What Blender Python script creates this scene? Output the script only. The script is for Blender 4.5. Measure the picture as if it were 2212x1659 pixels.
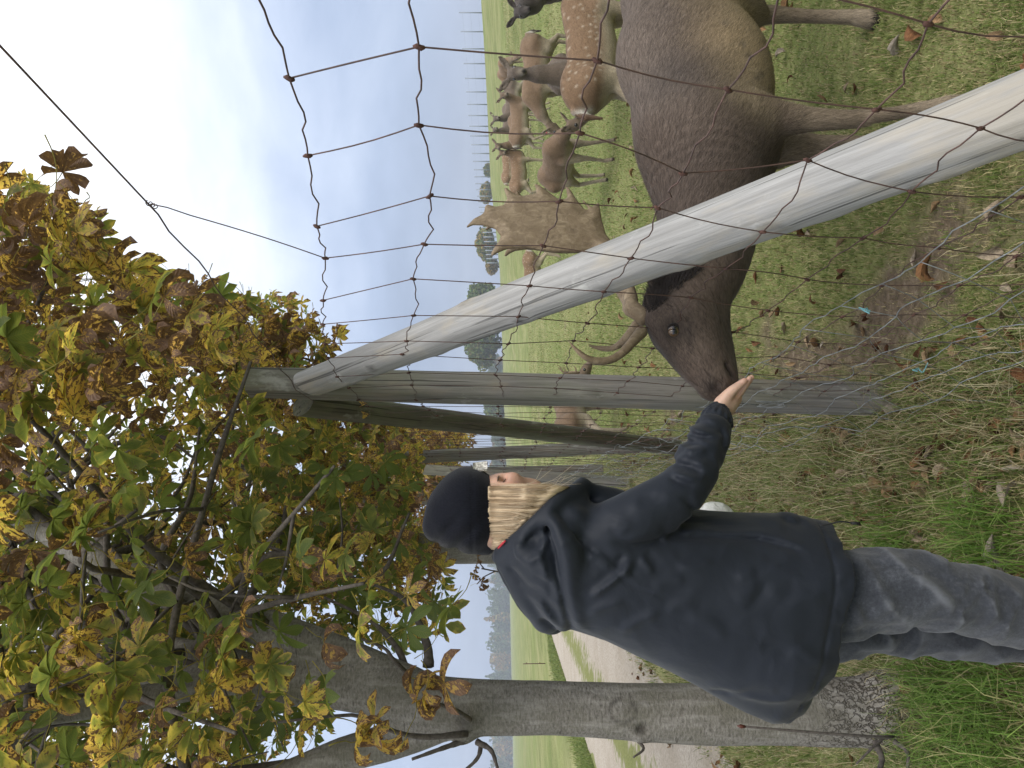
import bpy, math, random
import numpy as np
from mathutils import Vector, Matrix

for _o in list(bpy.data.objects):
    bpy.data.objects.remove(_o)
SC = bpy.context.scene
COL = SC.collection
RNG = np.random.default_rng(7)
random.seed(7)
R = math.radians

# ------------------------------------------------------------------ camera
# The photograph lies on its side: the picture's left is up in the world.
FPX, CX, CY = 1650.0, 1106.0, 829.5          # focal length and centre, in a 2212 x 1659 picture
CAMZ, PITCH = 1.45, R(1.08)
FW = np.array([0, math.cos(PITCH), -math.sin(PITCH)])
UP = np.array([0, math.sin(PITCH), math.cos(PITCH)])
RT = np.array([1.0, 0, 0])
CPOS = np.array([0, 0, CAMZ])
cam_data = bpy.data.cameras.new('camera')
cam = bpy.data.objects.new('camera', cam_data)
COL.objects.link(cam)
cam_data.sensor_width = 36.0
cam_data.sensor_fit = 'HORIZONTAL'
cam_data.lens = 36.0 * FPX / 2212.0
cam_data.clip_start = 0.05
cam_data.clip_end = 6000
m = Matrix(((-UP[0], RT[0], -FW[0]), (-UP[1], RT[1], -FW[1]), (-UP[2], RT[2], -FW[2]))).to_4x4()
m.translation = Vector(CPOS)
cam.matrix_world = m
SC.camera = cam


def P(x, y, d):
    """world point seen at picture position (x, y) at depth d"""
    return CPOS + d * (FW - (x - CX) / FPX * UP - (y - CY) / FPX * RT)


# ------------------------------------------------------------------ node helpers
def nd(nt, typ, ins=None, **props):
    n = nt.nodes.new(typ)
    for k, v in props.items():
        setattr(n, k, v)
    for k, v in (ins or {}).items():
        if isinstance(v, bpy.types.NodeSocket):
            nt.links.new(v, n.inputs[k])
        else:
            n.inputs[k].default_value = v
    return n


def c4(c):
    return (c[0], c[1], c[2], 1.0)


def ramp(nt, fac, stops, interp='LINEAR'):
    n = nt.nodes.new('ShaderNodeValToRGB')
    cr = n.color_ramp
    cr.interpolation = interp
    while len(cr.elements) < len(stops):
        cr.elements.new(0.5)
    for e, (p, c) in zip(cr.elements, stops):
        e.position = p
        e.color = c4(c) if not isinstance(c, (int, float)) else (c, c, c, 1)
    nt.links.new(fac, n.inputs[0])
    return n.outputs[0]


def mixc(nt, f, a, b, mode='MIX'):
    n = nt.nodes.new('ShaderNodeMix')
    n.data_type = 'RGBA'
    n.blend_type = mode
    for k, v in ((0, f), (6, a), (7, b)):
        if isinstance(v, bpy.types.NodeSocket):
            nt.links.new(v, n.inputs[k])
        else:
            n.inputs[k].default_value = v if k == 0 else (c4(v) if len(v) == 3 else v)
    return n.outputs[2]


def mth(nt, op, a, b=0.0, c=0.0, clamp=False):
    n = nt.nodes.new('ShaderNodeMath')
    n.operation = op
    n.use_clamp = clamp
    for k, v in enumerate((a, b, c)):
        if isinstance(v, bpy.types.NodeSocket):
            nt.links.new(v, n.inputs[k])
        else:
            n.inputs[k].default_value = v
    return n.outputs[0]


def noise(nt, vec, scale, detail=3.0, rough=0.55, dist=0.0, out=0):
    n = nd(nt, 'ShaderNodeTexNoise', {'Scale': scale, 'Detail': detail, 'Roughness': rough, 'Distortion': dist})
    if vec is not None:
        nt.links.new(vec, n.inputs['Vector'])
    return n.outputs[out]


def vscale(nt, vec, s):
    n = nd(nt, 'ShaderNodeMapping', {'Scale': s})
    nt.links.new(vec, n.inputs['Vector'])
    return n.outputs[0]


def new_mat(name):
    mt = bpy.data.materials.new(name)
    mt.use_nodes = True
    nt = mt.node_tree
    nt.nodes.clear()
    out = nt.nodes.new('ShaderNodeOutputMaterial')
    return mt, nt, out


def attr(nt, name, out='Fac'):
    n = nt.nodes.new('ShaderNodeAttribute')
    n.attribute_name = name
    return n.outputs[out]


def pbsdf(nt, out, color, rough=0.7, bump=None, bstr=0.3, bdist=0.01, spec=0.3, **kw):
    ins = {'Roughness': rough, 'Specular IOR Level': spec}
    ins.update(kw)
    ins['Base Color'] = color if isinstance(color, bpy.types.NodeSocket) else c4(color)
    b = nd(nt, 'ShaderNodeBsdfPrincipled', ins)
    if bump is not None:
        bp = nd(nt, 'ShaderNodeBump', {'Strength': bstr, 'Distance': bdist, 'Height': bump})
        nt.links.new(bp.outputs[0], b.inputs['Normal'])
    nt.links.new(b.outputs[0], out.inputs['Surface'])
    return b


# ------------------------------------------------------------------ sky, sun, exposure
SUN_EL, SUN_AZ = R(48), R(150)                 # azimuth measured from +Y towards +X
world = bpy.data.worlds.new('World')
SC.world = world
world.use_nodes = True
wt = world.node_tree
wt.nodes.clear()
wo = wt.nodes.new('ShaderNodeOutputWorld')
sky = nd(wt, 'ShaderNodeTexSky', sky_type='NISHITA', sun_disc=False, sun_elevation=SUN_EL, sun_rotation=SUN_AZ,
         air_density=1.4, dust_density=3.0, ozone_density=2.0)
tc = nd(wt, 'ShaderNodeTexCoord').outputs['Generated']
sepz = nd(wt, 'ShaderNodeSeparateXYZ', {0: tc}).outputs['Z']
cl = noise(wt, vscale(wt, tc, (1.0, 1.0, 2.2)), 2.6, 5.0, 0.55, 0.3)
cl2 = noise(wt, vscale(wt, tc, (1.0, 1.0, 2.6)), 7.0, 5.0, 0.6, 0.4)
zc = mth(wt, 'ADD', sepz, mth(wt, 'MULTIPLY', mth(wt, 'SUBTRACT', cl, 0.5), 0.40))
zc = mth(wt, 'ADD', zc, mth(wt, 'MULTIPLY', mth(wt, 'SUBTRACT', cl2, 0.5), 0.10))
cloud = ramp(wt, zc, [(0.0, (0.20, 0.245, 0.345)), (0.05, (0.215, 0.265, 0.375)), (0.14, (0.285, 0.345, 0.475)),
                      (0.25, (0.415, 0.475, 0.60)), (0.36, (0.60, 0.645, 0.73)), (0.48, (0.82, 0.84, 0.88)),
                      (0.7, (1.0, 1.0, 1.0))])
bg1 = nd(wt, 'ShaderNodeBackground', {0: sky.outputs[0], 1: 0.10})
bg2 = nd(wt, 'ShaderNodeBackground', {0: cloud, 1: 1.12})
ms = nd(wt, 'ShaderNodeMixShader', {0: 0.9, 1: bg1.outputs[0], 2: bg2.outputs[0]})
wt.links.new(ms.outputs[0], wo.inputs[0])

sd = bpy.data.lights.new('sun', 'SUN')
sd.energy = 1.5
sd.angle = R(35)
sd.color = (1.0, 0.96, 0.9)
sun = bpy.data.objects.new('sun', sd)
COL.objects.link(sun)
sdir = Vector((math.sin(SUN_AZ) * math.cos(SUN_EL), math.cos(SUN_AZ) * math.cos(SUN_EL), math.sin(SUN_EL)))
sun.rotation_euler = sdir.to_track_quat('Z', 'Y').to_euler()
sun.location = (3, -4, 8)

vs = SC.view_settings
vs.view_transform = 'Standard'
vs.look = 'None'
vs.exposure = 0.72
vs.gamma = 1.0
vs.use_curve_mapping = False
SC.cycles.use_denoising = True
SC.cycles.max_bounces = 5
SC.cycles.diffuse_bounces = 3
SC.cycles.glossy_bounces = 2
SC.cycles.transmission_bounces = 4
SC.cycles.transparent_max_bounces = 6
SC.cycles.volume_bounces = 0


# ------------------------------------------------------------------ mesh helpers
def tag(o, label=None, cat=None, group=None, kind=None):
    if label:
        o['label'] = label
    if cat:
        o['category'] = cat
    if group:
        o['group'] = group
    if kind:
        o['kind'] = kind
    return o


def empty(name, loc=(0, 0, 0)):
    o = bpy.data.objects.new(name, None)
    o.empty_display_size = 0.1
    COL.objects.link(o)
    o.location = Vector(loc)
    return o


def link(name, me, parent=None, mat=None):
    o = bpy.data.objects.new(name, me)
    COL.objects.link(o)
    if mat is not None and not me.materials:
        for mm in (mat if isinstance(mat, (list, tuple)) else [mat]):
            me.materials.append(mm)
    if parent is not None:
        o.parent = parent
        # vertices are in world space: undo the parent's own location
        pl = Vector((0, 0, 0))
        q = parent
        while q is not None:
            pl += q.location
            q = q.parent
        o.location = -pl
    return o


def make_mesh(name, V, F, smooth=True, attrs=None, midx=None):
    me = bpy.data.meshes.new(name)
    V = np.asarray(V, dtype=np.float32)
    if isinstance(F, np.ndarray):
        nf, k = F.shape
        me.vertices.add(len(V))
        me.vertices.foreach_set('co', V.ravel())
        me.loops.add(nf * k)
        me.loops.foreach_set('vertex_index', F.astype(np.int32).ravel())
        me.polygons.add(nf)
        me.polygons.foreach_set('loop_start', np.arange(0, nf * k, k, dtype=np.int32))
    else:
        me.from_pydata([tuple(v) for v in V], [], [tuple(int(i) for i in f) for f in F])
    if midx is not None:
        me.polygons.foreach_set('material_index', np.asarray(midx, dtype=np.int32))
    me.polygons.foreach_set('use_smooth', np.full(len(me.polygons), smooth, dtype=bool))
    for an, arr in (attrs or {}).items():
        arr = np.asarray(arr, dtype=np.float32)
        if arr.ndim == 1:
            a = me.attributes.new(an, 'FLOAT', 'POINT')
            a.data.foreach_set('value', arr)
        elif arr.shape[1] == 3:
            a = me.attributes.new(an, 'FLOAT_VECTOR', 'POINT')
            a.data.foreach_set('vector', arr.ravel())
        else:
            a = me.attributes.new(an, 'FLOAT_COLOR', 'POINT')
            a.data.foreach_set('color', arr.ravel())
    me.update()
    me.validate()
    return me


class MB:
    """collects quads and attributes for ONE mesh"""
    def __init__(self):
        self.V, self.F, self.A, self.n = [], [], {}, 0

    def add(self, V, F, **attrs):
        V = np.asarray(V, dtype=float)
        F = np.asarray(F, dtype=int)
        if F.shape[1] == 3:
            F = np.concatenate([F, F[:, 2:3]], axis=1)
        self.V.append(V)
        self.F.append(F + self.n)
        self.n += len(V)
        for k, a in attrs.items():
            self.A.setdefault(k, []).append(np.asarray(a, dtype=float))

    def mesh(self, name, smooth=True):
        V = np.concatenate(self.V)
        F = np.concatenate(self.F)
        A = {k: np.concatenate(v) for k, v in self.A.items()}
        tri = F[:, 2] == F[:, 3]
        if tri.any():
            me = bpy.data.meshes.new(name)
            quads, tris = F[~tri], F[tri][:, :3]
            me.vertices.add(len(V))
            me.vertices.foreach_set('co', V.astype(np.float32).ravel())
            li = np.concatenate([quads.ravel(), tris.ravel()]).astype(np.int32)
            me.loops.add(len(li))
            me.loops.foreach_set('vertex_index', li)
            st = np.concatenate([np.arange(len(quads)) * 4, len(quads) * 4 + np.arange(len(tris)) * 3]).astype(np.int32)
            me.polygons.add(len(st))
            me.polygons.foreach_set('loop_start', st)
            me.polygons.foreach_set('use_smooth', np.full(len(st), smooth, dtype=bool))
            for an, arr in A.items():
                arr = arr.astype(np.float32)
                if arr.ndim == 1:
                    me.attributes.new(an, 'FLOAT', 'POINT').data.foreach_set('value', arr)
                elif arr.shape[1] == 3:
                    me.attributes.new(an, 'FLOAT_VECTOR', 'POINT').data.foreach_set('vector', arr.ravel())
                else:
                    me.attributes.new(an, 'FLOAT_COLOR', 'POINT').data.foreach_set('color', arr.ravel())
            me.update()
            me.validate()
            return me
        return make_mesh(name, V, F, smooth, A)


def tube(pts, radii, seg=8, caps=True, squash=None, twist=0.0):
    """swept tube: verts, quads (parallel-transport frames)"""
    pts = np.asarray(pts, dtype=float)
    n = len(pts)
    radii = np.broadcast_to(np.asarray(radii, dtype=float), (n,))
    T = np.gradient(pts, axis=0)
    T /= np.linalg.norm(T, axis=1)[:, None] + 1e-12
    ref = np.array([0, 0, 1.0]) if abs(T[0][2]) < 0.9 else np.array([1.0, 0, 0])
    u = np.cross(T[0], ref)
    u /= np.linalg.norm(u)
    V = []
    ang = np.linspace(0, 2 * np.pi, seg, endpoint=False)
    for i in range(n):
        u = u - T[i] * np.dot(u, T[i])
        u /= np.linalg.norm(u) + 1e-12
        w = np.cross(T[i], u)
        a = ang + twist * i
        V.append(pts[i] + radii[i] * (np.cos(a)[:, None] * u + np.sin(a)[:, None] * w))
    V = np.concatenate(V)
    i = np.arange(n - 1)[:, None] * seg
    j = np.arange(seg)[None, :]
    k = (j + 1) % seg
    F = np.stack([i + j, i + k, i + seg + k, i + seg + j], -1).reshape(-1, 4)
    if caps:
        V = np.concatenate([V, pts[:1], pts[-1:]])
        c0, c1 = n * seg, n * seg + 1
        jj = np.arange(seg)
        kk = (jj + 1) % seg
        f0 = np.stack([np.full(seg, c0), kk, jj, jj], -1)
        f1 = np.stack([np.full(seg, c1), (n - 1) * seg + jj, (n - 1) * seg + kk, (n - 1) * seg + kk], -1)
        F = np.concatenate([F, f0, f1])
    return V, F


def spline(pts, n):
    """Catmull-Rom through pts (any columns), n samples"""
    pts = np.asarray(pts, dtype=float)
    q = np.concatenate([2 * pts[:1] - pts[1:2], pts, 2 * pts[-1:] - pts[-2:-1]])
    s = np.linspace(0, len(pts) - 1, n)
    i = np.minimum(s.astype(int), len(pts) - 2)
    t = (s - i)[:, None]
    a, b, c, d = q[i], q[i + 1], q[i + 2], q[i + 3]
    return 0.5 * (2 * b + (c - a) * t + (2 * a - 5 * b + 4 * c - d) * t ** 2 + (3 * b - a - 3 * c + d) * t ** 3)


def vnoise(p, seed=0):
    """cheap smooth value noise on (N,k) points, -1..1"""
    p = np.asarray(p, dtype=float)
    k = p.shape[1]
    i = np.floor(p).astype(np.int64)
    f = p - i
    f = f * f * (3 - 2 * f)
    pr = [73856093, 19349663, 83492791]
    out = np.zeros(len(p))
    for c in range(2 ** k):
        w = np.ones(len(p))
        h = np.full(len(p), seed * 668265263 + 374761393, dtype=np.int64)
        for a in range(k):
            bit = (c >> a) & 1
            w = w * (f[:, a] if bit else 1 - f[:, a])
            h = h ^ ((i[:, a] + bit) * pr[a])
        h = (h ^ (h >> 13)) * 1274126177
        h = h ^ (h >> 16)
        out += w * ((h & 0xFFFF) / 32767.5 - 1)
    return out


def fbm(p, oct=4, seed=0, gain=0.5):
    s, a, f = 0.0, 1.0, 1.0
    tot = 0.0
    for o in range(oct):
        s = s + a * vnoise(np.asarray(p) * f, seed + o * 17)
        tot += a
        a *= gain
        f *= 2.03
    return s / tot


# ------------------------------------------------------------------ implicit surfaces (one continuous skin)
def sdf_mesh(prims, h, disp=None, pad=0.03, post=None):
    """prims: ('c', a, ra, b, rb, k) tapered capsule, ('e', centre, radii, R3x3 or None, k) ellipsoid,
       first letter '-' to carve. Returns verts, quads of the blended surface."""
    lo, hi = np.full(3, 1e9), np.full(3, -1e9)
    for pr in prims:
        if pr[0] == 'c':
            for q, r in ((pr[1], pr[2]), (pr[3], pr[4])):
                lo = np.minimum(lo, np.asarray(q) - r)
                hi = np.maximum(hi, np.asarray(q) + r)
        elif pr[0] == 'e':
            r = max(pr[2])
            lo = np.minimum(lo, np.asarray(pr[1]) - r)
            hi = np.maximum(hi, np.asarray(pr[1]) + r)
        elif pr[0] == 'p':
            q, r = np.asarray(pr[1]), np.asarray(pr[2])[:, None]
            lo = np.minimum(lo, (q - r).min(0))
            hi = np.maximum(hi, (q + r).max(0))
        elif pr[0] == 'f':
            lo = np.minimum(lo, pr[2])
            hi = np.maximum(hi, pr[3])
    lo, hi = lo - pad, hi + pad
    n = np.ceil((hi - lo) / h).astype(int) + 1
    ax = [lo[i] + h * np.arange(n[i]) for i in range(3)]
    F = np.full(n, 0.5, dtype=np.float32)
    for pr in prims:
        neg = pr[0][0] == '-'
        kind = pr[0].lstrip('-')
        if kind == 'c':
            a, ra, b, rb = np.asarray(pr[1], float), pr[2], np.asarray(pr[3], float), pr[4]
            bl, bh = np.minimum(a - ra, b - rb), np.maximum(a + ra, b + rb)
            k = pr[5]
        elif kind == 'e':
            c, rad, M = np.asarray(pr[1], float), np.asarray(pr[2], float), pr[3]
            bl, bh = c - rad.max(), c + rad.max()
            k = pr[4]
        elif kind == 'p':
            pp, rr_ = np.asarray(pr[1], float), np.asarray(pr[2], float)
            bl, bh, k = (pp - rr_[:, None]).min(0), (pp + rr_[:, None]).max(0), pr[3]
        else:
            bl, bh, k = np.asarray(pr[2], float), np.asarray(pr[3], float), pr[4]
        mrg = k + 3 * h + 0.01
        i0 = np.clip(np.floor((bl - mrg - lo) / h).astype(int), 0, n)
        i1 = np.clip(np.ceil((bh + mrg - lo) / h).astype(int) + 1, 0, n)
        if (i1 <= i0).any():
            continue
        sl = tuple(slice(i0[q], i1[q]) for q in range(3))
        X = ax[0][sl[0]][:, None, None]
        Y = ax[1][sl[1]][None, :, None]
        Z = ax[2][sl[2]][None, None, :]
        if kind == 'c':
            ba = b - a
            L2 = max(np.dot(ba, ba), 1e-12)
            px, py, pz = X - a[0], Y - a[1], Z - a[2]
            t = np.clip((px * ba[0] + py * ba[1] + pz * ba[2]) / L2, 0, 1)
            d = np.sqrt((px - t * ba[0]) ** 2 + (py - t * ba[1]) ** 2 + (pz - t * ba[2]) ** 2) - (ra + (rb - ra) * t)
        elif kind == 'e':
            px, py, pz = X - c[0], Y - c[1], Z - c[2]
            if M is None:
                q0, q1, q2 = px, py, pz
            else:
                M = np.asarray(M)
                q0 = px * M[0][0] + py * M[0][1] + pz * M[0][2]
                q1 = px * M[1][0] + py * M[1][1] + pz * M[1][2]
                q2 = px * M[2][0] + py * M[2][1] + pz * M[2][2]
            k0 = np.sqrt((q0 / rad[0]) ** 2 + (q1 / rad[1]) ** 2 + (q2 / rad[2]) ** 2)
            k1 = np.sqrt((q0 / rad[0] ** 2) ** 2 + (q1 / rad[1] ** 2) ** 2 + (q2 / rad[2] ** 2) ** 2)
            d = k0 * (k0 - 1) / (k1 + 1e-9)
        elif kind == 'p':
            d = np.full(np.broadcast_shapes(X.shape, Y.shape, Z.shape), 0.5, dtype=np.float32)
            for s_i in range(len(pp) - 1):
                a, b, ra, rb = pp[s_i], pp[s_i + 1], rr_[s_i], rr_[s_i + 1]
                g = max(ra, rb) + k + 3 * h + 0.01
                c0_ = [np.searchsorted(w_.ravel(), v) for w_, v in zip((X, Y, Z), np.minimum(a, b) - g)]
                c1_ = [np.searchsorted(w_.ravel(), v) for w_, v in zip((X, Y, Z), np.maximum(a, b) + g)]
                if any(e <= s for s, e in zip(c0_, c1_)):
                    continue
                px, py, pz = X[c0_[0]:c1_[0]] - a[0], Y[:, c0_[1]:c1_[1]] - a[1], Z[:, :, c0_[2]:c1_[2]] - a[2]
                ba = b - a
                L2 = max(np.dot(ba, ba), 1e-12)
                t = np.clip((px * ba[0] + py * ba[1] + pz * ba[2]) / L2, 0, 1)
                dd_ = np.sqrt((px - t * ba[0]) ** 2 + (py - t * ba[1]) ** 2 + (pz - t * ba[2]) ** 2) - (ra + (rb - ra) * t)
                v_ = d[c0_[0]:c1_[0], c0_[1]:c1_[1], c0_[2]:c1_[2]]
                np.minimum(v_, dd_, out=v_)
        else:
            d = pr[1](X, Y, Z)
        d = d.astype(np.float32)
        f = F[sl]
        if neg:
            hh = np.maximum(k - np.abs(f + d), 0) / max(k, 1e-6)
            F[sl] = np.maximum(f, -d) + hh * hh * k * 0.25
        else:
            hh = np.maximum(k - np.abs(f - d), 0) / max(k, 1e-6)
            F[sl] = np.minimum(f, d) - hh * hh * k * 0.25
    if disp is not None:
        near = np.abs(F) < 0.05
        I = np.nonzero(near)
        pts = np.stack([ax[0][I[0]], ax[1][I[1]], ax[2][I[2]]], -1)
        F[I] -= disp(pts).astype(np.float32)
    return surface_nets(F, lo, h)


def surface_nets(F, lo, h):
    n = np.array(F.shape)
    ins = F < 0
    cn = n - 1
    offs = [(i, j, k) for i in (0, 1) for j in (0, 1) for k in (0, 1)]
    cnt = np.zeros(cn, dtype=np.int8)
    for o in offs:
        cnt += ins[o[0]:o[0] + cn[0], o[1]:o[1] + cn[1], o[2]:o[2] + cn[2]]
    act = (cnt > 0) & (cnt < 8)
    I = np.stack(np.nonzero(act), -1)
    vals = np.stack([F[I[:, 0] + o[0], I[:, 1] + o[1], I[:, 2] + o[2]] for o in offs], -1)
    acc = np.zeros((len(I), 3))
    num = np.zeros(len(I))
    for a in range(8):
        for b in range(a + 1, 8):
            oa, ob = np.array(offs[a]), np.array(offs[b])
            if np.abs(oa - ob).sum() != 1:
                continue
            va, vb = vals[:, a], vals[:, b]
            cr = (va < 0) != (vb < 0)
            t = np.where(cr, va / np.where(cr, va - vb, 1), 0)
            acc += cr[:, None] * (oa + t[:, None] * (ob - oa))
            num += cr
    V = lo + h * (I + acc / num[:, None])
    idx = np.full(cn, -1, dtype=np.int64)
    idx[act] = np.arange(len(I))
    faces = []
    for ax in range(3):
        b, c = (ax + 1) % 3, (ax + 2) % 3
        s0 = [slice(None)] * 3
        s1 = [slice(None)] * 3
        s0[ax], s1[ax] = slice(0, n[ax] - 1), slice(1, n[ax])
        A, B = ins[tuple(s0)], ins[tuple(s1)]
        E = np.stack(np.nonzero(A != B), -1)
        ok = (E[:, b] > 0) & (E[:, c] > 0) & (E[:, b] < n[b] - 1) & (E[:, c] < n[c] - 1)
        E = E[ok]
        fl = A[tuple(E.T)]
        q = []
        for db, dc in ((-1, -1), (0, -1), (0, 0), (-1, 0)):
            e = E.copy()
            e[:, b] += db
            e[:, c] += dc
            q.append(idx[tuple(e.T)])
        q = np.stack(q, -1)
        q[~fl] = q[~fl][:, ::-1]
        faces.append(q)
    return V, np.concatenate(faces)


def relax(V, F, it=2, lam=0.5):
    """Laplacian smoothing on quads"""
    e = np.concatenate([F[:, [0, 1]], F[:, [1, 2]], F[:, [2, 3]], F[:, [3, 0]]])
    e = np.concatenate([e, e[:, ::-1]])
    deg = np.bincount(e[:, 0], minlength=len(V))[:, None]
    for _ in range(it):
        s = np.stack([np.bincount(e[:, 0], weights=V[e[:, 1], k], minlength=len(V)) for k in range(3)], -1)
        V = V + lam * (s / np.maximum(deg, 1) - V)
    return V
# ------------------------------------------------------------------ terrain
_TA = np.arctan(np.array([-1.6, -0.9, -0.5, -0.27, -0.02, 0.14, 0.26, 0.5, 0.8, 1.6]))
_TD = np.array([400, 480, 500, 400, 200, 130, 100, 70, 62, 62.0])
_TZ = np.array([0, -6.5, -7.6, -4.6, 0.0, 1.06, 2.36, 2.81, 2.9, 1.0])


def gz(x, y):
    """ground height"""
    x, y = np.asarray(x, float), np.asarray(y, float)
    a = np.arctan2(x, y)
    d = np.hypot(x, y)
    ac = np.clip(a, _TA[0], _TA[-1])
    D = np.interp(ac, _TA, _TD)
    Z = np.interp(ac, _TA, _TZ) * np.clip((2.6 - np.abs(a)) / 1.4, 0, 1)
    t = np.maximum(d - 3.0, 0) / (D - 3.0)
    z = np.where(t < 1, Z * np.minimum(t, 1), Z + (d - D) * np.minimum((Z - CAMZ) / D - 0.012, -0.004))
    return z


def net_x(y):
    """the wire net's line on the ground, x as a function of y"""
    y = np.asarray(y, float)
    return np.where(y < 2.9, 0.6 - 0.228 * y, -0.061 - 0.165 * (y - 2.9))


def track_mid(y):
    return -3.25 - 0.14 * np.asarray(y, float)


def soil_at(x, y):
    """bare-earth share 0..1: trampled strip along the net, patchy elsewhere"""
    f = x - net_x(np.clip(y, -3, 30))
    strip = np.exp(-((f - 0.28) / 0.42) ** 2) * np.clip((11 - y) / 5, 0, 1)
    n = fbm(np.stack([x * 1.7, y * 1.7], -1), 4, 3)
    n2 = fbm(np.stack([x * 7, y * 7], -1), 3, 9)
    s = strip * 0.55 + 0.65 * n + 0.28 * n2 - 0.42
    s2 = 0.55 * fbm(np.stack([x * 0.9, y * 0.9], -1), 3, 21) + 0.4 * n2 - 0.45
    return np.clip(np.maximum(s, np.where(f > 0, s2, s2 - 0.25)) * 3.2, 0, 1)


def bump_at(x, y):
    d = np.hypot(x, y)
    w = np.clip((14 - d) / 6, 0, 1)
    tm = np.abs(x - track_mid(y))
    w = w * np.clip((tm - 1.6) / 0.4, 0, 1)
    return w * (0.03 * fbm(np.stack([x * 1.3, y * 1.3], -1), 3, 5) - 0.015 * soil_at(x, y)
                + 0.008 * fbm(np.stack([x * 12, y * 12], -1), 3, 8))


def ground_z(x, y):
    return gz(x, y) + bump_at(x, y)


def G(px, py):
    """world ground point at picture position"""
    dr = FW - (px - CX) / FPX * UP - (py - CY) / FPX * RT
    lo, hi = 0.5, 400.0
    for _ in range(50):
        mid = 0.5 * (lo + hi)
        q = CPOS + mid * dr
        if q[2] > ground_z(np.array([q[0]]), np.array([q[1]]))[0]:
            lo = mid
        else:
            hi = mid
    return CPOS + lo * dr


ang = np.concatenate([np.linspace(-math.pi, -0.75, 36, endpoint=False), np.linspace(-0.75, 0.75, 240, endpoint=False),
                      np.linspace(0.75, math.pi, 36, endpoint=False)])
rad = np.concatenate([np.linspace(0.15, 1.5, 12, endpoint=False), np.linspace(1.5, 9, 140, endpoint=False),
                      np.geomspace(9, 100, 90, endpoint=False), np.geomspace(100, 3000, 50)])
RR, AA = np.meshgrid(rad, ang, indexing='ij')
gx, gy = (RR * np.sin(AA)).ravel(), (RR * np.cos(AA)).ravel()
gv = np.stack([gx, gy, ground_z(gx, gy)], -1)
nr, na = len(rad), len(ang)
i = np.arange(nr - 1)[:, None] * na
j = np.arange(na)[None, :]
gf = np.stack([i + j, i + na + j, i + na + (j + 1) % na, i + (j + 1) % na], -1).reshape(-1, 4)[:, ::-1]
gv = np.concatenate([gv, [[0, 0, gz(0, 0.01)]]])
cap = np.stack([np.full(na, len(gv) - 1), np.arange(na), (np.arange(na) + 1) % na, (np.arange(na) + 1) % na], -1)[:, [0, 2, 1, 1]]
gb = MB()
soil = np.concatenate([soil_at(gx, gy), [0.0]])
gb.add(gv, np.concatenate([gf, cap]), soil=soil)
ground_me = gb.mesh('ground')

mt, nt, out = new_mat('pasture')
pos = nd(nt, 'ShaderNodeNewGeometry').outputs['Position']
n1 = noise(nt, pos, 0.5, 4, 0.6)
n2 = noise(nt, pos, 14.0, 5, 0.65)
n3 = noise(nt, vscale(nt, pos, (1.0, 0.18, 1.0)), 1.1, 4, 0.6)
n4 = noise(nt, vscale(nt, pos, (0.35, 1.0, 1.0)), 0.09, 3, 0.6)
g1 = ramp(nt, n2, [(0.3, (0.075, 0.095, 0.028)), (0.52, (0.135, 0.16, 0.05)), (0.75, (0.23, 0.235, 0.10))])
g2 = ramp(nt, n2, [(0.3, (0.15, 0.17, 0.055)), (0.7, (0.33, 0.31, 0.15))])
gc = mixc(nt, ramp(nt, n1, [(0.42, 0.0), (0.66, 0.75)]), g1, g2)
gc = mixc(nt, ramp(nt, n3, [(0.46, 0.0), (0.64, 0.6)]), gc, (0.28, 0.27, 0.13))
gc = mixc(nt, ramp(nt, n4, [(0.45, 0.0), (0.6, 0.45)]), gc, (0.15, 0.195, 0.055))
s1 = noise(nt, pos, 26.0, 6, 0.7)
sc1 = ramp(nt, s1, [(0.3, (0.06, 0.045, 0.03)), (0.55, (0.15, 0.115, 0.08)), (0.75, (0.27, 0.22, 0.165))])
col = mixc(nt, attr(nt, 'soil'), gc, sc1)
bmp = mth(nt, 'ADD', noise(nt, pos, 60, 4, 0.7), mth(nt, 'MULTIPLY', n2, 2.0))
pbsdf(nt, out, col, 0.95, bmp, 0.7, 0.02, spec=0.1)
tag(link('ground', ground_me, mat=mt), kind='structure')

# farm track: two wheel lanes of pale grit with a grassy middle
ty = np.concatenate([np.linspace(-6, 30, 240), np.geomspace(30.5, 220, 60)])
tu = np.linspace(-1, 1, 27)
mid = track_mid(ty) + 0.15 * np.sin(ty * 0.21)
half = 1.42
TX = mid[:, None] + tu[None, :] * (half + 0.14 * fbm(np.stack([ty * 1.1, ty * 0 + 2], -1), 3, 4)[:, None])
TY = np.repeat(ty[:, None], len(tu), 1)
TZ = gz(TX.ravel(), TY.ravel()).reshape(TX.shape) + 0.012 + 0.03 * np.exp(-(tu / 0.22) ** 2)[None, :] \
    - 0.03 * (np.abs(tu) > 0.99)[None, :] + 0.008 * fbm(np.stack([TX.ravel() * 3, TY.ravel() * 3], -1), 3, 6).reshape(TX.shape)
tv = np.stack([TX, TY, TZ], -1).reshape(-1, 3)
i = np.arange(len(ty) - 1)[:, None] * len(tu)
j = np.arange(len(tu) - 1)[None, :]
tf = np.stack([i + j, i + j + 1, i + len(tu) + j + 1, i + len(tu) + j], -1).reshape(-1, 4)
tb = MB()
tb.add(tv, tf, cross=np.tile(tu, len(ty)))
mt, nt, out = new_mat('grit')
pos = nd(nt, 'ShaderNodeNewGeometry').outputs['Position']
k1 = noise(nt, pos, 40, 6, 0.75)
k2 = noise(nt, pos, 1.6, 4, 0.6)
grit = ramp(nt, k1, [(0.28, (0.15, 0.125, 0.10)), (0.5, (0.36, 0.32, 0.27)), (0.72, (0.50, 0.46, 0.40))])
grit = mixc(nt, ramp(nt, k2, [(0.4, 0.0), (0.7, 0.5)]), grit, (0.25, 0.21, 0.16))
ac = mth(nt, 'ABSOLUTE', attr(nt, 'cross'))
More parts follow.
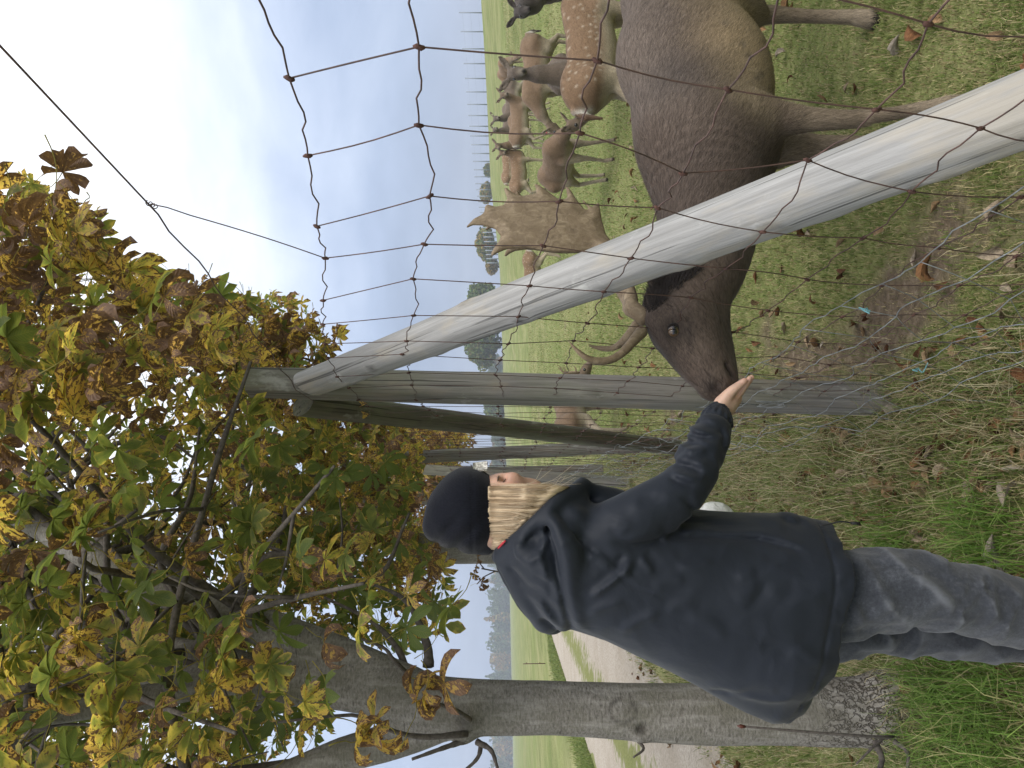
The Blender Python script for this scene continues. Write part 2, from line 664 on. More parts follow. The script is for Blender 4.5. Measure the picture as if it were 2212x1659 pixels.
gm = mth(nt, 'ADD', mth(nt, 'SUBTRACT', 0.24, ac), mth(nt, 'MULTIPLY', mth(nt, 'SUBTRACT', noise(nt, pos, 5, 5, 0.7), 0.5), 1.1))
gm2 = mth(nt, 'ADD', mth(nt, 'SUBTRACT', ac, 0.97), mth(nt, 'MULTIPLY', mth(nt, 'SUBTRACT', noise(nt, pos, 6, 5, 0.7), 0.5), 0.6))
gm = mth(nt, 'MULTIPLY', mth(nt, 'MAXIMUM', gm, gm2), 8.0, clamp=True)
colr = mixc(nt, gm, grit, ramp(nt, k1, [(0.3, (0.10, 0.12, 0.035)), (0.7, (0.24, 0.24, 0.10))]))
pbsdf(nt, out, colr, 0.95, k1, 0.8, 0.02, spec=0.1)
tag(link('track', tb.mesh('track'), mat=mt), kind='structure')
# ------------------------------------------------------------------ timber and wire fence
def wood_mat(name, light, dark, green=0.0):
    mt, nt, out = new_mat(name)
    w = attr(nt, 'wv', 'Vector')
    obj = nd(nt, 'ShaderNodeObjectInfo').outputs['Random']
    wo_ = nd(nt, 'ShaderNodeVectorMath', {0: w}, operation='ADD')
    nt.links.new(nd(nt, 'ShaderNodeCombineXYZ', {2: mth(nt, 'MULTIPLY', obj, 40.0)}).outputs[0], wo_.inputs[1])
    w = wo_.outputs[0]
    warp = noise(nt, vscale(nt, w, (6, 6, 1.2)), 1.5, 3, 0.5, out=1)
    wv2 = nd(nt, 'ShaderNodeVectorMath', {0: w, 1: nd(nt, 'ShaderNodeVectorMath', {0: warp, 'Scale': 0.02}, operation='SCALE').outputs[0]}, operation='ADD').outputs[0]
    g = noise(nt, vscale(nt, wv2, (90, 90, 2.4)), 1.0, 6, 0.68)
    f = noise(nt, vscale(nt, wv2, (300, 300, 5)), 1.0, 3, 0.6)
    b = noise(nt, vscale(nt, w, (7, 7, 2)), 1.0, 4, 0.6)
    crack = ramp(nt, noise(nt, vscale(nt, wv2, (75, 75, 0.7)), 1.0, 3, 0.55), [(0.35, 0.0), (0.385, 1.0)])
    c = ramp(nt, g, [(0.28, dark), (0.5, [0.5 * (a + d_) for a, d_ in zip(light, dark)]), (0.72, light)])
    c = mixc(nt, mth(nt, 'MULTIPLY', ramp(nt, b, [(0.36, 0.0), (0.66, 1.0)]), 0.6), c, [v * 0.55 for v in light])
    c = mixc(nt, mth(nt, 'MULTIPLY', attr(nt, 'kn'), 0.75), c, [v * 0.35 for v in dark])
    c = mixc(nt, ramp(nt, noise(nt, vscale(nt, w, (9, 9, 5)), 1.0, 5, 0.7), [(0.60, 0.0), (0.68, 0.35)]), c, (0.55, 0.55, 0.52))
    c = mixc(nt, mth(nt, 'MULTIPLY', ramp(nt, noise(nt, vscale(nt, w, (12, 12, 3.5)), 1.0, 4, 0.65), [(0.52, 0.0), (0.66, 1.0)]), 0.45), c, [light[0] * 0.95, light[1] * 0.84, light[2] * 0.66])
    if green:
        c = mixc(nt, mth(nt, 'MULTIPLY', ramp(nt, noise(nt, vscale(nt, w, (5, 5, 3)), 1.0, 4, 0.6), [(0.45, 0.0), (0.6, 1.0)]), green), c, (0.16, 0.17, 0.11))
    c = mixc(nt, mth(nt, 'MULTIPLY', mth(nt, 'SUBTRACT', 1.0, crack), 0.75), c, [v * 0.4 for v in dark])
    hgt = mth(nt, 'ADD', mth(nt, 'ADD', mth(nt, 'MULTIPLY', g, 0.8), mth(nt, 'MULTIPLY', f, 0.3)), crack)
    pbsdf(nt, out, c, 0.88, hgt, 0.55, 0.004, spec=0.15)
    return mt


W_PALE = wood_mat('weathered_pole', (0.40, 0.396, 0.39), (0.19, 0.186, 0.18))
W_GREY = wood_mat('weathered_post', (0.29, 0.275, 0.25), (0.085, 0.078, 0.068), 0.35)
W_DARK = wood_mat('shaded_pole', (0.20, 0.185, 0.155), (0.06, 0.053, 0.042), 0.6)  # shade on the second brace is put into these darker wood colours


def pole(p0, p1, r0, r1, seed=0, square=0.0, seg=28, rings=90, cut0=0.0, cut1=0.0, rough=0.004, spin=0.0, knots=()):
    """a timber from p0 to p1; square>0 squares the section; cut = slope of the sawn end"""
    p0, p1 = np.asarray(p0, float), np.asarray(p1, float)
    L = np.linalg.norm(p1 - p0)
    T = (p1 - p0) / L
    ref = np.array([0, 1.0, 0]) if abs(T[1]) < 0.9 else np.array([1.0, 0, 0])
    u = np.cross(T, ref)
    u /= np.linalg.norm(u)
    w = np.cross(T, u)
    t = np.linspace(0, 1, rings)
    a = np.linspace(0, 2 * np.pi, seg, endpoint=False)
    TT, A = np.meshgrid(t, a, indexing='ij')
    rr = r0 + (r1 - r0) * TT
    if square:
        e = 2 + 8 * square
        k = (np.abs(np.cos(A)) ** e + np.abs(np.sin(A)) ** e) ** (-1 / e)
        rr = rr * k * 0.96
    S = TT * L
    q = np.stack([np.cos(A).ravel() * 2, np.sin(A).ravel() * 2, S.ravel() * 1.4], -1)
    rr = rr + rough * 1.6 * fbm(q + seed * 7.1, 3, seed).reshape(rr.shape)
    q2 = np.stack([np.cos(A).ravel() * 9, np.sin(A).ravel() * 9, S.ravel() * 1.1], -1)
    rr = rr - rough * 0.4 * np.maximum(fbm(q2 + seed, 3, seed + 3).reshape(rr.shape), 0)
    knv = np.zeros(rr.shape)
    for ks, ka, kr in knots:
        dd = ((S - ks) / 0.035) ** 2 + ((np.angle(np.exp(1j * (A - ka)))) / 0.45) ** 2
        rr = rr + kr * np.exp(-dd) - kr * 0.9 * np.exp(-dd * 9)
        knv = np.maximum(knv, np.exp(-dd * 7) + 0.5 * np.exp(-((np.sqrt(dd) - 0.62) / 0.1) ** 2))
    A2 = A + spin
    cx, cy = rr * np.cos(A2), rr * np.sin(A2)
    S2 = S + np.where(TT < 0.5, cut0 * cx * np.clip(1 - TT * rings / 6, 0, 1), cut1 * cx * np.clip(1 - (1 - TT) * rings / 6, 0, 1))
    V = p0 + cx[..., None] * u + cy[..., None] * w + S2[..., None] * T
    wvv = np.stack([cx, cy, S], -1).reshape(-1, 3)
    V = V.reshape(-1, 3)
    knv = knv.ravel()
    i = np.arange(rings - 1)[:, None] * seg
    j = np.arange(seg)[None, :]
    F = np.stack([i + j, i + (j + 1) % seg, i + seg + (j + 1) % seg, i + seg + j], -1).reshape(-1, 4)
    # sawn ends: own rim so that the edge stays crisp
    for ring, flip in ((0, True), (rings - 1, False)):
        rim = V[ring * seg:(ring + 1) * seg]
        c = rim.mean(0)
        n0 = len(V)
        inner = c + (rim - c) * 0.55
        V = np.concatenate([V, rim, inner, [c]])
        rw = np.stack([cx[ring], cy[ring], np.full(seg, S[ring, 0])], -1)
        wvv = np.concatenate([wvv, rw, rw * 0.55, [rw.mean(0)]])
        knv = np.concatenate([knv, np.zeros(2 * seg + 1)])
        jj = np.arange(seg)
        kk = (jj + 1) % seg
        f = np.concatenate([np.stack([n0 + jj, n0 + kk, n0 + seg + kk, n0 + seg + jj], -1),
                            np.stack([n0 + seg + jj, n0 + seg + kk, np.full(seg, n0 + 2 * seg), np.full(seg, n0 + 2 * seg)], -1)])
        if flip:
            f = f[:, ::-1]
            f[seg:] = f[seg:][:, [1, 2, 3, 3]]
        F = np.concatenate([F, f])
    b = MB()
    b.add(V, F, wv=wvv, kn=knv)
    return b.mesh('pole')


fence = empty('deer_fence', (net_x(2.9), 2.9, 0))
tag(fence, 'tall deer fence of grey timber posts, slanting braces and rusty wire net', 'fence')

# corner post with its two braces
b0 = P(1915, 863, 2.9)
b0[2] = -0.25
ptop = P(541, 826, 2.9)
pbot = P(1890, 862, 2.9)
post_dir = (pbot - ptop) / (pbot - ptop)[2]
pend = ptop + post_dir * (-0.2 - ptop[2])
link('post', pole(pend, ptop, 0.058, 0.052, 1, 0.35, cut1=0.05, spin=0.5, knots=[(1.3, 1.0, 0.006), (0.5, 4.0, 0.006)]), fence, W_GREY)


def to_ground(a, b, depth=0.12):
    d = (b - a)
    t = (a[2] + depth - float(gz(b[0], b[1]))) / -d[2]
    return a + d * t


bt, bb = P(668, 828, 2.84), P(2150, 262, 1.17)
br = to_ground(bt, bb)
link('brace', pole(bt, br, 0.053, 0.061, 2, cut0=-0.9, rings=240, seg=64, rough=0.004,
                   knots=[(0.5, 2.2, 0.006), (1.45, 3.6, 0.007), (1.9, 2.4, 0.005), (1.0, 0.4, 0.006), (2.2, 3.0, 0.006), (0.8, 3.3, 0.005), (1.2, 2.6, 0.005), (1.7, 3.2, 0.006), (1.15, 4.0, 0.005), (2.0, 3.7, 0.006), (0.3, 3.0, 0.005)]), fence, W_PALE)
ct, cb = P(655, 872, 2.98), P(1405, 960, 5.5)
cr = to_ground(ct, cb)
link('brace', pole(ct, cr, 0.05, 0.058, 3, cut0=0.5, rings=80), fence, W_DARK)

# the posts that follow the line away
for k, (yy, px_top, py_top, px_b, py_b, r_, mt_) in enumerate([
        (6.1, 856, 990, 1480, 958, 0.056, W_GREY), (8.4, 917, 1014, 1330, 1040, 0.062, W_GREY),
        (10.9, 985, 1018, 1290, 1012, 0.06, W_GREY), (13.6, 985, 1052, 1260, 1048, 0.06, W_GREY),
        (16.4, 1005, 1060, 1240, 1062, 0.06, W_GREY), (19.5, 1015, 1075, 1230, 1078, 0.06, W_GREY)]):
    a, b = P(px_top, py_top, yy), P(px_b, py_b, yy)
    dr = (b - a) / (b - a)[2]
    e = a + dr * (float(gz(a[0], a[1])) - 0.2 - a[2])
    link('post', pole(e, a, r_, r_ * 0.92, 11 + k, 0.2, cut1=0.35, rings=50, seg=20, rough=0.006), fence, mt_)

# split-off sliver on the second post
sp = P(905, 988, 6.03)

mt, nt, out = new_mat('rusty_wire')
pos = nd(nt, 'ShaderNodeNewGeometry').outputs['Position']
wn = noise(nt, pos, 30, 4, 0.7)
wc = ramp(nt, wn, [(0.35, (0.045, 0.028, 0.024)), (0.6, (0.095, 0.052, 0.042)), (0.75, (0.16, 0.09, 0.07))])
pbsdf(nt, out, wc, 0.6, wn, 0.4, 0.001, spec=0.4)
M_RUST = mt
mt, nt, out = new_mat('rusty_knot')
pos = nd(nt, 'ShaderNodeNewGeometry').outputs['Position']
wn = noise(nt, pos, 60, 4, 0.7)
wc = ramp(nt, wn, [(0.35, (0.045, 0.022, 0.018)), (0.65, (0.105, 0.05, 0.038))])
pbsdf(nt, out, wc, 0.75, wn, 0.6, 0.002, spec=0.3)
M_KNOT = mt
mt, nt, out = new_mat('galvanised_wire')
pos = nd(nt, 'ShaderNodeNewGeometry').outputs['Position']
wc = ramp(nt, noise(nt, pos, 25, 3, 0.6), [(0.35, (0.16, 0.165, 0.165)), (0.65, (0.36, 0.38, 0.39))])
pbsdf(nt, out, wc, 0.45, spec=0.5, Metallic=0.5)
M_GALV = mt

rw = random.Random(4)
# rows of the rusty net: height near the camera (y~1), height at the corner post and beyond, shift along the line
ROWS = [(1.715, 1.985, 0.07), (1.545, 1.745, 0.0), (1.335, 1.445, 0.03), (1.16, 1.245, 0.08), (0.965, 1.02, 0.12), (0.755, 0.81, 0.19),
        (0.575, 0.61, 0.23), (0.40, 0.43, 0.25), (0.25, 0.27, 0.27), (0.10, 0.11, 0.28)]
COLS = [0.36, 0.55, 0.735, 0.915, 1.09, 1.275, 1.455, 1.66, 1.865, 2.08, 2.27, 2.46, 2.65, 2.84]
while COLS[-1] < 19.5:
    COLS.append(COLS[-1] + 0.195)


def row_z(row, y):
    t = np.clip((y - 0.9) / 1.7, 0, 1)
    t = t * t * (3 - 2 * t)
    sag = 0.03 * math.sin(max(y - 2.9, 0) * 1.0) if y > 2.9 else 0.0
    return row[0] + (row[1] - row[0]) * t - abs(sag)


def net_pt(y, z, off=0.0):
    g = float(gz(net_x(y), y)) if y > 3 else 0.0
    return np.array([float(net_x(y)) + off, y, z + g * min(1, max(0, (y - 3) / 3))])


nodes = {}
for i, row in enumerate(ROWS):
    for j, y in enumerate(COLS):
        yy = y + row[2] * min(1.0, 0.35 + y * 0.4) + rw.gauss(0, 0.012)
        z = row_z(row, yy) + rw.gauss(0, 0.008)
        nodes[i, j] = net_pt(yy, z, rw.gauss(0, 0.006))


def wire_path(a, b, kink, n=7, bow=0.0):
    """slack wire from knot to knot with the factory crimp in the middle"""
    t = np.linspace(0, 1, n)[:, None]
    p = a + (b - a) * t
    side = np.array([0.25, 0.1, 1.0])
    p = p + side * (kink * np.exp(-((t - 0.45) / 0.12) ** 2) - kink * 0.7 * np.exp(-((t - 0.62) / 0.12) ** 2))
    p = p + side * bow * np.sin(np.pi * t)
    return p


_kb = MB()
_kb.add(*tube([(0, 0, -.007), (0.001, 0, -.003), (-0.0005, 0.001, .003), (0, 0, .007)], [0.002, 0.0036, 0.0034, 0.0016], 7))
KNOT_ME = _kb.mesh('knot')
KNOT_ME.materials.append(M_KNOT)
for i, row in enumerate(ROWS):
    b, kb = MB(), MB()
    pts = []
    for j in range(len(COLS) - 1):
        y = COLS[j]
        n = 9 if y < 3.2 else 4
        q = wire_path(nodes[i, j], nodes[i, j + 1], rw.choice([-1, 1]) * rw.uniform(0.004, 0.011), n, rw.uniform(-0.012, 0.004))
        pts.append(q[:-1])
    pts.append(nodes[i, len(COLS) - 1][None])
    pts = np.concatenate(pts)
    V, F = tube(pts, 0.00135, 5)
    b.add(V, F)
    o = link('line_wire', b.mesh('line_wire'), fence, M_RUST)
    for j in range(len(COLS)):
        if COLS[j] > 9:
            break
        c = nodes[i, j]
        if COLS[j] < 3.0:
            ko = bpy.data.objects.new('knot', KNOT_ME)
            COL.objects.link(ko)
            ko.parent = o
            ko.location = Vector(c)
            ko.rotation_euler = (rw.uniform(-.5, .5), rw.uniform(-.3, .3), rw.uniform(0, 3))
            continue
        dv = np.array([rw.uniform(-0.3, 0.3), rw.uniform(-0.5, 0.5), 1.0]) * 0.007
        V, F = tube([c - dv, c - dv * 0.4, c + dv * 0.4, c + dv], [0.002, 0.0044, 0.0044, 0.002], 6)
        kb.add(V, F)
    k_ = tag(link('wire_knots', kb.mesh('wire_knots'), o, M_KNOT), kind='stuff')

for j in range(len(COLS)):
    pts = []
    y = COLS[j]
    for i in range(len(ROWS) - 1):
        q = wire_path(nodes[i, j], nodes[i + 1, j], 0.0, 6 if y < 4 else 3)
        bow = rw.gauss(0, 0.012) + (0.012 if y < 2.2 else 0)
        t = np.linspace(0, 1, len(q))[:, None]
        q = q + np.array([0.03, 1.0, 0]) * bow * np.sin(np.pi * t)
        pts.append(q[:-1])
    pts.append(nodes[len(ROWS) - 1, j][None])
    b = MB()
    V, F = tube(np.concatenate(pts), 0.0012 if y < 4 else 0.0014, 5 if y < 4 else 4)
    b.add(V, F)
    link('stay_wire', b.mesh('stay_wire'), fence, M_RUST)

# top strand and the one tie wire that hangs from it
pts = [net_pt(y, np.interp(y, [0.3, 0.9, 1.35, 2.1, 2.7, 6, 19], [2.02, 2.03, 2.04, 2.10, 2.16, 2.12, 2.0]) + (0.006 * math.sin(y * 19) if y > 1.35 else 0))
       for y in np.concatenate([np.linspace(0.3, 3, 40), np.linspace(3.2, 19, 60)])]
b = MB()
V, F = tube(pts, 0.0016, 5)
b.add(V, F)
link('top_wire', b.mesh('top_wire'), fence, M_RUST)
b = MB()
a = net_pt(1.30, 2.036)
e = nodes[0, 6]
q = a + (e - a) * np.linspace(0, 1, 12)[:, None]
q[:, 2] -= 0.012 * np.sin(np.pi * np.linspace(0, 1, 12))
q[1] += [0.004, 0, 0.006]
V, F = tube(q, 0.0011, 5)
b.add(V, F)
coil = [a + np.array([0.004 * math.cos(s), 0.010 * s / 6 - 0.01, 0.004 * math.sin(s)]) for s in np.linspace(0, 19, 40)]
V, F = tube(coil, 0.0009, 4)
b.add(V, F)
link('tie_wire', b.mesh('tie_wire'), fence, M_RUST)

# the lighter galvanised net laced over the lower half
net2 = empty('galvanised_net', (net_x(2.0) - 0.03, 2.0, 0))
tag(net2, 'pale galvanised mesh netting laced along the bottom of the rusty fence', 'wire netting')
R2 = [0.64, 0.52, 0.41, 0.31, 0.21, 0.12, 0.03]
C2 = list(np.arange(0.95, 9.0, 0.155))
n2 = {}
for i, z in enumerate(R2):
    for j, y in enumerate(C2):
        yy = y + 0.05 * i + rw.gauss(0, 0.018)
        zz = z * (1 + 0.1 * min(1, max(0, (yy - 1.5)))) + rw.gauss(0, 0.012)
        n2[i, j] = net_pt(yy, max(zz, 0.015), -0.035 + rw.gauss(0, 0.012) - 0.10 * (1 - z / 0.64) * rw.uniform(0.7, 1.2))
for i in range(len(R2)):
    pts = np.concatenate([wire_path(n2[i, j], n2[i, j + 1], rw.uniform(-0.008, 0.008), 6, rw.uniform(-0.015, 0.01))[:-1] for j in range(len(C2) - 1)])
    b = MB()
    V, F = tube(pts, 0.0013, 5)
    b.add(V, F)
    link('line_wire', b.mesh('line_wire'), net2, M_GALV)
for j in range(len(C2)):
    pts = np.concatenate([wire_path(n2[i, j], n2[i + 1, j], 0, 4, rw.uniform(-0.008, 0.008))[:-1] for i in range(len(R2) - 1)])
    b = MB()
    V, F = tube(pts, 0.0010, 4)
    b.add(V, F)
    link('stay_wire', b.mesh('stay_wire'), net2, M_GALV)

# loose ends: a coil of spare wire hooked to the net, a kinked bit of fence wire on the post, two ends of blue twine
cc = P(1668, 936, 2.75)
cc[0] = float(net_x(cc[1])) - 0.05
q = [cc + np.array([0.012 * math.sin(s * 0.7), (0.035 + 0.008 * math.sin(s * 1.7)) * math.cos(s), 0.05 * math.sin(s) + 0.01 * math.sin(s * 0.37)]) for s in np.linspace(0, 27, 110)]
b = MB()
V, F = tube(q, 0.0012, 5)
b.add(V, F)
q = [cc + np.array([0, 0.03, 0.05]), cc + np.array([0.0, 0.02, 0.15]), cc + np.array([0.02, -0.02, 0.26])]
V, F = tube(spline(q, 12), 0.0012, 5)
b.add(V, F)
tag(link('wire_coil', b.mesh('wire_coil'), mat=M_GALV), 'small tangled coil of spare wire hooked on the net beside the post', 'wire coil')
mt, nt, out = new_mat('blue_twine')
pbsdf(nt, out, (0.16, 0.38, 0.42), 0.6)
for lab, px, py, yy in (('short end of pale blue twine knotted to the net right of the corner post', 1872, 693, 1.72),
                        ('pale blue twine knot low on the net above the brown fallen leaves', 1985, 936, 2.25)):
    c = P(px, py, yy)
    c[0] = float(net_x(c[1])) - 0.05
    b = MB()
    for k in range(3):
        q = [c, c + np.array([rw.uniform(-.01, .01), rw.uniform(-.02, .02), rw.uniform(-.01, .02)]),
             c + np.array([rw.uniform(-.02, .02), rw.uniform(-.04, .04), rw.uniform(-.03, .03)])]
        V, F = tube(spline(q, 7), 0.0014, 5)
        b.add(V, F)
    tag(link('twine', b.mesh('twine'), mat=mt), lab, 'twine')
# ------------------------------------------------------------------ deer
def vnormals(V, F):
    n = np.cross(V[F[:, 2]] - V[F[:, 0]], V[F[:, 3]] - V[F[:, 1]])
    out = np.zeros_like(V)
    for k in range(4):
        for c in range(3):
            out[:, c] += np.bincount(F[:, k], weights=n[:, c], minlength=len(V))
    return out / (np.linalg.norm(out, axis=1)[:, None] + 1e-12)


def coat_mat(name, bump=0.25, sc=1.0):
    mt, nt, out = new_mat(name)
    c = attr(nt, 'coat', 'Color')
    w = attr(nt, 'flow', 'Vector')
    n1 = noise(nt, vscale(nt, w, (75 * sc, 230 * sc, 200 * sc)), 1.0, 3, 0.6)
    n2 = noise(nt, vscale(nt, w, (22 * sc, 22 * sc, 22 * sc)), 1.0, 4, 0.6)
    f = mth(nt, 'ADD', mth(nt, 'MULTIPLY', n1, 0.8), mth(nt, 'MULTIPLY', n2, 0.18))
    c = mixc(nt, 1.0, c, ramp(nt, f, [(0.32, 0.65), (0.49, 1.0), (0.68, 1.4)]), 'MULTIPLY')
    pbsdf(nt, out, c, 0.8, f, bump, 0.004, spec=0.15, **{'Sheen Weight': 0.08, 'Sheen Roughness': 0.5})
    return mt


COAT = coat_mat('short_coat')
mt, nt, out = new_mat('coat_hairs')
pbsdf(nt, out, attr(nt, 'coat', 'Color'), 0.75, spec=0.12)
HAIRS = mt
mt, nt, out = new_mat('dark_eye')
pbsdf(nt, out, attr(nt, 'coat', 'Color'), 0.06, spec=0.6)
EYE = mt
mt, nt, out = new_mat('antler')
w = attr(nt, 'flow', 'Vector')
a1 = noise(nt, vscale(nt, w, (55, 55, 38)), 1.0, 6, 0.72, 0.9)
a2 = noise(nt, w, 14, 4, 0.6)
c = ramp(nt, a1, [(0.3, (0.10, 0.072, 0.046)), (0.52, (0.20, 0.15, 0.098)), (0.72, (0.31, 0.245, 0.165))])
c = mixc(nt, ramp(nt, a2, [(0.4, 0.0), (0.65, 0.6)]), c, (0.15, 0.108, 0.067))
pbsdf(nt, out, c, 0.62, a1, 0.7, 0.004, spec=0.25)
ANTLER = mt


def fur(V, F, C, flow, n, length, width, rng, lift=0.25, var=0.35, keep=None, cvar=0.35):
    """short hairs lying on a skin: one triangle each"""
    N = vnormals(V, F)
    a = np.linalg.norm(np.cross(V[F[:, 2]] - V[F[:, 0]], V[F[:, 3]] - V[F[:, 1]]), axis=1)
    fi = rng.choice(len(F), n, p=a / a.sum())
    w = rng.dirichlet((1, 1, 1, 1), n)
    q = F[fi]
    p = (V[q] * w[..., None]).sum(1)
    nn = (N[q] * w[..., None]).sum(1)
    nn /= np.linalg.norm(nn, axis=1)[:, None] + 1e-9
    cc = (C[q] * w[..., None]).sum(1)
    fl = (flow[q] * w[..., None]).sum(1)
    if keep is not None:
        k = keep(p, rng)
        p, nn, cc, fl = p[k], nn[k], cc[k], fl[k]
    m_ = len(p)
    t = fl - nn * (fl * nn).sum(1)[:, None]
    t += rng.normal(0, 0.22, t.shape)
    t -= nn * (t * nn).sum(1)[:, None]
    t /= np.linalg.norm(t, axis=1)[:, None] + 1e-9
    s = np.cross(nn, t)
    L = length * rng.uniform(1 - var, 1 + var, m_)[:, None]
    tip = p + t * L + nn * L * lift * rng.uniform(0.3, 1.6, m_)[:, None]
    b0 = p - s * width + nn * 0.0002
    b1 = p + s * width + nn * 0.0002
    VV = np.stack([b0, b1, tip], 1).reshape(-1, 3)
    FF = np.arange(3 * m_).reshape(-1, 3)
    g = rng.uniform(1 - cvar, 1 + cvar, m_)[:, None]
    col = np.repeat(np.concatenate([np.clip(cc[:, :3] * g, 0, 1), np.ones((m_, 1))], 1), 3, axis=0)
    return VV, FF, col


def blend(col, w, c):
    w = np.clip(w, 0, 1)[:, None]
    return col * (1 - w) + np.asarray(c) * w


def gauss(V, c, r):
    return np.exp(-(((V - np.asarray(c)) / r) ** 2).sum(1))


def sstep(x, a, b):
    t = np.clip((x - a) / (b - a), 0, 1)
    return t * t * (3 - 2 * t)


def rgba(c):
    return np.concatenate([c, np.ones((len(c), 1))], 1)


def ball(c, r, n=10, axis=None, cols=None):
    """small sphere with colour rings measured from an axis"""
    th = np.linspace(0, np.pi, n)
    ph = np.linspace(0, 2 * np.pi, 2 * n, endpoint=False)
    z = np.asarray(axis if axis is not None else (0, -1, 0), float)
    z /= np.linalg.norm(z)
    x = np.cross(z, (0, 0, 1.0))
    x /= np.linalg.norm(x)
    y = np.cross(z, x)
    TT, PP = np.meshgrid(th, ph, indexing='ij')
    V = np.asarray(c) + r * (np.sin(TT)[..., None] * (np.cos(PP)[..., None] * x + np.sin(PP)[..., None] * y) + np.cos(TT)[..., None] * z)
    i = np.arange(n - 1)[:, None] * 2 * n
    j = np.arange(2 * n)[None, :]
    F = np.stack([i + j, i + 2 * n + j, i + 2 * n + (j + 1) % (2 * n), i + (j + 1) % (2 * n)], -1).reshape(-1, 4)
    return V.reshape(-1, 3), F, TT.ravel(), PP.ravel()


def px(x, y, d, r):
    return P(x, y, d), r * d / FPX


def chain(items, k):
    """tapered capsules through (x, y, d, radius in picture px)"""
    q = np.array([np.append(px(*a)[0], px(*a)[1]) for a in items])
    if len(q) > 2:
        n = (len(q) - 1) * 4 + 1
        lin = np.stack([np.interp(np.linspace(0, len(q) - 1, n), np.arange(len(q)), q[:, c]) for c in range(4)], -1)
        sp = spline(q, n)
        q = np.concatenate([sp[:, :3], 0.5 * sp[:, 3:] + 0.5 * lin[:, 3:]], 1)
    return [('p', q[:, :3], np.maximum(q[:, 3], 0.0008), k)]


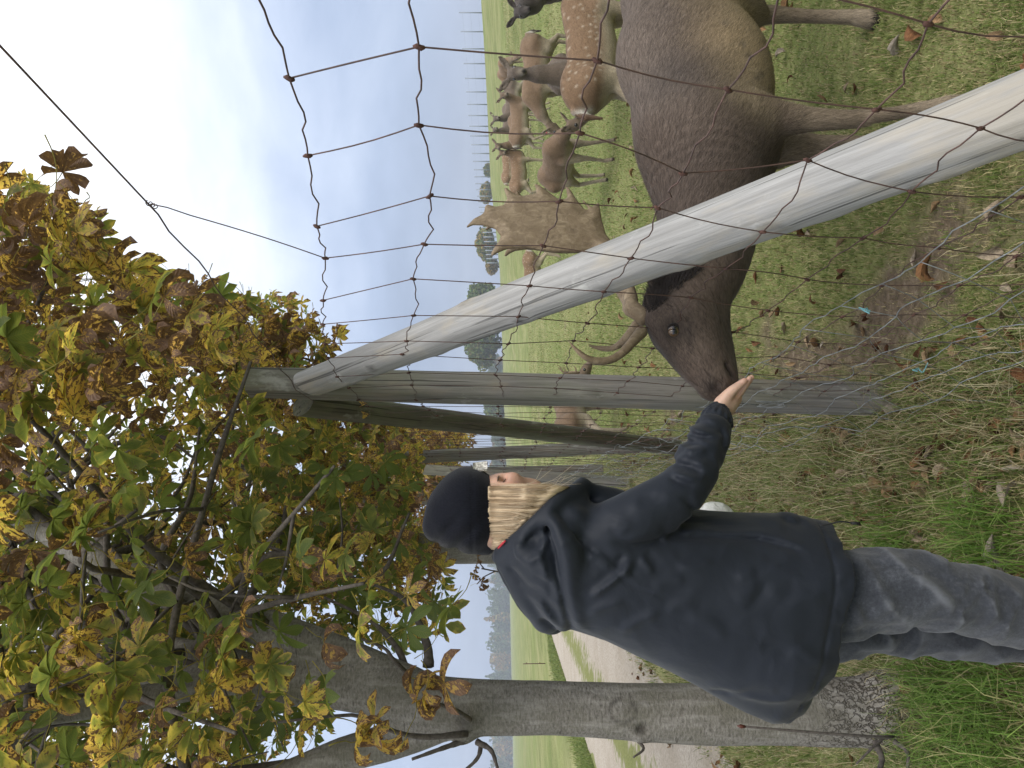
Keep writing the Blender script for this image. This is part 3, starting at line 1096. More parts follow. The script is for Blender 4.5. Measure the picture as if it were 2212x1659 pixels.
# ---- the big dark buck that takes the food
def build_buck():
    rng = np.random.default_rng(3)
    base = P(1800, 110, 2.65)
    root = empty('fallow_buck', (base[0], base[1], 0))
    tag(root, 'large dark brown fallow buck pushing its muzzle through the wire to a hand', 'deer')
    S, Rm = P(1520, 265, 2.47), P(1475, -70, 3.03)
    u = (Rm - S) / np.linalg.norm(Rm - S)
    u[2] = 0
    u /= np.linalg.norm(u)
    side = np.array([-u[1], u[0], 0])
    M = [u, side, np.array([0, 0, 1.0])]
    pr = [('e', P(1520, 262, 2.47), (0.25, 0.165, 0.228), M, 0.05),
          ('e', P(1488, 135, 2.68), (0.38, 0.185, 0.25), M, 0.08),
          ('e', P(1482, 0, 2.9), (0.30, 0.18, 0.245), M, 0.08),
          ('e', P(1478, -80, 3.04), (0.25, 0.17, 0.235), M, 0.08),
          ('e', P(1560, 160, 2.62), (0.25, 0.15, 0.15), M, 0.08)]
    pr += chain([(1512, 330, 2.4, 128), (1528, 440, 2.29, 113), (1520, 545, 2.17, 103), (1488, 640, 2.08, 84)], 0.07)
    pr += chain([(1590, 340, 2.42, 85), (1560, 430, 2.31, 85)], 0.06)
    # near shoulder blade and its muscle
    pr += [('e', P(1540, 275, 2.36), (0.13, 0.075, 0.2), M, 0.05)]
    # head
    pr += chain([(1458, 668, 2.06, 70), (1481, 705, 2.03, 79), (1518, 775, 1.985, 61), (1545, 820, 1.96, 45)], 0.03)
    pr += chain([(1528, 668, 2.06, 42), (1552, 740, 2.02, 30), (1564, 800, 1.975, 27), (1571, 820, 1.965, 21)], 0.03)
    pr += chain([(1556, 838, 1.955, 25), (1536, 842, 1.955, 25)], 0.02)
    pr += chain([(1426, 690, 2.0, 30), (1446, 735, 1.975, 24)], 0.03)            # brow
    pr += [('-e', P(1457, 716, 1.925), (0.024, 0.022, 0.019), None, 0.012)]       # eye socket
    pr += [('-c', P(1536, 849, 1.915), 0.010, P(1553, 830, 1.912), 0.004, 0.006)]  # nostril
    pr += [('-c', P(1583, 812, 1.925), 0.0045, P(1555, 775, 1.93), 0.002, 0.006)]  # mouth line
    # ears laid back
    for dd in (0.0, 0.2):
        pr += [('c', P(1415, 602, 2.02 + dd), 0.022, P(1400, 552, 2.08 + dd), 0.034, 0.02), ('c', P(1400, 552, 2.08 + dd), 0.034, P(1392, 508, 2.13 + dd), 0.008, 0.01)]
    # legs
    pr += chain([(1590, 262, 2.36, 66), (1668, 258, 2.34, 40), (1740, 258, 2.33, 27), (1808, 258, 2.32, 20), (1858, 256, 2.32, 18.5),
                 (1885, 252, 2.31, 13.5), (1941, 244, 2.31, 11.5), (2020, 228, 2.3, 12), (2045, 224, 2.3, 15), (2075, 218, 2.3, 12), (2108, 212, 2.3, 16)], 0.025)
    pr += chain([(1600, 320, 2.5, 70), (1690, 318, 2.5, 40), (1760, 316, 2.5, 24), (1850, 312, 2.48, 18), (1900, 310, 2.48, 12), (1990, 305, 2.47, 12), (2040, 302, 2.47, 15)], 0.025)
    pr += chain([(1500, 0, 2.8, 105), (1585, 22, 2.84, 60), (1640, 33, 2.88, 22), (1668, 32, 2.9, 19), (1740, 35, 2.91, 14.5), (1828, 37, 2.92, 15), (1850, 38, 2.92, 17), (1888, 42, 2.92, 19)], 0.03)
    pr += chain([(1520, -110, 3.05, 100), (1600, -85, 3.12, 55), (1660, -100, 3.14, 22), (1850, -90, 3.15, 15), (1862, -88, 3.15, 17)], 0.03)
    pr += [('c', P(1480, -190, 3.22), 0.03, P(1560, -200, 3.25), 0.02, 0.03)]

    nk0, nk1 = P(1520, 350, 2.38), P(1515, 560, 2.15)

    def disp(p):
        # neck wrinkles, crosswise to the neck
        ax = (nk1 - nk0)
        L = np.linalg.norm(ax)
        ax = ax / L
        s = (p - nk0) @ ax
        up = p[:, 2]
        w = np.exp(-((s - 0.10) / 0.075) ** 2) * sstep(up, 0.62, 0.74)
        ph = s * 170 + 1.8 * fbm(p * 6, 2, 2)
        d = 0.0022 * w * np.sin(ph)
        d += 0.0012 * fbm(p * 14, 3, 5) + 0.007 * fbm(p * 4, 2, 9)
        return d

    V, F = sdf_mesh(pr, 0.0078, disp)
    V = relax(V, F, 1, 0.4)
    # coat: black-brown neck and head, back painted greyer and paler as if sunlit, tawny belly and legs
    col = np.tile(np.array([0.112, 0.084, 0.067]), (len(V), 1))
    back = sstep(V[:, 2], 0.72, 1.05) * sstep(V[:, 0], 0.62, 0.95)
    col = blend(col, back * 0.85, (0.155, 0.125, 0.105))
    belly = sstep(-V[:, 2], -0.90, -0.62) * sstep(V[:, 0], 0.76, 1.0)
    belly = np.clip(belly + 0.18 * fbm(V * 7, 3, 1), 0, 1) * (belly > 0.02)
    col = blend(col, belly * 0.9, (0.27, 0.205, 0.125))
    lg = sstep(-V[:, 2], -0.62, -0.5)
    col = blend(col, lg * 0.9, (0.21, 0.165, 0.118))
    col = blend(col, sstep(-V[:, 2], -0.30, -0.12), (0.31, 0.25, 0.18))
    hoof = sstep(-V[:, 2], -0.045, -0.03)
    col = blend(col, hoof, (0.02, 0.018, 0.016))
    for c_, r_, cc, ww in ((P(1600, 230, 2.3), 0.07, (0.29, 0.23, 0.14), 0.6), (P(1560, 120, 2.5), 0.10, (0.30, 0.22, 0.13), 0.8),
                           (P(1640, 270, 2.3), 0.05, (0.2, 0.16, 0.1), 0.6),
                           (P(1530, 110, 2.48), 0.012, (0.07, 0.06, 0.05), 0.0), (P(1470, 200, 2.4), 0.12, (0.055, 0.047, 0.045), 0.6)):
        col = blend(col, gauss(V, c_, r_) * ww, cc)
    for sx, sy in ((1620, 190), (1596, 150), (1607, 205), (1560, 60), (1590, 115)):
        col = blend(col, gauss(V, P(sx, sy, 2.5), np.array([0.014, 0.4, 0.012])) * 0.7 * (V[:, 0] > 0.7), (0.07, 0.06, 0.05))
    nkw = sstep(-V[:, 0], -0.86, -0.62) * sstep(V[:, 2], 0.5, 0.62)
    col = blend(col, nkw * 0.85, (0.074, 0.056, 0.046))
    head = sstep(-V[:, 0], -0.42, -0.3)
    col = blend(col, head, (0.082, 0.060, 0.048))
    col = blend(col, head * gauss(V, P(1440, 770, 1.95), np.array([0.09, 0.2, 0.07])) * 0.9, (0.026, 0.021, 0.020))
    col = blend(col, head * gauss(V, P(1500, 745, 1.9), np.array([0.07, 0.12, 0.07])) * 0.6, (0.115, 0.086, 0.067))
    col = blend(col, gauss(V, P(1535, 842, 1.91), np.array([0.04, 0.05, 0.035])) * 0.9, (0.05, 0.04, 0.034))
    col = blend(col, gauss(V, P(1541, 842, 1.915), 0.016), (0.010, 0.008, 0.008))
    mt0, mt1 = P(1584, 814, 1.93), P(1554, 774, 1.935)
    tq = np.clip(((V - mt0) @ (mt1 - mt0)) / ((mt1 - mt0) @ (mt1 - mt0)), 0, 1)
    col = blend(col, np.exp(-(((V - mt0 - tq[:, None] * (mt1 - mt0)) ** 2).sum(1)) / 0.007 ** 2) * (V[:, 1] < 1.95) * 0.9, (0.014, 0.011, 0.010))
    col = blend(col, gauss(V, P(1562, 800, 1.92), np.array([0.02, 0.05, 0.02])) * 0.5, (0.10, 0.075, 0.058))
    col = blend(col, gauss(V, P(1578, 835, 1.94), 0.024) * 0.5, (0.12, 0.09, 0.075))
    col = blend(col, gauss(V, P(1457, 716, 1.94), 0.033) * 0.9, (0.024, 0.018, 0.015))
    col = blend(col, gauss(V, P(1490, 728, 1.93), np.array([0.05, 0.08, 0.008])) * 0.6, (0.025, 0.02, 0.018))
    col = blend(col, gauss(V, P(1425, 622, 1.98), np.array([0.05, 0.2, 0.05])) * 0.8, (0.022, 0.018, 0.016))
    # hair flow: from the nose back to the tail, sinking a little
    flow = np.tile(np.array([0.72, 0.35, -0.45]), (len(V), 1))
    lw = sstep(-V[:, 2], -0.62, -0.45)[:, None]
    flow = flow * (1 - lw) + np.array([0.05, 0, -1.0]) * lw
    hw = head[:, None]
    flow = flow * (1 - hw) + np.array([0.75, 0.2, 0.55]) * hw
    me = make_mesh('buck_body', V, F, True, {'coat': rgba(col), 'flow': np.where(V[:, 2:3] < 0.58, V[:, [2, 1, 0]], V)})
    body = link('body', me, root, COAT)
    rng = np.random.default_rng(5)
    b = MB()
    VV, FF, cc = fur(V, F, col, flow, 190000, 0.028, 0.0007, rng, 0.10, cvar=0.55, keep=lambda p, g: (p[:, 0] > 0.40) | (g.random(len(p)) < 0.16))
    b.add(VV, FF, coat=cc)
    tag(link('hair_coat', b.mesh('hair_coat', False), body, HAIRS), kind='stuff')
    # tufts of longer dark hair behind the jaw and on the crown
    b = MB()
    for (cx, cy, cd), L, n in (((1440, 600, 2.0), 0.05, 500), ((1398, 640, 2.0), 0.04, 500), ((1470, 590, 2.02), 0.045, 400)):
        c_ = P(cx, cy, cd)
        w_ = np.exp(-((V - c_) ** 2).sum(1) / 0.045 ** 2)
        sel = np.nonzero(w_ > 0.3)[0]
        if len(sel) == 0:
            continue
        N = vnormals(V, F)
        ii = rng.choice(sel, n)
        p0 = V[ii]
        dr = np.array([0.6, 0.1, -0.35]) + rng.normal(0, 0.25, (n, 3)) + N[ii] * 0.35
        dr /= np.linalg.norm(dr, axis=1)[:, None]
        s = np.cross(dr, N[ii])
        Ls = L * rng.uniform(0.6, 1.2, n)[:, None]
        VV = np.stack([p0 - s * 0.0012, p0 + s * 0.0012, p0 + dr * Ls], 1).reshape(-1, 3)
        b.add(VV, np.arange(3 * n).reshape(-1, 3), coat=np.tile([0.018, 0.015, 0.014, 1], (3 * n, 1)))
    tag(link('mane_tufts', b.mesh('mane_tufts', False), body, HAIRS), kind='stuff')
    # eye with amber iris, long dark pupil and a pale crescent
    ec = P(1455.5, 715.5, 1.957)
    ax = CPOS - ec + np.array([-0.25, 0, 0.1])
    V2, F2, th, ph = ball(ec, 0.0195, 16, ax)
    c2 = np.tile(np.array([0.02, 0.014, 0.011]), (len(V2), 1))
    c2 = blend(c2, (th < 0.78).astype(float), (0.30, 0.22, 0.11))
    c2 = blend(c2, (th < 0.66).astype(float), (0.09, 0.055, 0.03))
    loc = (V2 - ec) / 0.0195
    c2 = blend(c2, ((loc[:, 0] / 0.52) ** 2 + ((loc[:, 2] - 0.12) / 0.34) ** 2 < 1).astype(float) * (th < 0.9), (0.006, 0.006, 0.008))
    link('eye', make_mesh('buck_eye', V2, F2, True, {'coat': rgba(c2)}), root, EYE)
    lid = []
    for t in np.linspace(0, 2 * np.pi, 26):
        a_ = ax / np.linalg.norm(ax)
        e1 = np.cross(a_, (0, 0, 1.0))
        e1 /= np.linalg.norm(e1)
        e2 = np.cross(a_, e1)
        e2, e1 = e2 * 1.0, e1
        lid.append(ec + a_ * 0.0085 + e1 * 0.0195 * math.cos(t) + e2 * 0.0165 * math.sin(t))
    b = MB()
    V3, F3 = tube(lid, 0.0034, 8)
    b.add(V3, F3, coat=np.tile([0.016, 0.012, 0.011, 1], (len(V3), 1)), flow=V3)
    link('eyelid', b.mesh('eyelid'), root, COAT)

    # ---- antlers: shovel-shaped palms, drawn as a flat outline with thickness and cupping
    zo = [(1940, 1480), (1850, 1340), (1815, 1180), (1800, 1050), (1792, 950), (1778, 893), (1745, 925), (1690, 968), (1640, 935), (1596, 880), (1562, 862),
          (1568, 895), (1625, 965), (1648, 1010), (1600, 1005), (1540, 930), (1490, 850), (1430, 722), (1388, 680), (1360, 690), (1385, 760), (1392, 835), (1340, 872),
          (1250, 852), (1140, 752), (1030, 662), (985, 643), (965, 670), (990, 722), (985, 785), (900, 802), (820, 822), (750, 812), (680, 762), (620, 702),
          (592, 686), (583, 740), (622, 860), (580, 950), (480, 972), (420, 950), (370, 938), (342, 970), (335, 1040), (300, 1082), (210, 1130), (125, 1222),
          (106, 1250), (125, 1260), (200, 1226), (300, 1230), (400, 1252), (480, 1292), (540, 1382), (510, 1452), (440, 1560), (416, 1622), (440, 1642),
          (500, 1602), (600, 1556), (750, 1540), (900, 1546), (1050, 1570), (1200, 1590), (1400, 1592), (1600, 1582), (1720, 1592), (1860, 1620), (1960, 1640), (2010, 1560)]
    px_ = np.array([((1800 + a * 0.3164) / 1.8228, (500 + b_ * 0.3164) / 1.8228) for a, b_ in zo])
    cen = px_.mean(0)

    def antler(scale, d0, shift, base_px, tines, near):
        pp = cen + (px_ - cen) * scale + np.array(shift)
        poly = np.array([P(a, b_, d0) for a, b_ in pp])
        x0, z0 = poly[:, 0], poly[:, 2]
        lo = np.array([x0.min() - 0.02, d0 - 0.14, z0.min() - 0.02])
        hi = np.array([x0.max() + 0.02, d0 + 0.14, z0.max() + 0.02])
        xc, zc = x0.mean(), z0.mean()

        def palm(X, Y, Z):
            xs, zs = X[:, 0, 0], Z[0, 0, :]
            XX, ZZ = np.meshgrid(xs, zs, indexing='ij')
            d2 = np.full(XX.shape, 1e9)
            inside = np.zeros(XX.shape, bool)
            n = len(x0)
            for a in range(n):
                b_ = (a + 1) % n
                ex, ez = x0[b_] - x0[a], z0[b_] - z0[a]
                wx, wz = XX - x0[a], ZZ - z0[a]
                t = np.clip((wx * ex + wz * ez) / (ex * ex + ez * ez), 0, 1)
                d2 = np.minimum(d2, (wx - ex * t) ** 2 + (wz - ez * t) ** 2)
                cnd = (z0[a] > ZZ) != (z0[b_] > ZZ)
                with np.errstate(divide='ignore', invalid='ignore'):
                    xi = (x0[b_] - x0[a]) * (ZZ - z0[a]) / (z0[b_] - z0[a]) + x0[a]
                inside ^= cnd & (XX < xi)
            d2 = np.sqrt(d2) * np.where(inside, -1, 1)
            rr = 0.006
            y0 = d0 + 0.45 * (XX - xc) * (1 if near else -1) + 0.5 * ((XX - xc) ** 2) + 0.35 * (ZZ - zc) ** 2
            thick = 0.35 * np.minimum(np.maximum(-d2, 0), 0.03) ** 1.0
            q = np.abs(Y - y0[:, None, :]) - thick[:, None, :]
            e = np.maximum(d2 + rr, 0)[:, None, :]
            return np.sqrt(e ** 2 + np.maximum(q, 0) ** 2) - rr + np.minimum(np.maximum(q, 0) * 0, 0)

        pr = [('f', palm, lo, hi, 0.012)]
        pts = [(cen[0] + (a - cen[0]) * scale + shift[0], cen[1] + (b_ - cen[1]) * scale + shift[1], d0 + 0.45 * 0 + e, r_) for a, b_, e, r_ in
               ((1305, 540, -0.03, 20), (1330, 565, -0.04, 19))]
        pr += chain(pts + base_px, 0.02)
        for t in tines:
            pr += chain(t, 0.012)

        def disp(p):
            return 0.0009 * fbm(p * np.array([50, 50, 30]), 3, 7)
        V, F = sdf_mesh(pr, 0.0042, disp)
        V = relax(V, F, 1, 0.4)
        link('antler', make_mesh('antler', V, F, True, {'flow': V}), root, ANTLER)

    hz = lambda a, b_: ((2200 + a * 0.3617) / 1.8228, (1000 + b_ * 0.3617) / 1.8228)
    t1 = [(*hz(900, 850), 2.0, 14), (*hz(800, 960), 1.98, 11), (*hz(700, 1070), 1.965, 9.5), (*hz(570, 1150), 1.95, 9), (*hz(430, 1165), 1.94, 8.5),
          (*hz(300, 1130), 1.93, 7), (*hz(200, 1050), 1.93, 5), (*hz(112, 955), 1.93, 2)]
    t2 = [(*hz(850, 780), 2.1, 13), (*hz(770, 880), 2.12, 10.5), (*hz(690, 960), 2.14, 8.5), (*hz(600, 1022), 2.15, 7), (*hz(480, 1030), 2.16, 6), (*hz(330, 1000), 2.17, 2.5)]
    antler(1.0, 2.22, (0, 0), [(*hz(770, 430), 2.09, 15), (*hz(800, 570), 2.05, 16), (*hz(920, 690), 2.03, 19)], [t1], True)
    antler(0.80, 2.62, (8, 8), [(*hz(740, 500), 2.3, 13), (*hz(760, 600), 2.2, 13), (*hz(880, 660), 2.12, 16)], [t2], False)
    return root


build_buck()
# ---- the herd behind: one builder, posed per animal
def deer_mesh(h, hb, hd, scale=1.0, coat='rust', spots=0.0, seed=0, legs=(0, 0, 0, 0), antler=False, tag_ear=False, name='fallow_doe',
              label='', at=(0, 0), heading=0.0, fur_n=6000, roll=0.0, dz=0.0):
    """hb = head base (local: x forward, y left, z up), hd = direction the face points; legs = forward swing of LF RF LH RH"""
    rng = np.random.default_rng(seed)
    hb, hd = np.array(hb, float), np.array(hd, float)
    hd /= np.linalg.norm(hd)
    A = []
    A += [('e', (0.02, 0, 0.615), (0.36, 0.135, 0.165), None, 0.06), ('e', (0.26, 0, 0.625), (0.20, 0.115, 0.175), None, 0.06),
          ('e', (-0.29, 0, 0.665), (0.205, 0.128, 0.16), None, 0.06), ('e', (-0.06, 0, 0.57), (0.27, 0.135, 0.14), None, 0.06)]
    nb = np.array([0.36, 0, 0.70])
    midn = 0.5 * (nb + hb) + np.array([0.03, 0, -0.015])
    A += [('c', nb, 0.095, midn, 0.062, 0.06), ('c', midn, 0.062, hb, 0.047, 0.05), ('c', (0.38, 0, 0.60), 0.09, midn, 0.055, 0.06)]
    sidev = np.cross(hd, (0, 0, 1.0))
    sidev /= np.linalg.norm(sidev)
    upv = np.cross(sidev, hd)
    if upv @ (hb - nb) < -0.2:
        pass
    sk = hb + hd * 0.03 + upv * 0.012
    A += [('c', sk, 0.058, hb + hd * 0.10 - upv * 0.005, 0.05, 0.03), ('c', hb + hd * 0.10 - upv * 0.008, 0.047, hb + hd * 0.205 - upv * 0.03, 0.026, 0.03),
          ('c', hb + hd * 0.03 - upv * 0.04, 0.035, hb + hd * 0.19 - upv * 0.045, 0.016, 0.02)]
    ears = []
    for s in (-1, 1):
        e0 = sk + sidev * s * 0.042 + upv * 0.03 - hd * 0.02
        ed = sidev * s * 0.75 + upv * 0.62 - hd * 0.25
        ed /= np.linalg.norm(ed)
        fw = hd - ed * (hd @ ed)
        fw /= np.linalg.norm(fw)
        wd = np.cross(ed, fw)
        c = e0 + ed * 0.075
        A += [('e', c, (0.078, 0.034, 0.012), [ed, wd, fw], 0.012), ('c', e0 - ed * 0.02, 0.018, e0 + ed * 0.03, 0.016, 0.015),
              ('-e', c + fw * 0.012 + ed * 0.004, (0.058, 0.022, 0.012), [ed, wd, fw], 0.006)]
        ears.append((c, ed, fw))
    for q, s in ((0, 1), (1, -1)):
        f = legs[q]
        kx = 0.275 + 0.10 * f
        hx = 0.275 + 0.30 * f
        A += [('c', (0.26, 0.085 * s, 0.56), 0.075, (kx, 0.075 * s, 0.40), 0.04, 0.04), ('c', (kx, 0.075 * s, 0.40), 0.04, (kx + 0.02 * f, 0.07 * s, 0.31), 0.026, 0.02),
              ('c', (kx + 0.02 * f, 0.07 * s, 0.31), 0.026, (hx - 0.01, 0.068 * s, 0.10), 0.0165, 0.012), ('c', (hx - 0.01, 0.068 * s, 0.10), 0.0165, (hx, 0.068 * s, 0.07), 0.02, 0.01),
              ('c', (hx, 0.068 * s, 0.07), 0.017, (hx + 0.025, 0.068 * s, 0.012), 0.021, 0.01)]
    for q, s in ((2, 1), (3, -1)):
        f = legs[q]
        hk = -0.43 + 0.16 * f
        hx = -0.40 + 0.32 * f
        A += [('c', (-0.32, 0.085 * s, 0.62), 0.115, (-0.27 + 0.06 * f, 0.085 * s, 0.47), 0.075, 0.05), ('c', (-0.27 + 0.06 * f, 0.085 * s, 0.47), 0.068, (hk, 0.075 * s, 0.335), 0.028, 0.03),
              ('c', (hk - 0.008, 0.075 * s, 0.335), 0.027, (hx, 0.07 * s, 0.10), 0.0175, 0.012), ('c', (hx, 0.07 * s, 0.10), 0.0175, (hx + 0.01, 0.07 * s, 0.07), 0.021, 0.01),
              ('c', (hx + 0.01, 0.07 * s, 0.07), 0.018, (hx + 0.03, 0.07 * s, 0.012), 0.021, 0.01)]
    A += [('c', (-0.485, 0, 0.735), 0.026, (-0.525, 0, 0.66), 0.024, 0.02), ('c', (-0.525, 0, 0.66), 0.024, (-0.535, 0, 0.55), 0.010, 0.01)]

    def disp(p):
        return 0.003 * fbm(p * 16, 2, seed)
    V, F = sdf_mesh(A, h, disp)
    V = relax(V, F, 1, 0.35)
    x, y, z = V.T
    pal = {'rust': ((0.18, 0.116, 0.070), (0.33, 0.275, 0.195), (0.105, 0.072, 0.046)), 'brown': ((0.165, 0.112, 0.072), (0.31, 0.26, 0.19), (0.085, 0.055, 0.038)),
           'dark': ((0.062, 0.051, 0.046), (0.105, 0.088, 0.075), (0.035, 0.03, 0.028)), 'greybrown': ((0.13, 0.10, 0.078), (0.30, 0.26, 0.20), (0.07, 0.055, 0.045))}[coat]
    col = np.tile(np.array(pal[0]), (len(V), 1))
    nz = fbm(V * 6, 3, seed + 2)
    col = blend(col, sstep(z + 0.03 * nz, 0.60, 0.50) * (np.abs(y) < 0.3), pal[1])
    col = blend(col, sstep(z, 0.80, 0.84) * np.exp(-(y / 0.035) ** 2) * (x < 0.42), pal[2])
    lg = sstep(z, 0.46, 0.34)
    col = blend(col, lg * 0.85, np.array(pal[1]) * 0.95)
    col = blend(col, sstep(z, 0.035, 0.02), (0.02, 0.018, 0.016))
    neck = sstep((V - nb) @ ((hb - nb) / np.linalg.norm(hb - nb)), 0.05, 0.3)
    col = blend(col, neck * 0.55, np.array(pal[0]) * 0.75 + 0.02)
    hx = (V - hb) @ hd
    hr = np.linalg.norm(V - (hb + hd * 0.1), axis=1)
    hm = (hr < 0.17).astype(float)
    col = blend(col, hm * 0.7, np.array(pal[0]) * 0.62 + 0.012)
    col = blend(col, hm * sstep(hx, 0.12, 0.2) * 0.6, np.array(pal[1]) * 0.6)
    col = blend(col, gauss(V, hb + hd * 0.232 - upv * 0.022, 0.026), (0.008, 0.007, 0.007))
    for s_ in (-1, 1):
        col = blend(col, gauss(V, hb + hd * 0.083 + sidev * s_ * 0.05 + upv * 0.014, 0.022) * 0.8, np.array(pal[1]) * 0.8)
    col = blend(col, gauss(V, hb + hd * 0.12 + upv * 0.03, 0.035) * 0.7, np.array(pal[0]) * 0.4)
    for (c, ed, fw) in ears:
        near = np.exp(-((V - c) ** 2).sum(1) / 0.06 ** 2)
        col = blend(col, near * sstep((V - c) @ fw, -0.004, 0.004) * 0.8, (0.22, 0.18, 0.15) if coat != 'dark' else (0.06, 0.05, 0.045))
        col = blend(col, np.exp(-((V - c - ed * 0.075) ** 2).sum(1) / 0.03 ** 2) * 0.7, (0.035, 0.03, 0.028))
    if coat != 'dark':
        rump = np.exp(-(((x + 0.515) / 0.035) ** 2 + ((z - 0.62) / 0.13) ** 2 + ((np.abs(y)) / 0.10) ** 2) ** 1.5)
        col = blend(col, rump * 1.2, (0.55, 0.52, 0.46))
        edge = np.exp(-((np.abs(y) - 0.095) / 0.016) ** 2) * sstep(-x, 0.46, 0.49) * (z > 0.50) * (z < 0.76)
        col = blend(col, edge * 0.9, (0.03, 0.025, 0.022))
    tl = (x < -0.515) & (np.abs(y) < 0.03)
    col = blend(col, tl * 0.9, (0.045, 0.032, 0.025) if coat != 'rust' else (0.12, 0.06, 0.03))
    if spots:
        sp = []
        for k in range(70):
            sx, sz = rng.uniform(-0.46, 0.36), rng.uniform(0.56, 0.83)
            if all((sx - a) ** 2 + (sz - b) ** 2 > 0.036 ** 2 for a, b in sp):
                sp.append((sx, sz))
        sp += [(a, 0.585 + 0.012 * math.sin(a * 9)) for a in np.arange(-0.3, 0.22, 0.045)]
        w = np.zeros(len(V))
        for a, b in sp:
            w = np.maximum(w, np.exp(-((((x - a) / 0.0085) ** 2 + ((z - b) / 0.0115) ** 2)) ** 2))
        col = blend(col, w * spots * (np.abs(y) > 0.03), (0.40, 0.34, 0.26))
    flow = np.tile(np.array([-0.9, 0, -0.45]), (len(V), 1))
    lw = sstep(z, 0.5, 0.35)[:, None]
    flow = flow * (1 - lw) + np.array([0, 0, -1.0]) * lw
    rot = np.array([[math.cos(heading), -math.sin(heading), 0], [math.sin(heading), math.cos(heading), 0], [0, 0, 1]])
    X0, Y0 = at
    org = np.array([X0, Y0, float(gz(X0, Y0)) + dz])
    W = lambda q: (np.asarray(q) * scale) @ rot.T + org
    root = empty(name, org)
    tag(root, label, 'deer', 'fallow deer of the herd on the pasture')
    Vw = W(V)
    body = link('body', make_mesh(name + '_body', Vw, F, True, {'coat': rgba(col), 'flow': np.where(V[:, 2:3] < 0.48, V[:, [2, 1, 0]], V)}), root, COAT)
    if fur_n:
        b = MB()
        dist = math.hypot(X0, Y0)
        VV, FF, cc = fur(Vw, F, col, flow @ rot.T, fur_n, 0.02 * scale, 0.0005 * max(1, dist / 3), rng, 0.15)
        b.add(VV, FF, coat=cc)
        tag(link('hair_coat', b.mesh('hair_coat', False), body, HAIRS), kind='stuff')
    for s in (-1, 1):
        ec = hb + hd * 0.083 + sidev * s * 0.043 + upv * 0.016
        V2, F2, th, ph = ball(W(ec), 0.0215 * scale, 7)
        link('eye', make_mesh('eye', V2, F2, True, {'coat': np.tile([0.008, 0.006, 0.005, 1], (len(V2), 1))}), root, EYE)
    if tag_ear:
        c, ed, fw = ears[0] if tag_ear < 0 else ears[1]
        b = MB()
        u3, w3 = ed, np.cross(ed, fw)
        q = [c + fw * 0.02 + (u3 * a + w3 * e) for a, e in ((-0.028, -0.02), (0.028, -0.02), (0.028, 0.02), (-0.028, 0.02))]
        q += [k + fw * 0.006 for k in q]
        b.add(W(q), np.array([[0, 1, 2, 3], [7, 6, 5, 4], [0, 4, 5, 1], [1, 5, 6, 2], [2, 6, 7, 3], [3, 7, 4, 0]]))
        mt, nt, out = new_mat('red_plastic')
        pbsdf(nt, out, (0.55, 0.03, 0.03), 0.4)
        link('ear_tag', b.mesh('ear_tag', False), root, mt)
    if antler:
        for s in (-1, 1):
            b = MB()
            base_ = sk + upv * 0.05 + sidev * s * 0.025
            main = [base_, base_ + upv * 0.08 + sidev * s * 0.05 - hd * 0.02, base_ + upv * 0.17 + sidev * s * 0.08 - hd * 0.05, base_ + upv * 0.25 + sidev * s * 0.07 - hd * 0.02]
            mm = spline(main, 14)
            V4, F4 = tube(W(mm), np.linspace(0.013, 0.006, 14) * scale, 7)
            b.add(V4, F4, flow=V4)
            for k, L in ((2, 0.09), (8, 0.07), (11, 0.06)):
                t0 = mm[k]
                V4, F4 = tube(W(spline([t0, t0 + hd * L * 0.6 + upv * L * 0.3, t0 + hd * L * 0.8 + upv * L * 0.9], 7)), np.linspace(0.008, 0.002, 7) * scale, 6)
                b.add(V4, F4, flow=V4)
            link('antler', b.mesh('antler'), root, ANTLER)
    return root


def at_px(y, d):
    """ground position at depth d below picture row y"""
    q = P(1100, y, d)
    return (q[0], q[1])


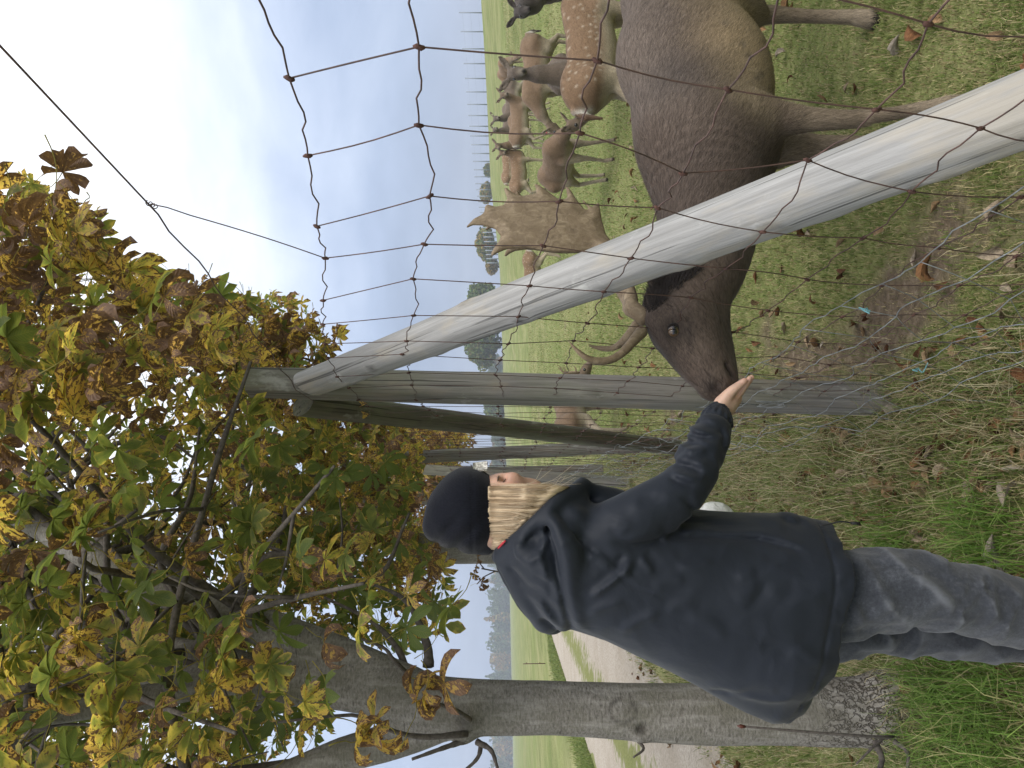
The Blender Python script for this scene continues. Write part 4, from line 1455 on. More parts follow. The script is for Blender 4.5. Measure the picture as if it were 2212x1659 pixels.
UPH, GRZ = (0.50, 0.0, 1.02), (0.66, 0.0, 0.30)
D_ = R(180)
herd = [
    dict(h=0.0105, hb=(0.62, 0.0, 0.42), hd=(0.6, 0, -0.8), scale=1.04, coat='rust', spots=0.7, seed=1, at=at_px(104, 5.4), heading=R(14), legs=(0.1, -0.2, 0.6, -0.3), fur_n=26000, dz=0.05,
         label='white-spotted rusty doe with its head hidden, right behind the big buck'),
    dict(h=0.011, hb=(0.38, 0.0, 1.13), hd=(1.0, 0.12, -0.32), scale=1.0, coat='greybrown', seed=2, at=at_px(160, 7.5), heading=R(-112), fur_n=14000,
         label='grey-brown doe staring at the camera over the spotted doe'),
    dict(h=0.013, hb=(0.70, -0.1, 0.42), hd=(0.65, -0.25, -0.75), scale=1.05, coat='brown', seed=3, at=at_px(152, 10.4), heading=R(184), tag_ear=1, fur_n=7000,
         label='brown doe lowering its head to graze, red tag in its ear'),
    dict(h=0.012, hb=(0.56, 0.14, 0.76), hd=(0.35, 1.0, -0.45), scale=1.12, coat='dark', seed=4, at=at_px(-58, 9.6), heading=R(186), legs=(0.25, -0.1, 0, 0), fur_n=8000,
         label='almost black doe turning its head, at the right edge of the herd'),
    dict(h=0.014, hb=UPH, hd=(1, 0, -0.2), scale=1.1, coat='rust', seed=5, at=at_px(-118, 8.0), heading=R(10), fur_n=6000,
         label='rust-brown doe cut off by the picture edge, only its rump showing'),
    dict(h=0.016, hb=(0.60, 0, 0.40), hd=(0.8, 0, -0.5), scale=1.05, coat='rust', seed=6, at=at_px(150, 19.0), heading=R(-90), fur_n=0,
         label='round-bodied doe seen head-on far out, its face lowered'),
    dict(h=0.015, hb=(0.50, 0.12, 1.0), hd=(0.2, 1, -0.2), scale=1.0, coat='greybrown', seed=7, at=at_px(216, 17.5), heading=R(183), fur_n=3000,
         label='dark-backed doe far out with its head up'),
    dict(h=0.014, hb=(0.44, -0.14, 0.93), hd=(-0.2, -1, -0.25), scale=1.03, coat='brown', seed=8, at=at_px(262, 15.2), heading=R(2), legs=(0, .2, -.3, .4), fur_n=4000,
         label='broad brown doe standing side-on, looking at the camera, in the middle of the far group'),
    dict(h=0.016, hb=(0.50, 0.1, 1.02), hd=(0.3, 1, -0.15), scale=0.95, coat='greybrown', seed=9, at=at_px(256, 20.5), heading=R(200), fur_n=0,
         label='doe of which only the raised head shows over the broad brown one'),
    dict(h=0.015, hb=(0.46, 0.05, 1.04), hd=(0.8, 0.5, 0.0), scale=0.98, coat='brown', seed=10, at=at_px(284, 17.0), heading=R(205), fur_n=3000,
         label='pale-chested doe with its neck stretched up, looking left'),
    dict(h=0.014, hb=(0.40, -0.10, 0.98), hd=(-0.15, -1, -0.2), scale=1.0, coat='rust', spots=0.35, seed=11, at=at_px(372, 17.0), heading=R(-6), fur_n=4000,
         label='light rust doe facing the camera at the left end of the far group'),
    dict(h=0.017, hb=GRZ, hd=(0.5, 0, -0.8), scale=1.0, coat='rust', spots=0.8, seed=12, at=at_px(362, 22.5), heading=R(5), fur_n=0,
         label='spotted doe almost hidden behind the light rust one'),
    dict(h=0.011, hb=(0.66, 0.06, 0.52), hd=(0.66, 0.25, -0.72), scale=1.0, coat='brown', seed=13, at=at_px(352, 8.7), heading=R(-78), legs=(0.35, -0.25, -0.1, 0.35), fur_n=16000,
         label='light brown doe with a black stripe down its back, nose to the grass'),
    dict(h=0.014, hb=(0.62, 0.1, 0.35), hd=(0.6, 0.3, -0.7), scale=1.0, coat='rust', spots=0.7, seed=14, at=at_px(592, 16.0), heading=R(160), fur_n=5000,
         label='spotted doe showing its white rump above the pale brace'),
    dict(h=0.0125, hb=(0.50, -0.24, 0.42), hd=(0.35, -0.85, -0.25), scale=1.0, coat='brown', seed=15, at=at_px(895, 8.9), heading=R(62), legs=(0, 0, 0.15, -0.2), antler=True, fur_n=7000,
         name='fallow_pricket', label='young buck with small spiky antlers peering out behind the corner post'),
]
for kw in herd:
    deer_mesh(**kw)
# ------------------------------------------------------------------ the person feeding the buck
DP = 1.82
person = empty('person', (P(1700, 1300, DP)[0], DP, 0))
tag(person, 'person in dark hooded jacket, knit cap and grey jeans feeding the buck', 'person')

mt, nt, out = new_mat('skin')
w = attr(nt, 'coat', 'Color')
pos = nd(nt, 'ShaderNodeNewGeometry').outputs['Position']
sn = noise(nt, pos, 90, 4, 0.6)
c = mixc(nt, 1.0, w, ramp(nt, noise(nt, pos, 30, 3, 0.6), [(0.3, 0.86), (0.7, 1.08)]), 'MULTIPLY')
pbsdf(nt, out, c, 0.5, sn, 0.12, 0.002, spec=0.35, **{'Subsurface Weight': 0.15, 'Subsurface Radius': (0.012, 0.004, 0.002), 'Subsurface Scale': 0.5})
SKIN = mt

mt, nt, out = new_mat('nylon_shell')
pos = nd(nt, 'ShaderNodeNewGeometry').outputs['Position']
j1 = noise(nt, pos, 9, 4, 0.5, 0.6)
j2 = noise(nt, pos, 900, 2, 0.5)
jc = ramp(nt, noise(nt, pos, 5, 3, 0.5), [(0.3, (0.0085, 0.0115, 0.0185)), (0.7, (0.012, 0.0152, 0.0235))])
pbsdf(nt, out, jc, 0.62, mth(nt, 'ADD', mth(nt, 'MULTIPLY', j1, 3.0), mth(nt, 'MULTIPLY', j2, 0.04)), 0.15, 0.012, spec=0.26, **{'Sheen Weight': 0.08, 'Sheen Roughness': 0.45})
SHELL = mt

mt, nt, out = new_mat('washed_denim')
pos = nd(nt, 'ShaderNodeNewGeometry').outputs['Position']
wv_ = nd(nt, 'ShaderNodeTexWave', {'Vector': pos, 'Scale': 260.0, 'Distortion': 2.0, 'Detail': 2.0}, wave_type='BANDS', bands_direction='DIAGONAL').outputs['Fac']
d1 = noise(nt, pos, 130, 4, 0.75)
d2 = noise(nt, vscale(nt, pos, (1, 1, 0.45)), 10, 4, 0.6, 0.8)
fade = attr(nt, 'fade')
c = ramp(nt, mth(nt, 'ADD', mth(nt, 'MULTIPLY', d1, 0.55), mth(nt, 'MULTIPLY', d2, 0.45)), [(0.32, (0.018, 0.020, 0.026)), (0.52, (0.043, 0.047, 0.056)), (0.72, (0.095, 0.10, 0.115))])
c = mixc(nt, fade, c, (0.16, 0.167, 0.182))
pbsdf(nt, out, c, 0.9, mth(nt, 'ADD', d1, mth(nt, 'MULTIPLY', wv_, 0.4)), 0.4, 0.002, spec=0.1, **{'Sheen Weight': 0.2})
DENIM = mt

mt, nt, out = new_mat('black_knit')
kv = attr(nt, 'rib')
pos = nd(nt, 'ShaderNodeNewGeometry').outputs['Position']
ribs = mth(nt, 'SINE', mth(nt, 'MULTIPLY', kv, 150.0))
rows_ = mth(nt, 'SINE', mth(nt, 'MULTIPLY', nd(nt, 'ShaderNodeSeparateXYZ', {0: pos}).outputs['Z'], 1900.0))
kc = ramp(nt, noise(nt, pos, 220, 3, 0.7), [(0.35, (0.0045, 0.0052, 0.0085)), (0.7, (0.010, 0.0108, 0.016))])
pbsdf(nt, out, kc, 0.95, mth(nt, 'ADD', mth(nt, 'ADD', ribs, mth(nt, 'MULTIPLY', rows_, 0.4)), mth(nt, 'MULTIPLY', noise(nt, pos, 150, 3, 0.6), 2.0)), 0.35, 0.0012, spec=0.1, **{'Sheen Weight': 0.12, 'Sheen Roughness': 0.4})
KNIT = mt

mt, nt, out = new_mat('blond_hair')
pbsdf(nt, out, attr(nt, 'coat', 'Color'), 0.42, spec=0.4)
BLOND = mt

# ---- jacket: body as stacked ovals, blended with sleeves, hood and collar
tabl = np.array([  # picture x, right edge y, left edge y, half depth
    (1070, 1172, 1205, 0.06), (1105, 1150, 1235, 0.09), (1140, 1122, 1285, 0.13), (1185, 1098, 1330, 0.165), (1235, 1085, 1352, 0.18), (1300, 1085, 1375, 0.185),
    (1400, 1095, 1424, 0.185), (1500, 1106, 1475, 0.19), (1600, 1113, 1528, 0.20), (1650, 1115, 1549, 0.205), (1680, 1117, 1548, 0.203), (1705, 1118, 1530, 0.20), (1740, 1122, 1490, 0.19), (1810, 1135, 1440, 0.18)])
zt = np.array([P(a, 1200, DP)[2] for a in tabl[:, 0]])
xr = np.array([P(1200, a, DP)[0] for a in tabl[:, 1]])
xl = np.array([P(1200, a, DP)[0] for a in tabl[:, 2]])
o_ = np.argsort(zt)
zt, xr, xl, hdp = zt[o_], xr[o_], xl[o_], tabl[o_, 3]
hem_a, hem_b = P(1797, 1140, DP), P(1712, 1530, DP)


def torso(X, Y, Z):
    z = Z
    R_, L_, H_ = np.interp(z, zt, xr), np.interp(z, zt, xl), np.interp(z, zt, hdp)
    xc, hx = 0.5 * (R_ + L_), 0.5 * (R_ - L_)
    k = np.sqrt(((X - xc) / hx) ** 2 + ((Y - DP) / H_) ** 2)
    d = (k - 1) * np.minimum(hx, H_)
    zb = hem_a[2] + (hem_b[2] - hem_a[2]) * np.clip((X - hem_a[0]) / (hem_b[0] - hem_a[0]), -0.3, 1.0)
    return np.maximum(np.maximum(d, zb - Z + 0 * Y), Z - zt[-1] + 0 * X + 0 * Y)


lo = np.array([xl.min() - 0.03, DP - 0.25, hem_a[2] - 0.03])
hi = np.array([xr.max() + 0.03, DP + 0.25, zt[-1] + 0.01])
JK = [('f', torso, lo, hi, 0.02)]
arm = [(1262, 1178, 1.745, 60), (1330, 1140, 1.72, 62), (1405, 1098, 1.72, 58), (1470, 1058, 1.735, 54), (1502, 1010, 1.76, 49), (1525, 962, 1.80, 44), (1542, 920, 1.85, 38), (1549, 897, 1.878, 30)]
JK += chain(arm, 0.035)
larm = [(1262, 1200, 1.96, 56), (1350, 1170, 2.0, 54), (1450, 1185, 1.99, 46), (1500, 1170, 1.98, 38), (1515, 1160, 1.975, 30)]
JK += chain(larm, 0.035)
# hood lying on the back, its folds and rim
JK += chain([(1100, 1215, 1.76, 26), (1142, 1275, 1.76, 36), (1182, 1330, 1.80, 36)], 0.02)
JK += chain([(1100, 1220, 1.90, 28), (1150, 1285, 1.92, 40), (1190, 1335, 1.86, 34)], 0.02)
JK += chain([(1130, 1190, 1.69, 20), (1180, 1230, 1.69, 34), (1205, 1310, 1.74, 34)], 0.025)
JK += chain([(1190, 1130, 1.67, 16), (1230, 1190, 1.655, 26), (1228, 1270, 1.68, 26), (1215, 1340, 1.76, 22)], 0.02)
# standing collar round the neck, open towards the front
JK += chain([(1080, 1196, 1.80, 13), (1112, 1172, 1.725, 15), (1160, 1126, 1.69, 16), (1205, 1083, 1.70, 15), (1240, 1058, 1.735, 13), (1258, 1044, 1.77, 8)], 0.02)
JK += chain([(1080, 1196, 1.80, 13), (1105, 1180, 1.90, 15), (1160, 1130, 1.94, 16), (1215, 1085, 1.92, 15), (1255, 1060, 1.86, 10)], 0.02)
JK += chain([(1258, 1044, 1.77, 8), (1300, 1068, 1.80, 20), (1330, 1085, 1.82, 30)], 0.03)
JK += chain([(1125, 1190, 1.75, 34), (1185, 1135, 1.735, 34), (1240, 1092, 1.75, 32)], 0.03)
JK += chain([(1130, 1195, 1.90, 34), (1190, 1140, 1.905, 34), (1245, 1095, 1.88, 30)], 0.03)
JK += chain([(1150, 1215, 1.72, 26), (1205, 1165, 1.695, 26), (1240, 1120, 1.70, 24)], 0.03)
# neck opening
JK += [('-c', P(1060, 1150, 1.82), 0.052, P(1165, 1125, 1.82), 0.05, 0.012)]

armp = P(1395, 1200, 1.66)
elbow = P(1480, 1045, 1.73)
sh0, sh1 = P(1262, 1178, 1.745), P(1470, 1058, 1.735)
wr0, wr1 = P(1480, 1050, 1.74), P(1549, 897, 1.878)


def cp(cx, cy):
    return ((1575 + 0.641 * cx) / 1.8228, (1418 + 0.641 * cy) / 1.8228)


def cq(cx, cy):
    return ((2688 + 0.6076 * cx) / 1.8228, (2016 + 0.6076 * cy) / 1.8228)


# creases of the cloth: line, depth in mm, width in mm
FOLDS = [
    ([cp(870, 915), cp(905, 1010), cp(955, 1240), cp(1005, 1480), cp(1050, 1640), cp(1075, 1730)], -11, 11),
    ([cp(1120, 1160), cp(1190, 1165), cp(1300, 1270)], 7, 9), ([cp(1350, 1165), cp(1320, 1210), cp(1300, 1275)], -6, 10),
    ([cp(1130, 1410), cp(1220, 1340), cp(1310, 1275), cp(1440, 1170)], 9, 10), ([cp(1445, 1170), cp(1480, 1220), cp(1520, 1275)], 7, 10),
    ([cp(1385, 1290), cp(1400, 1225), cp(1440, 1175)], -4, 11), ([cp(1240, 1080), cp(1400, 1115), cp(1560, 1090), cp(1610, 1075)], -9, 12),
    ([cp(1260, 1010), cp(1330, 1050), cp(1420, 1040)], -6, 10), ([cp(1600, 1075), cp(1700, 1060), cp(1830, 960)], -9, 12),
    ([cp(1400, 830), cp(1430, 880), cp(1480, 900), cp(1560, 850)], 4, 18), ([cp(1500, 800), cp(1530, 850), cp(1600, 820)], -3, 15),
    ([cp(1700, 800), cp(1780, 900), cp(1820, 950)], -7, 10), ([cp(1650, 690), cp(1720, 700), cp(1820, 720), cp(1880, 700)], 9, 10),
    ([cp(1640, 720), cp(1700, 745), cp(1800, 770)], -8, 9), ([cp(1690, 630), cp(1790, 650), cp(1850, 690)], -8, 9), ([cp(1740, 520), cp(1820, 560), cp(1900, 540)], 9, 10),
    ([cp(1760, 500), cp(1830, 500), cp(1900, 530)], -8, 8), ([cp(1780, 400), cp(1850, 420), cp(1930, 450), cp(1990, 440)], 8, 9), ([cp(1800, 430), cp(1870, 465), cp(1950, 475)], -8, 8),
    ([cp(1830, 360), cp(1900, 375), cp(1990, 400)], -6, 7), ([cp(1930, 560), cp(1960, 620), cp(1980, 700)], 6, 12), ([cp(2000, 430), cp(2030, 480), cp(2000, 560)], -6, 10),
    ([cp(1600, 1085), cp(1800, 1085), cp(2000, 1095), cp(2212, 1115), cp(2420, 1160), cp(2500, 1180)], -9, 8), ([cp(1700, 1015), cp(1900, 1030), cp(2212, 1055)], -6, 10),
    ([cp(1130, 1515), cp(1240, 1450), cp(1350, 1415)], 5, 14), ([cp(1310, 1630), cp(1430, 1540), cp(1560, 1470)], 5, 13), ([cp(1590, 1490), cp(1660, 1440), cp(1760, 1420)], 4, 14),
    ([cp(1640, 1240), cp(1780, 1230), cp(1900, 1200)], 5, 12), ([cp(1500, 1340), cp(1620, 1300), cp(1720, 1310)], 4, 16),
    ([cp(1700, 1500), cp(1850, 1560), cp(1950, 1650)], 5, 18), ([cp(2000, 1300), cp(2120, 1240), cp(2250, 1200)], 5, 14),
    ([cq(400, 410), cq(560, 320), cq(740, 240)], 4, 16), ([cq(540, 550), cq(700, 500), cq(860, 480)], 4, 16), ([cq(330, 590), cq(420, 500), cq(500, 400)], -5, 16),
    ([cq(400, 790), cq(520, 790), cq(640, 830)], -4, 16), ([cq(620, 770), cq(740, 850), cq(850, 900)], 4, 14), ([cq(330, 1160), cq(520, 1170), cq(640, 1130)], 6, 14),
    ([cq(200, 1200), cq(270, 1160), cq(330, 1180)], -6, 12), ([cq(690, 90), cq(820, 120), cq(900, 100)], -7, 14), ([cq(560, 560), cq(620, 480), cq(660, 350)], -3, 18),
    # seams
    ([cp(950, 890), cp(1000, 980), cp(1080, 1080), cp(1190, 1160), cp(1300, 1270), cp(1420, 1350), cp(1620, 1410), cp(1900, 1400)], -3.5, 4),
    ([cp(1660, 800), cp(1740, 870), cp(1830, 960)], -3, 4),
    # hood pleats
    ([cp(700, 1170), cp(760, 1120), cp(850, 1010)], -4, 8), ([cp(740, 1230), cp(860, 1160), cp(890, 1060)], 7, 9), ([cp(800, 1280), cp(900, 1330), cp(940, 1450)], -7, 12),
    ([cp(760, 1400), cp(850, 1480), cp(930, 1610)], 8, 13), ([cp(870, 1420), cp(960, 1560), cp(1000, 1660)], -6, 12), ([cp(860, 1600), cp(920, 1640), cp(1000, 1700)], -7, 11),
    ([cp(660, 1260), cp(720, 1330), cp(760, 1400)], -6, 10), ([cp(830, 1120), cp(870, 1230), cp(900, 1330)], 6, 10),
]
FOLD_W = [(np.array([P(a_, b_, 1.72)[[0, 2]] for a_, b_ in ln]), am * 0.001, wd * 0.001) for ln, am, wd in FOLDS]


def crease(p, depth_max, lines=None):
    d = np.zeros(len(p))
    near = p[:, 1] < depth_max
    q = p[near][:, [0, 2]]
    q = q + 0.006 * np.stack([fbm(p[near] * 12, 2, 31), fbm(p[near] * 12, 2, 32)], -1)
    dn = np.zeros(len(q))
    for ln, am, wd in (lines or FOLD_W):
        n = len(ln)
        best = np.full(len(q), 1e9)
        sg, tt = np.zeros(len(q)), np.zeros(len(q))
        for k in range(n - 1):
            e = ln[k + 1] - ln[k]
            t = np.clip(((q - ln[k]) @ e) / (e @ e), 0, 1)
            v = q - ln[k] - t[:, None] * e
            r = np.hypot(v[:, 0], v[:, 1])
            m_ = r < best
            best = np.where(m_, r, best)
            sg = np.where(m_, np.sign(e[0] * v[:, 1] - e[1] * v[:, 0]), sg)
            tt = np.where(m_, (k + t) / (n - 1), tt)
        sd = best * sg
        tp = sstep(tt, 0.0, 0.22) * sstep(-tt, -1.0, -0.72)
        dn += tp * 0.8 * am * (np.exp(-(sd / (0.75 * wd)) ** 2) - 0.55 * np.exp(-((sd - 1.7 * wd) / (1.2 * wd)) ** 2))
    d[near] = dn
    return d


def jdisp(p):
    d = crease(p, 1.83)
    # soft drapes that widen to the hem
    lowr = sstep(-p[:, 2], -1.05, -0.72)
    an2 = np.arctan2(p[:, 1] - DP, p[:, 0] + 0.56)
    d += 0.006 * lowr * np.sin(an2 * 7 + 2.2 * fbm(p * np.array([3, 3, 1.2]), 2, 4) + p[:, 2] * 3)
    d += 0.003 * fbm(p * np.array([6, 6, 3.5]), 2, 6)
    rg_ = 1 - np.abs(fbm(p * np.array([11, 11, 7]) + 1.5 * fbm(p * 5, 2, 2)[:, None], 2, 13))
    d += 0.0022 * (rg_ ** 3 - 0.5)
    ax = wr1 - wr0
    L = np.linalg.norm(ax)
    s = (p - wr0) @ ax / L
    rr = np.linalg.norm(p - wr0 - s[:, None] * ax / L, axis=1)
    fa = sstep(s, 0.0, 0.05) * (rr < 0.09)
    d += 0.003 * fa * np.sin(s * 95 + 6 * fbm(p * 9, 2, 3) + 2 * p[:, 2] * 30) * sstep(-s, -0.20, -0.14)
    d += 0.0035 * (s > L - 0.03) * (rr < 0.08) * np.sin(np.arctan2((p - wr1)[:, 1], (p - wr1)[:, 2] + 0.4 * (p - wr1)[:, 0]) * 17)
    d -= 0.006 * (rr < 0.08) * np.exp(-((s - (L - 0.034)) / 0.006) ** 2)
    # stitched hem
    zb = hem_a[2] + (hem_b[2] - hem_a[2]) * np.clip((p[:, 0] - hem_a[0]) / (hem_b[0] - hem_a[0]), -0.3, 1.2)
    d -= 0.0045 * np.exp(-((p[:, 2] - zb - 0.042) / 0.004) ** 2)
    hm = np.exp(-((p[:, 2] - zb - 0.02) / 0.02) ** 2)
    d += 0.0022 * hm * np.sin(p[:, 0] * 120 + 4 * fbm(p * 12, 2, 2))
    return np.clip(d, -0.02, 0.02)


V, F = sdf_mesh(JK, 0.0054, jdisp)
V = relax(V, F, 1, 0.25)
jk = link('jacket', make_mesh('jacket', V, F), person, SHELL)
# toggle cord at the hem
b = MB()
c0 = P(1772, 1136, 1.72)
V, F = tube(spline([c0, c0 + [0.004, 0, -0.02], c0 + [0.01, -0.003, -0.045], c0 + [0.006, 0, -0.075]], 12), 0.0018, 6)
b.add(V, F)
V, F = tube([c0 + [0.006, 0, -0.07], c0 + [0.005, 0, -0.09]], 0.0035, 7)
b.add(V, F)
mt, nt, out = new_mat('black_cord')
pbsdf(nt, out, (0.012, 0.012, 0.013), 0.6)
CORD = mt
link('draw_cord', b.mesh('draw_cord'), jk, CORD)

# ---- jeans
JN = chain([(1720, 1300, 1.80, 92), (1850, 1281, 1.78, 92), (1950, 1272, 1.77, 82), (2030, 1284, 1.76, 76), (2120, 1306, 1.77, 76), (2212, 1326, 1.79, 70), (2330, 1348, 1.82, 60), (2378, 1356, 1.83, 58)], 0.04)
JN += chain([(1720, 1352, 1.93, 84), (1860, 1345, 1.95, 70), (1980, 1352, 1.95, 62), (2080, 1365, 1.94, 60), (2212, 1372, 1.95, 56), (2310, 1380, 1.96, 52)], 0.02)


JFOLDS = [([cq(900, 372), cq(1150, 365), cq(1400, 355), cq(1560, 400), cq(1800, 450), cq(2212, 570), cq(2400, 620)], -6, 5),
          ([cq(1480, 330), cq(1600, 450), cq(1700, 590), cq(1720, 690)], 9, 13), ([cq(1080, 590), cq(1150, 690), cq(1140, 770)], 8, 11), ([cq(1160, 740), cq(1270, 620), cq(1380, 540)], 6, 12),
          ([cq(1560, 700), cq(1650, 660), cq(1780, 680), cq(1900, 690)], 6, 10), ([cq(1720, 640), cq(1850, 560), cq(1920, 470)], 6, 12), ([cq(1950, 780), cq(2000, 640), cq(2010, 500)], 6, 12),
          ([cq(2080, 800), cq(2120, 680), cq(2110, 560)], 5, 12), ([cq(1000, 420), cq(1060, 480), cq(1080, 580)], -5, 11), ([cq(1220, 420), cq(1300, 500), cq(1310, 620)], 5, 13),
          ([cq(1040, 790), cq(1250, 760), cq(1540, 715)], -5, 12), ([cq(1600, 860), cq(1500, 890), cq(1380, 900)], 6, 10), ([cq(1850, 880), cq(1760, 830), cq(1700, 840)], -5, 10)]
JF_W = [(np.array([P(a_, b_, 1.70)[[0, 2]] for a_, b_ in ln]), am * 0.001, wd * 0.001) for ln, am, wd in JFOLDS]


def ndisp(p):
    d = 0.004 * fbm(p * np.array([9, 9, 7]), 3, 2)
    z = p[:, 2]
    q = z * 1.0 + 0.55 * (p[:, 0] + 0.5) + 0.02 * fbm(p * 6, 2, 5)
    rn_ = 1 - np.abs(fbm(np.stack([p[:, 0] * 5 + z * 6, p[:, 1] * 5, z * 9 - p[:, 0] * 7], -1) + 0.8 * fbm(p * 4, 2, 7)[:, None], 2, 19))
    d += 0.013 * (rn_ ** 4 - 0.45) * (0.6 + 0.6 * np.exp(-((z - 0.45) / 0.16) ** 2))
    q2 = z - 0.8 * (p[:, 0] + 0.5)
    rn2 = 1 - np.abs(fbm(np.stack([p[:, 0] * 9 - z * 5, p[:, 1] * 9, z * 16 + p[:, 0] * 9], -1), 2, 29))
    d += 0.0055 * (rn2 ** 4 - 0.4)
    d += crease(p, 1.80, JF_W)
    return np.clip(d, -0.016, 0.016)


V, F = sdf_mesh(JN, 0.0058, ndisp)
V = relax(V, F, 1, 0.3)
dd = ndisp(V)
fade = np.clip(sstep(dd, 0.004, 0.011) * 0.45, 0, 1)
jeans = link('jeans', make_mesh('jeans', V, F, True, {'fade': fade}), person, DENIM)

# ---- boots (below the picture)
mt, nt, out = new_mat('dark_leather')
pbsdf(nt, out, (0.03, 0.025, 0.02), 0.5)
for (a, bq, d) in ((2378, 1356, 1.83), (2310, 1380, 1.96)):
    ank = P(a, bq, d)
    ank[2] = 0.11
    BT = [('c', ank, 0.05, ank + [0.0, 0, -0.06], 0.05, 0.03), ('c', ank + [-0.03, 0, -0.065], 0.045, ank + [0.16, -0.02, -0.075], 0.036, 0.03)]
    V, F = sdf_mesh(BT, 0.01)
    V[:, 2] = np.maximum(V[:, 2], 0.004)
    link('boot', make_mesh('boot', V, F), person, mt)

# ---- skin: head, neck, arm and hand in one surface
f_ = np.array([0.93, 0.36, -0.10])
f_ /= np.linalg.norm(f_)
s_ = np.array([-f_[1], f_[0], 0])
s_ /= np.linalg.norm(s_)
u_ = np.cross(f_, s_)
HM = [f_, s_, u_]
HC = P(1056, 1106, DP)
BD = [('e', HC, (0.086, 0.066, 0.108), HM, 0.03), ('c', P(1100, 1085, DP), 0.062, P(1140, 1082, DP + 0.01), 0.045, 0.04), ('c', P(1120, 1140, DP), 0.055, P(1240, 1160, DP), 0.06, 0.04),
      ('c', P(1086, 1040, DP - 0.01), 0.009, P(1108, 1033, DP - 0.012), 0.011, 0.010), ('c', P(1109, 1033, DP - 0.012), 0.0125, P(1114, 1043, DP - 0.012), 0.013, 0.006),
      ('c', P(1077, 1044, DP - 0.03), 0.013, P(1077, 1038, DP + 0.03), 0.012, 0.015), ('c', P(1106, 1060, DP - 0.02), 0.030, P(1110, 1060, DP + 0.04), 0.028, 0.03),
      ('c', P(1130, 1052, DP + 0.01), 0.012, P(1136, 1054, DP + 0.01), 0.012, 0.015), ('c', P(1152, 1062, DP + 0.01), 0.024, P(1150, 1075, DP + 0.01), 0.03, 0.03),
      ('-e', P(1088, 1039, DP - 0.028), (0.016, 0.012, 0.009), None, 0.012)]
# arm inside the sleeve and trunk inside the jacket keep it one body
BD += chain([(1262, 1178, 1.76, 38), (1470, 1058, 1.745, 33), (1535, 930, 1.845, 24)], 0.03)
BD += chain([(1240, 1160, DP, 60), (1330, 1200, DP, 90), (1500, 1250, DP, 80), (1700, 1300, DP, 70)], 0.05)
BD += chain([(1262, 1200, 1.95, 38), (1470, 1180, 1.985, 30), (1510, 1163, 1.975, 22)], 0.03)
V1, F1 = sdf_mesh(BD, 0.0075)
V1 = relax(V1, F1, 1, 0.3)
c1 = np.tile(np.array([0.46, 0.28, 0.20]), (len(V1), 1))
c1 = blend(c1, gauss(V1, P(1112, 1035, DP), 0.02) * 0.9, (0.60, 0.27, 0.20))
c1 = blend(c1, gauss(V1, P(1110, 1055, DP - 0.05), 0.03) * 0.5, (0.58, 0.29, 0.22))


def hand_prims():
    h = []
    # heel and palm, seen from the thumb side
    h += chain([(1545, 905, 1.878, 22), (1556, 886, 1.892, 22), (1572, 866, 1.90, 20)], 0.012)
    h += chain([(1563, 882, 1.925, 20), (1582, 862, 1.93, 15)], 0.014)
    h += chain([(1572, 880, 1.905, 17), (1590, 862, 1.912, 12)], 0.014)
    # thumb
    h += chain([(1560, 868, 1.885, 15), (1577, 848, 1.878, 11.5), (1592, 835, 1.876, 9), (1608, 823, 1.88, 7)], 0.009)
    # four fingers, unequal and slightly cupped
    for k, (dd, tx, ty, r) in enumerate(((1.895, 1619, 817, 7.2), (1.912, 1624, 815, 7.4), (1.929, 1622, 820, 7.0), (1.945, 1612, 832, 6.0))):
        h += chain([(1580, 862 + k, dd, r + 3), (1596, 849 + 1.5 * k, dd + 0.002, r + 1), (1609, 833 + k, dd + 0.001, r), (tx, ty, dd - 0.002, r - 1.8)], 0.005)
    return h


V2, F2 = sdf_mesh(hand_prims(), 0.0026)
V2 = relax(V2, F2, 1, 0.3)
c2 = np.tile(np.array([0.50, 0.33, 0.25]), (len(V2), 1))
for q in ((1608, 823, 1.88), (1620, 818, 1.90), (1590, 850, 1.90), (1583, 858, 1.9)):
    c2 = blend(c2, gauss(V2, P(*q), 0.014) * 0.55, (0.62, 0.30, 0.23))
c2 = blend(c2, gauss(V2, P(1603, 824, 1.872), 0.006) * 0.7, (0.72, 0.48, 0.40))
b = MB()
b.add(V1, F1, coat=rgba(c1))
b.add(V2, F2, coat=rgba(c2))
# the other hand, holding the bag
w0, w1 = P(1545, 905, 1.878), P(1512, 1160, 1.975)
V3 = (V2 - w0) @ np.array([[0.8, 0, -0.6], [0, 1, 0], [0.6, 0, 0.8]]) * 0.97 + w1
b.add(V3, F2, coat=rgba(c2))
link('body', b.mesh('body'), person, SKIN)

# eyebrow and lashes
b = MB()
for pts, r in (([(1075, 1040, 1.765), (1076, 1033, 1.785), (1078, 1027, 1.81)], 0.0016), ([(1086, 1043, 1.772), (1090, 1038, 1.778), (1093, 1034, 1.79)], 0.0011)):
    V, F = tube(spline([P(*q) for q in pts], 8), [r * 0.4] + [r] * 6 + [r * 0.4], 6)
    b.add(V, F, coat=np.tile([0.06, 0.035, 0.02, 1], (len(V), 1)))
link('eyebrow', b.mesh('eyebrow'), person, BLOND)

# ---- knitted cap
CM = [np.array([1.0, 0, 0.10]), np.array([0, 1.0, 0]), np.array([-0.10, 0, 1.0])]
pxm = DP / FPX
HT = [('e', P(1020, 1100, DP), (93 * pxm, 0.094, 62 * pxm), CM, 0.02), ('e', P(992, 1106, DP), (80 * pxm, 0.088, 62 * pxm), CM, 0.03), ('e', P(962, 1120, DP), (54 * pxm, 0.070, 40 * pxm), CM, 0.03),
      ('c', P(938, 1142, DP - 0.02), 20 * pxm, P(945, 1140, DP + 0.03), 20 * pxm, 0.03), ('c', P(1040, 1165, DP), 26 * pxm, P(1050, 1172, DP), 22 * pxm, 0.03)]


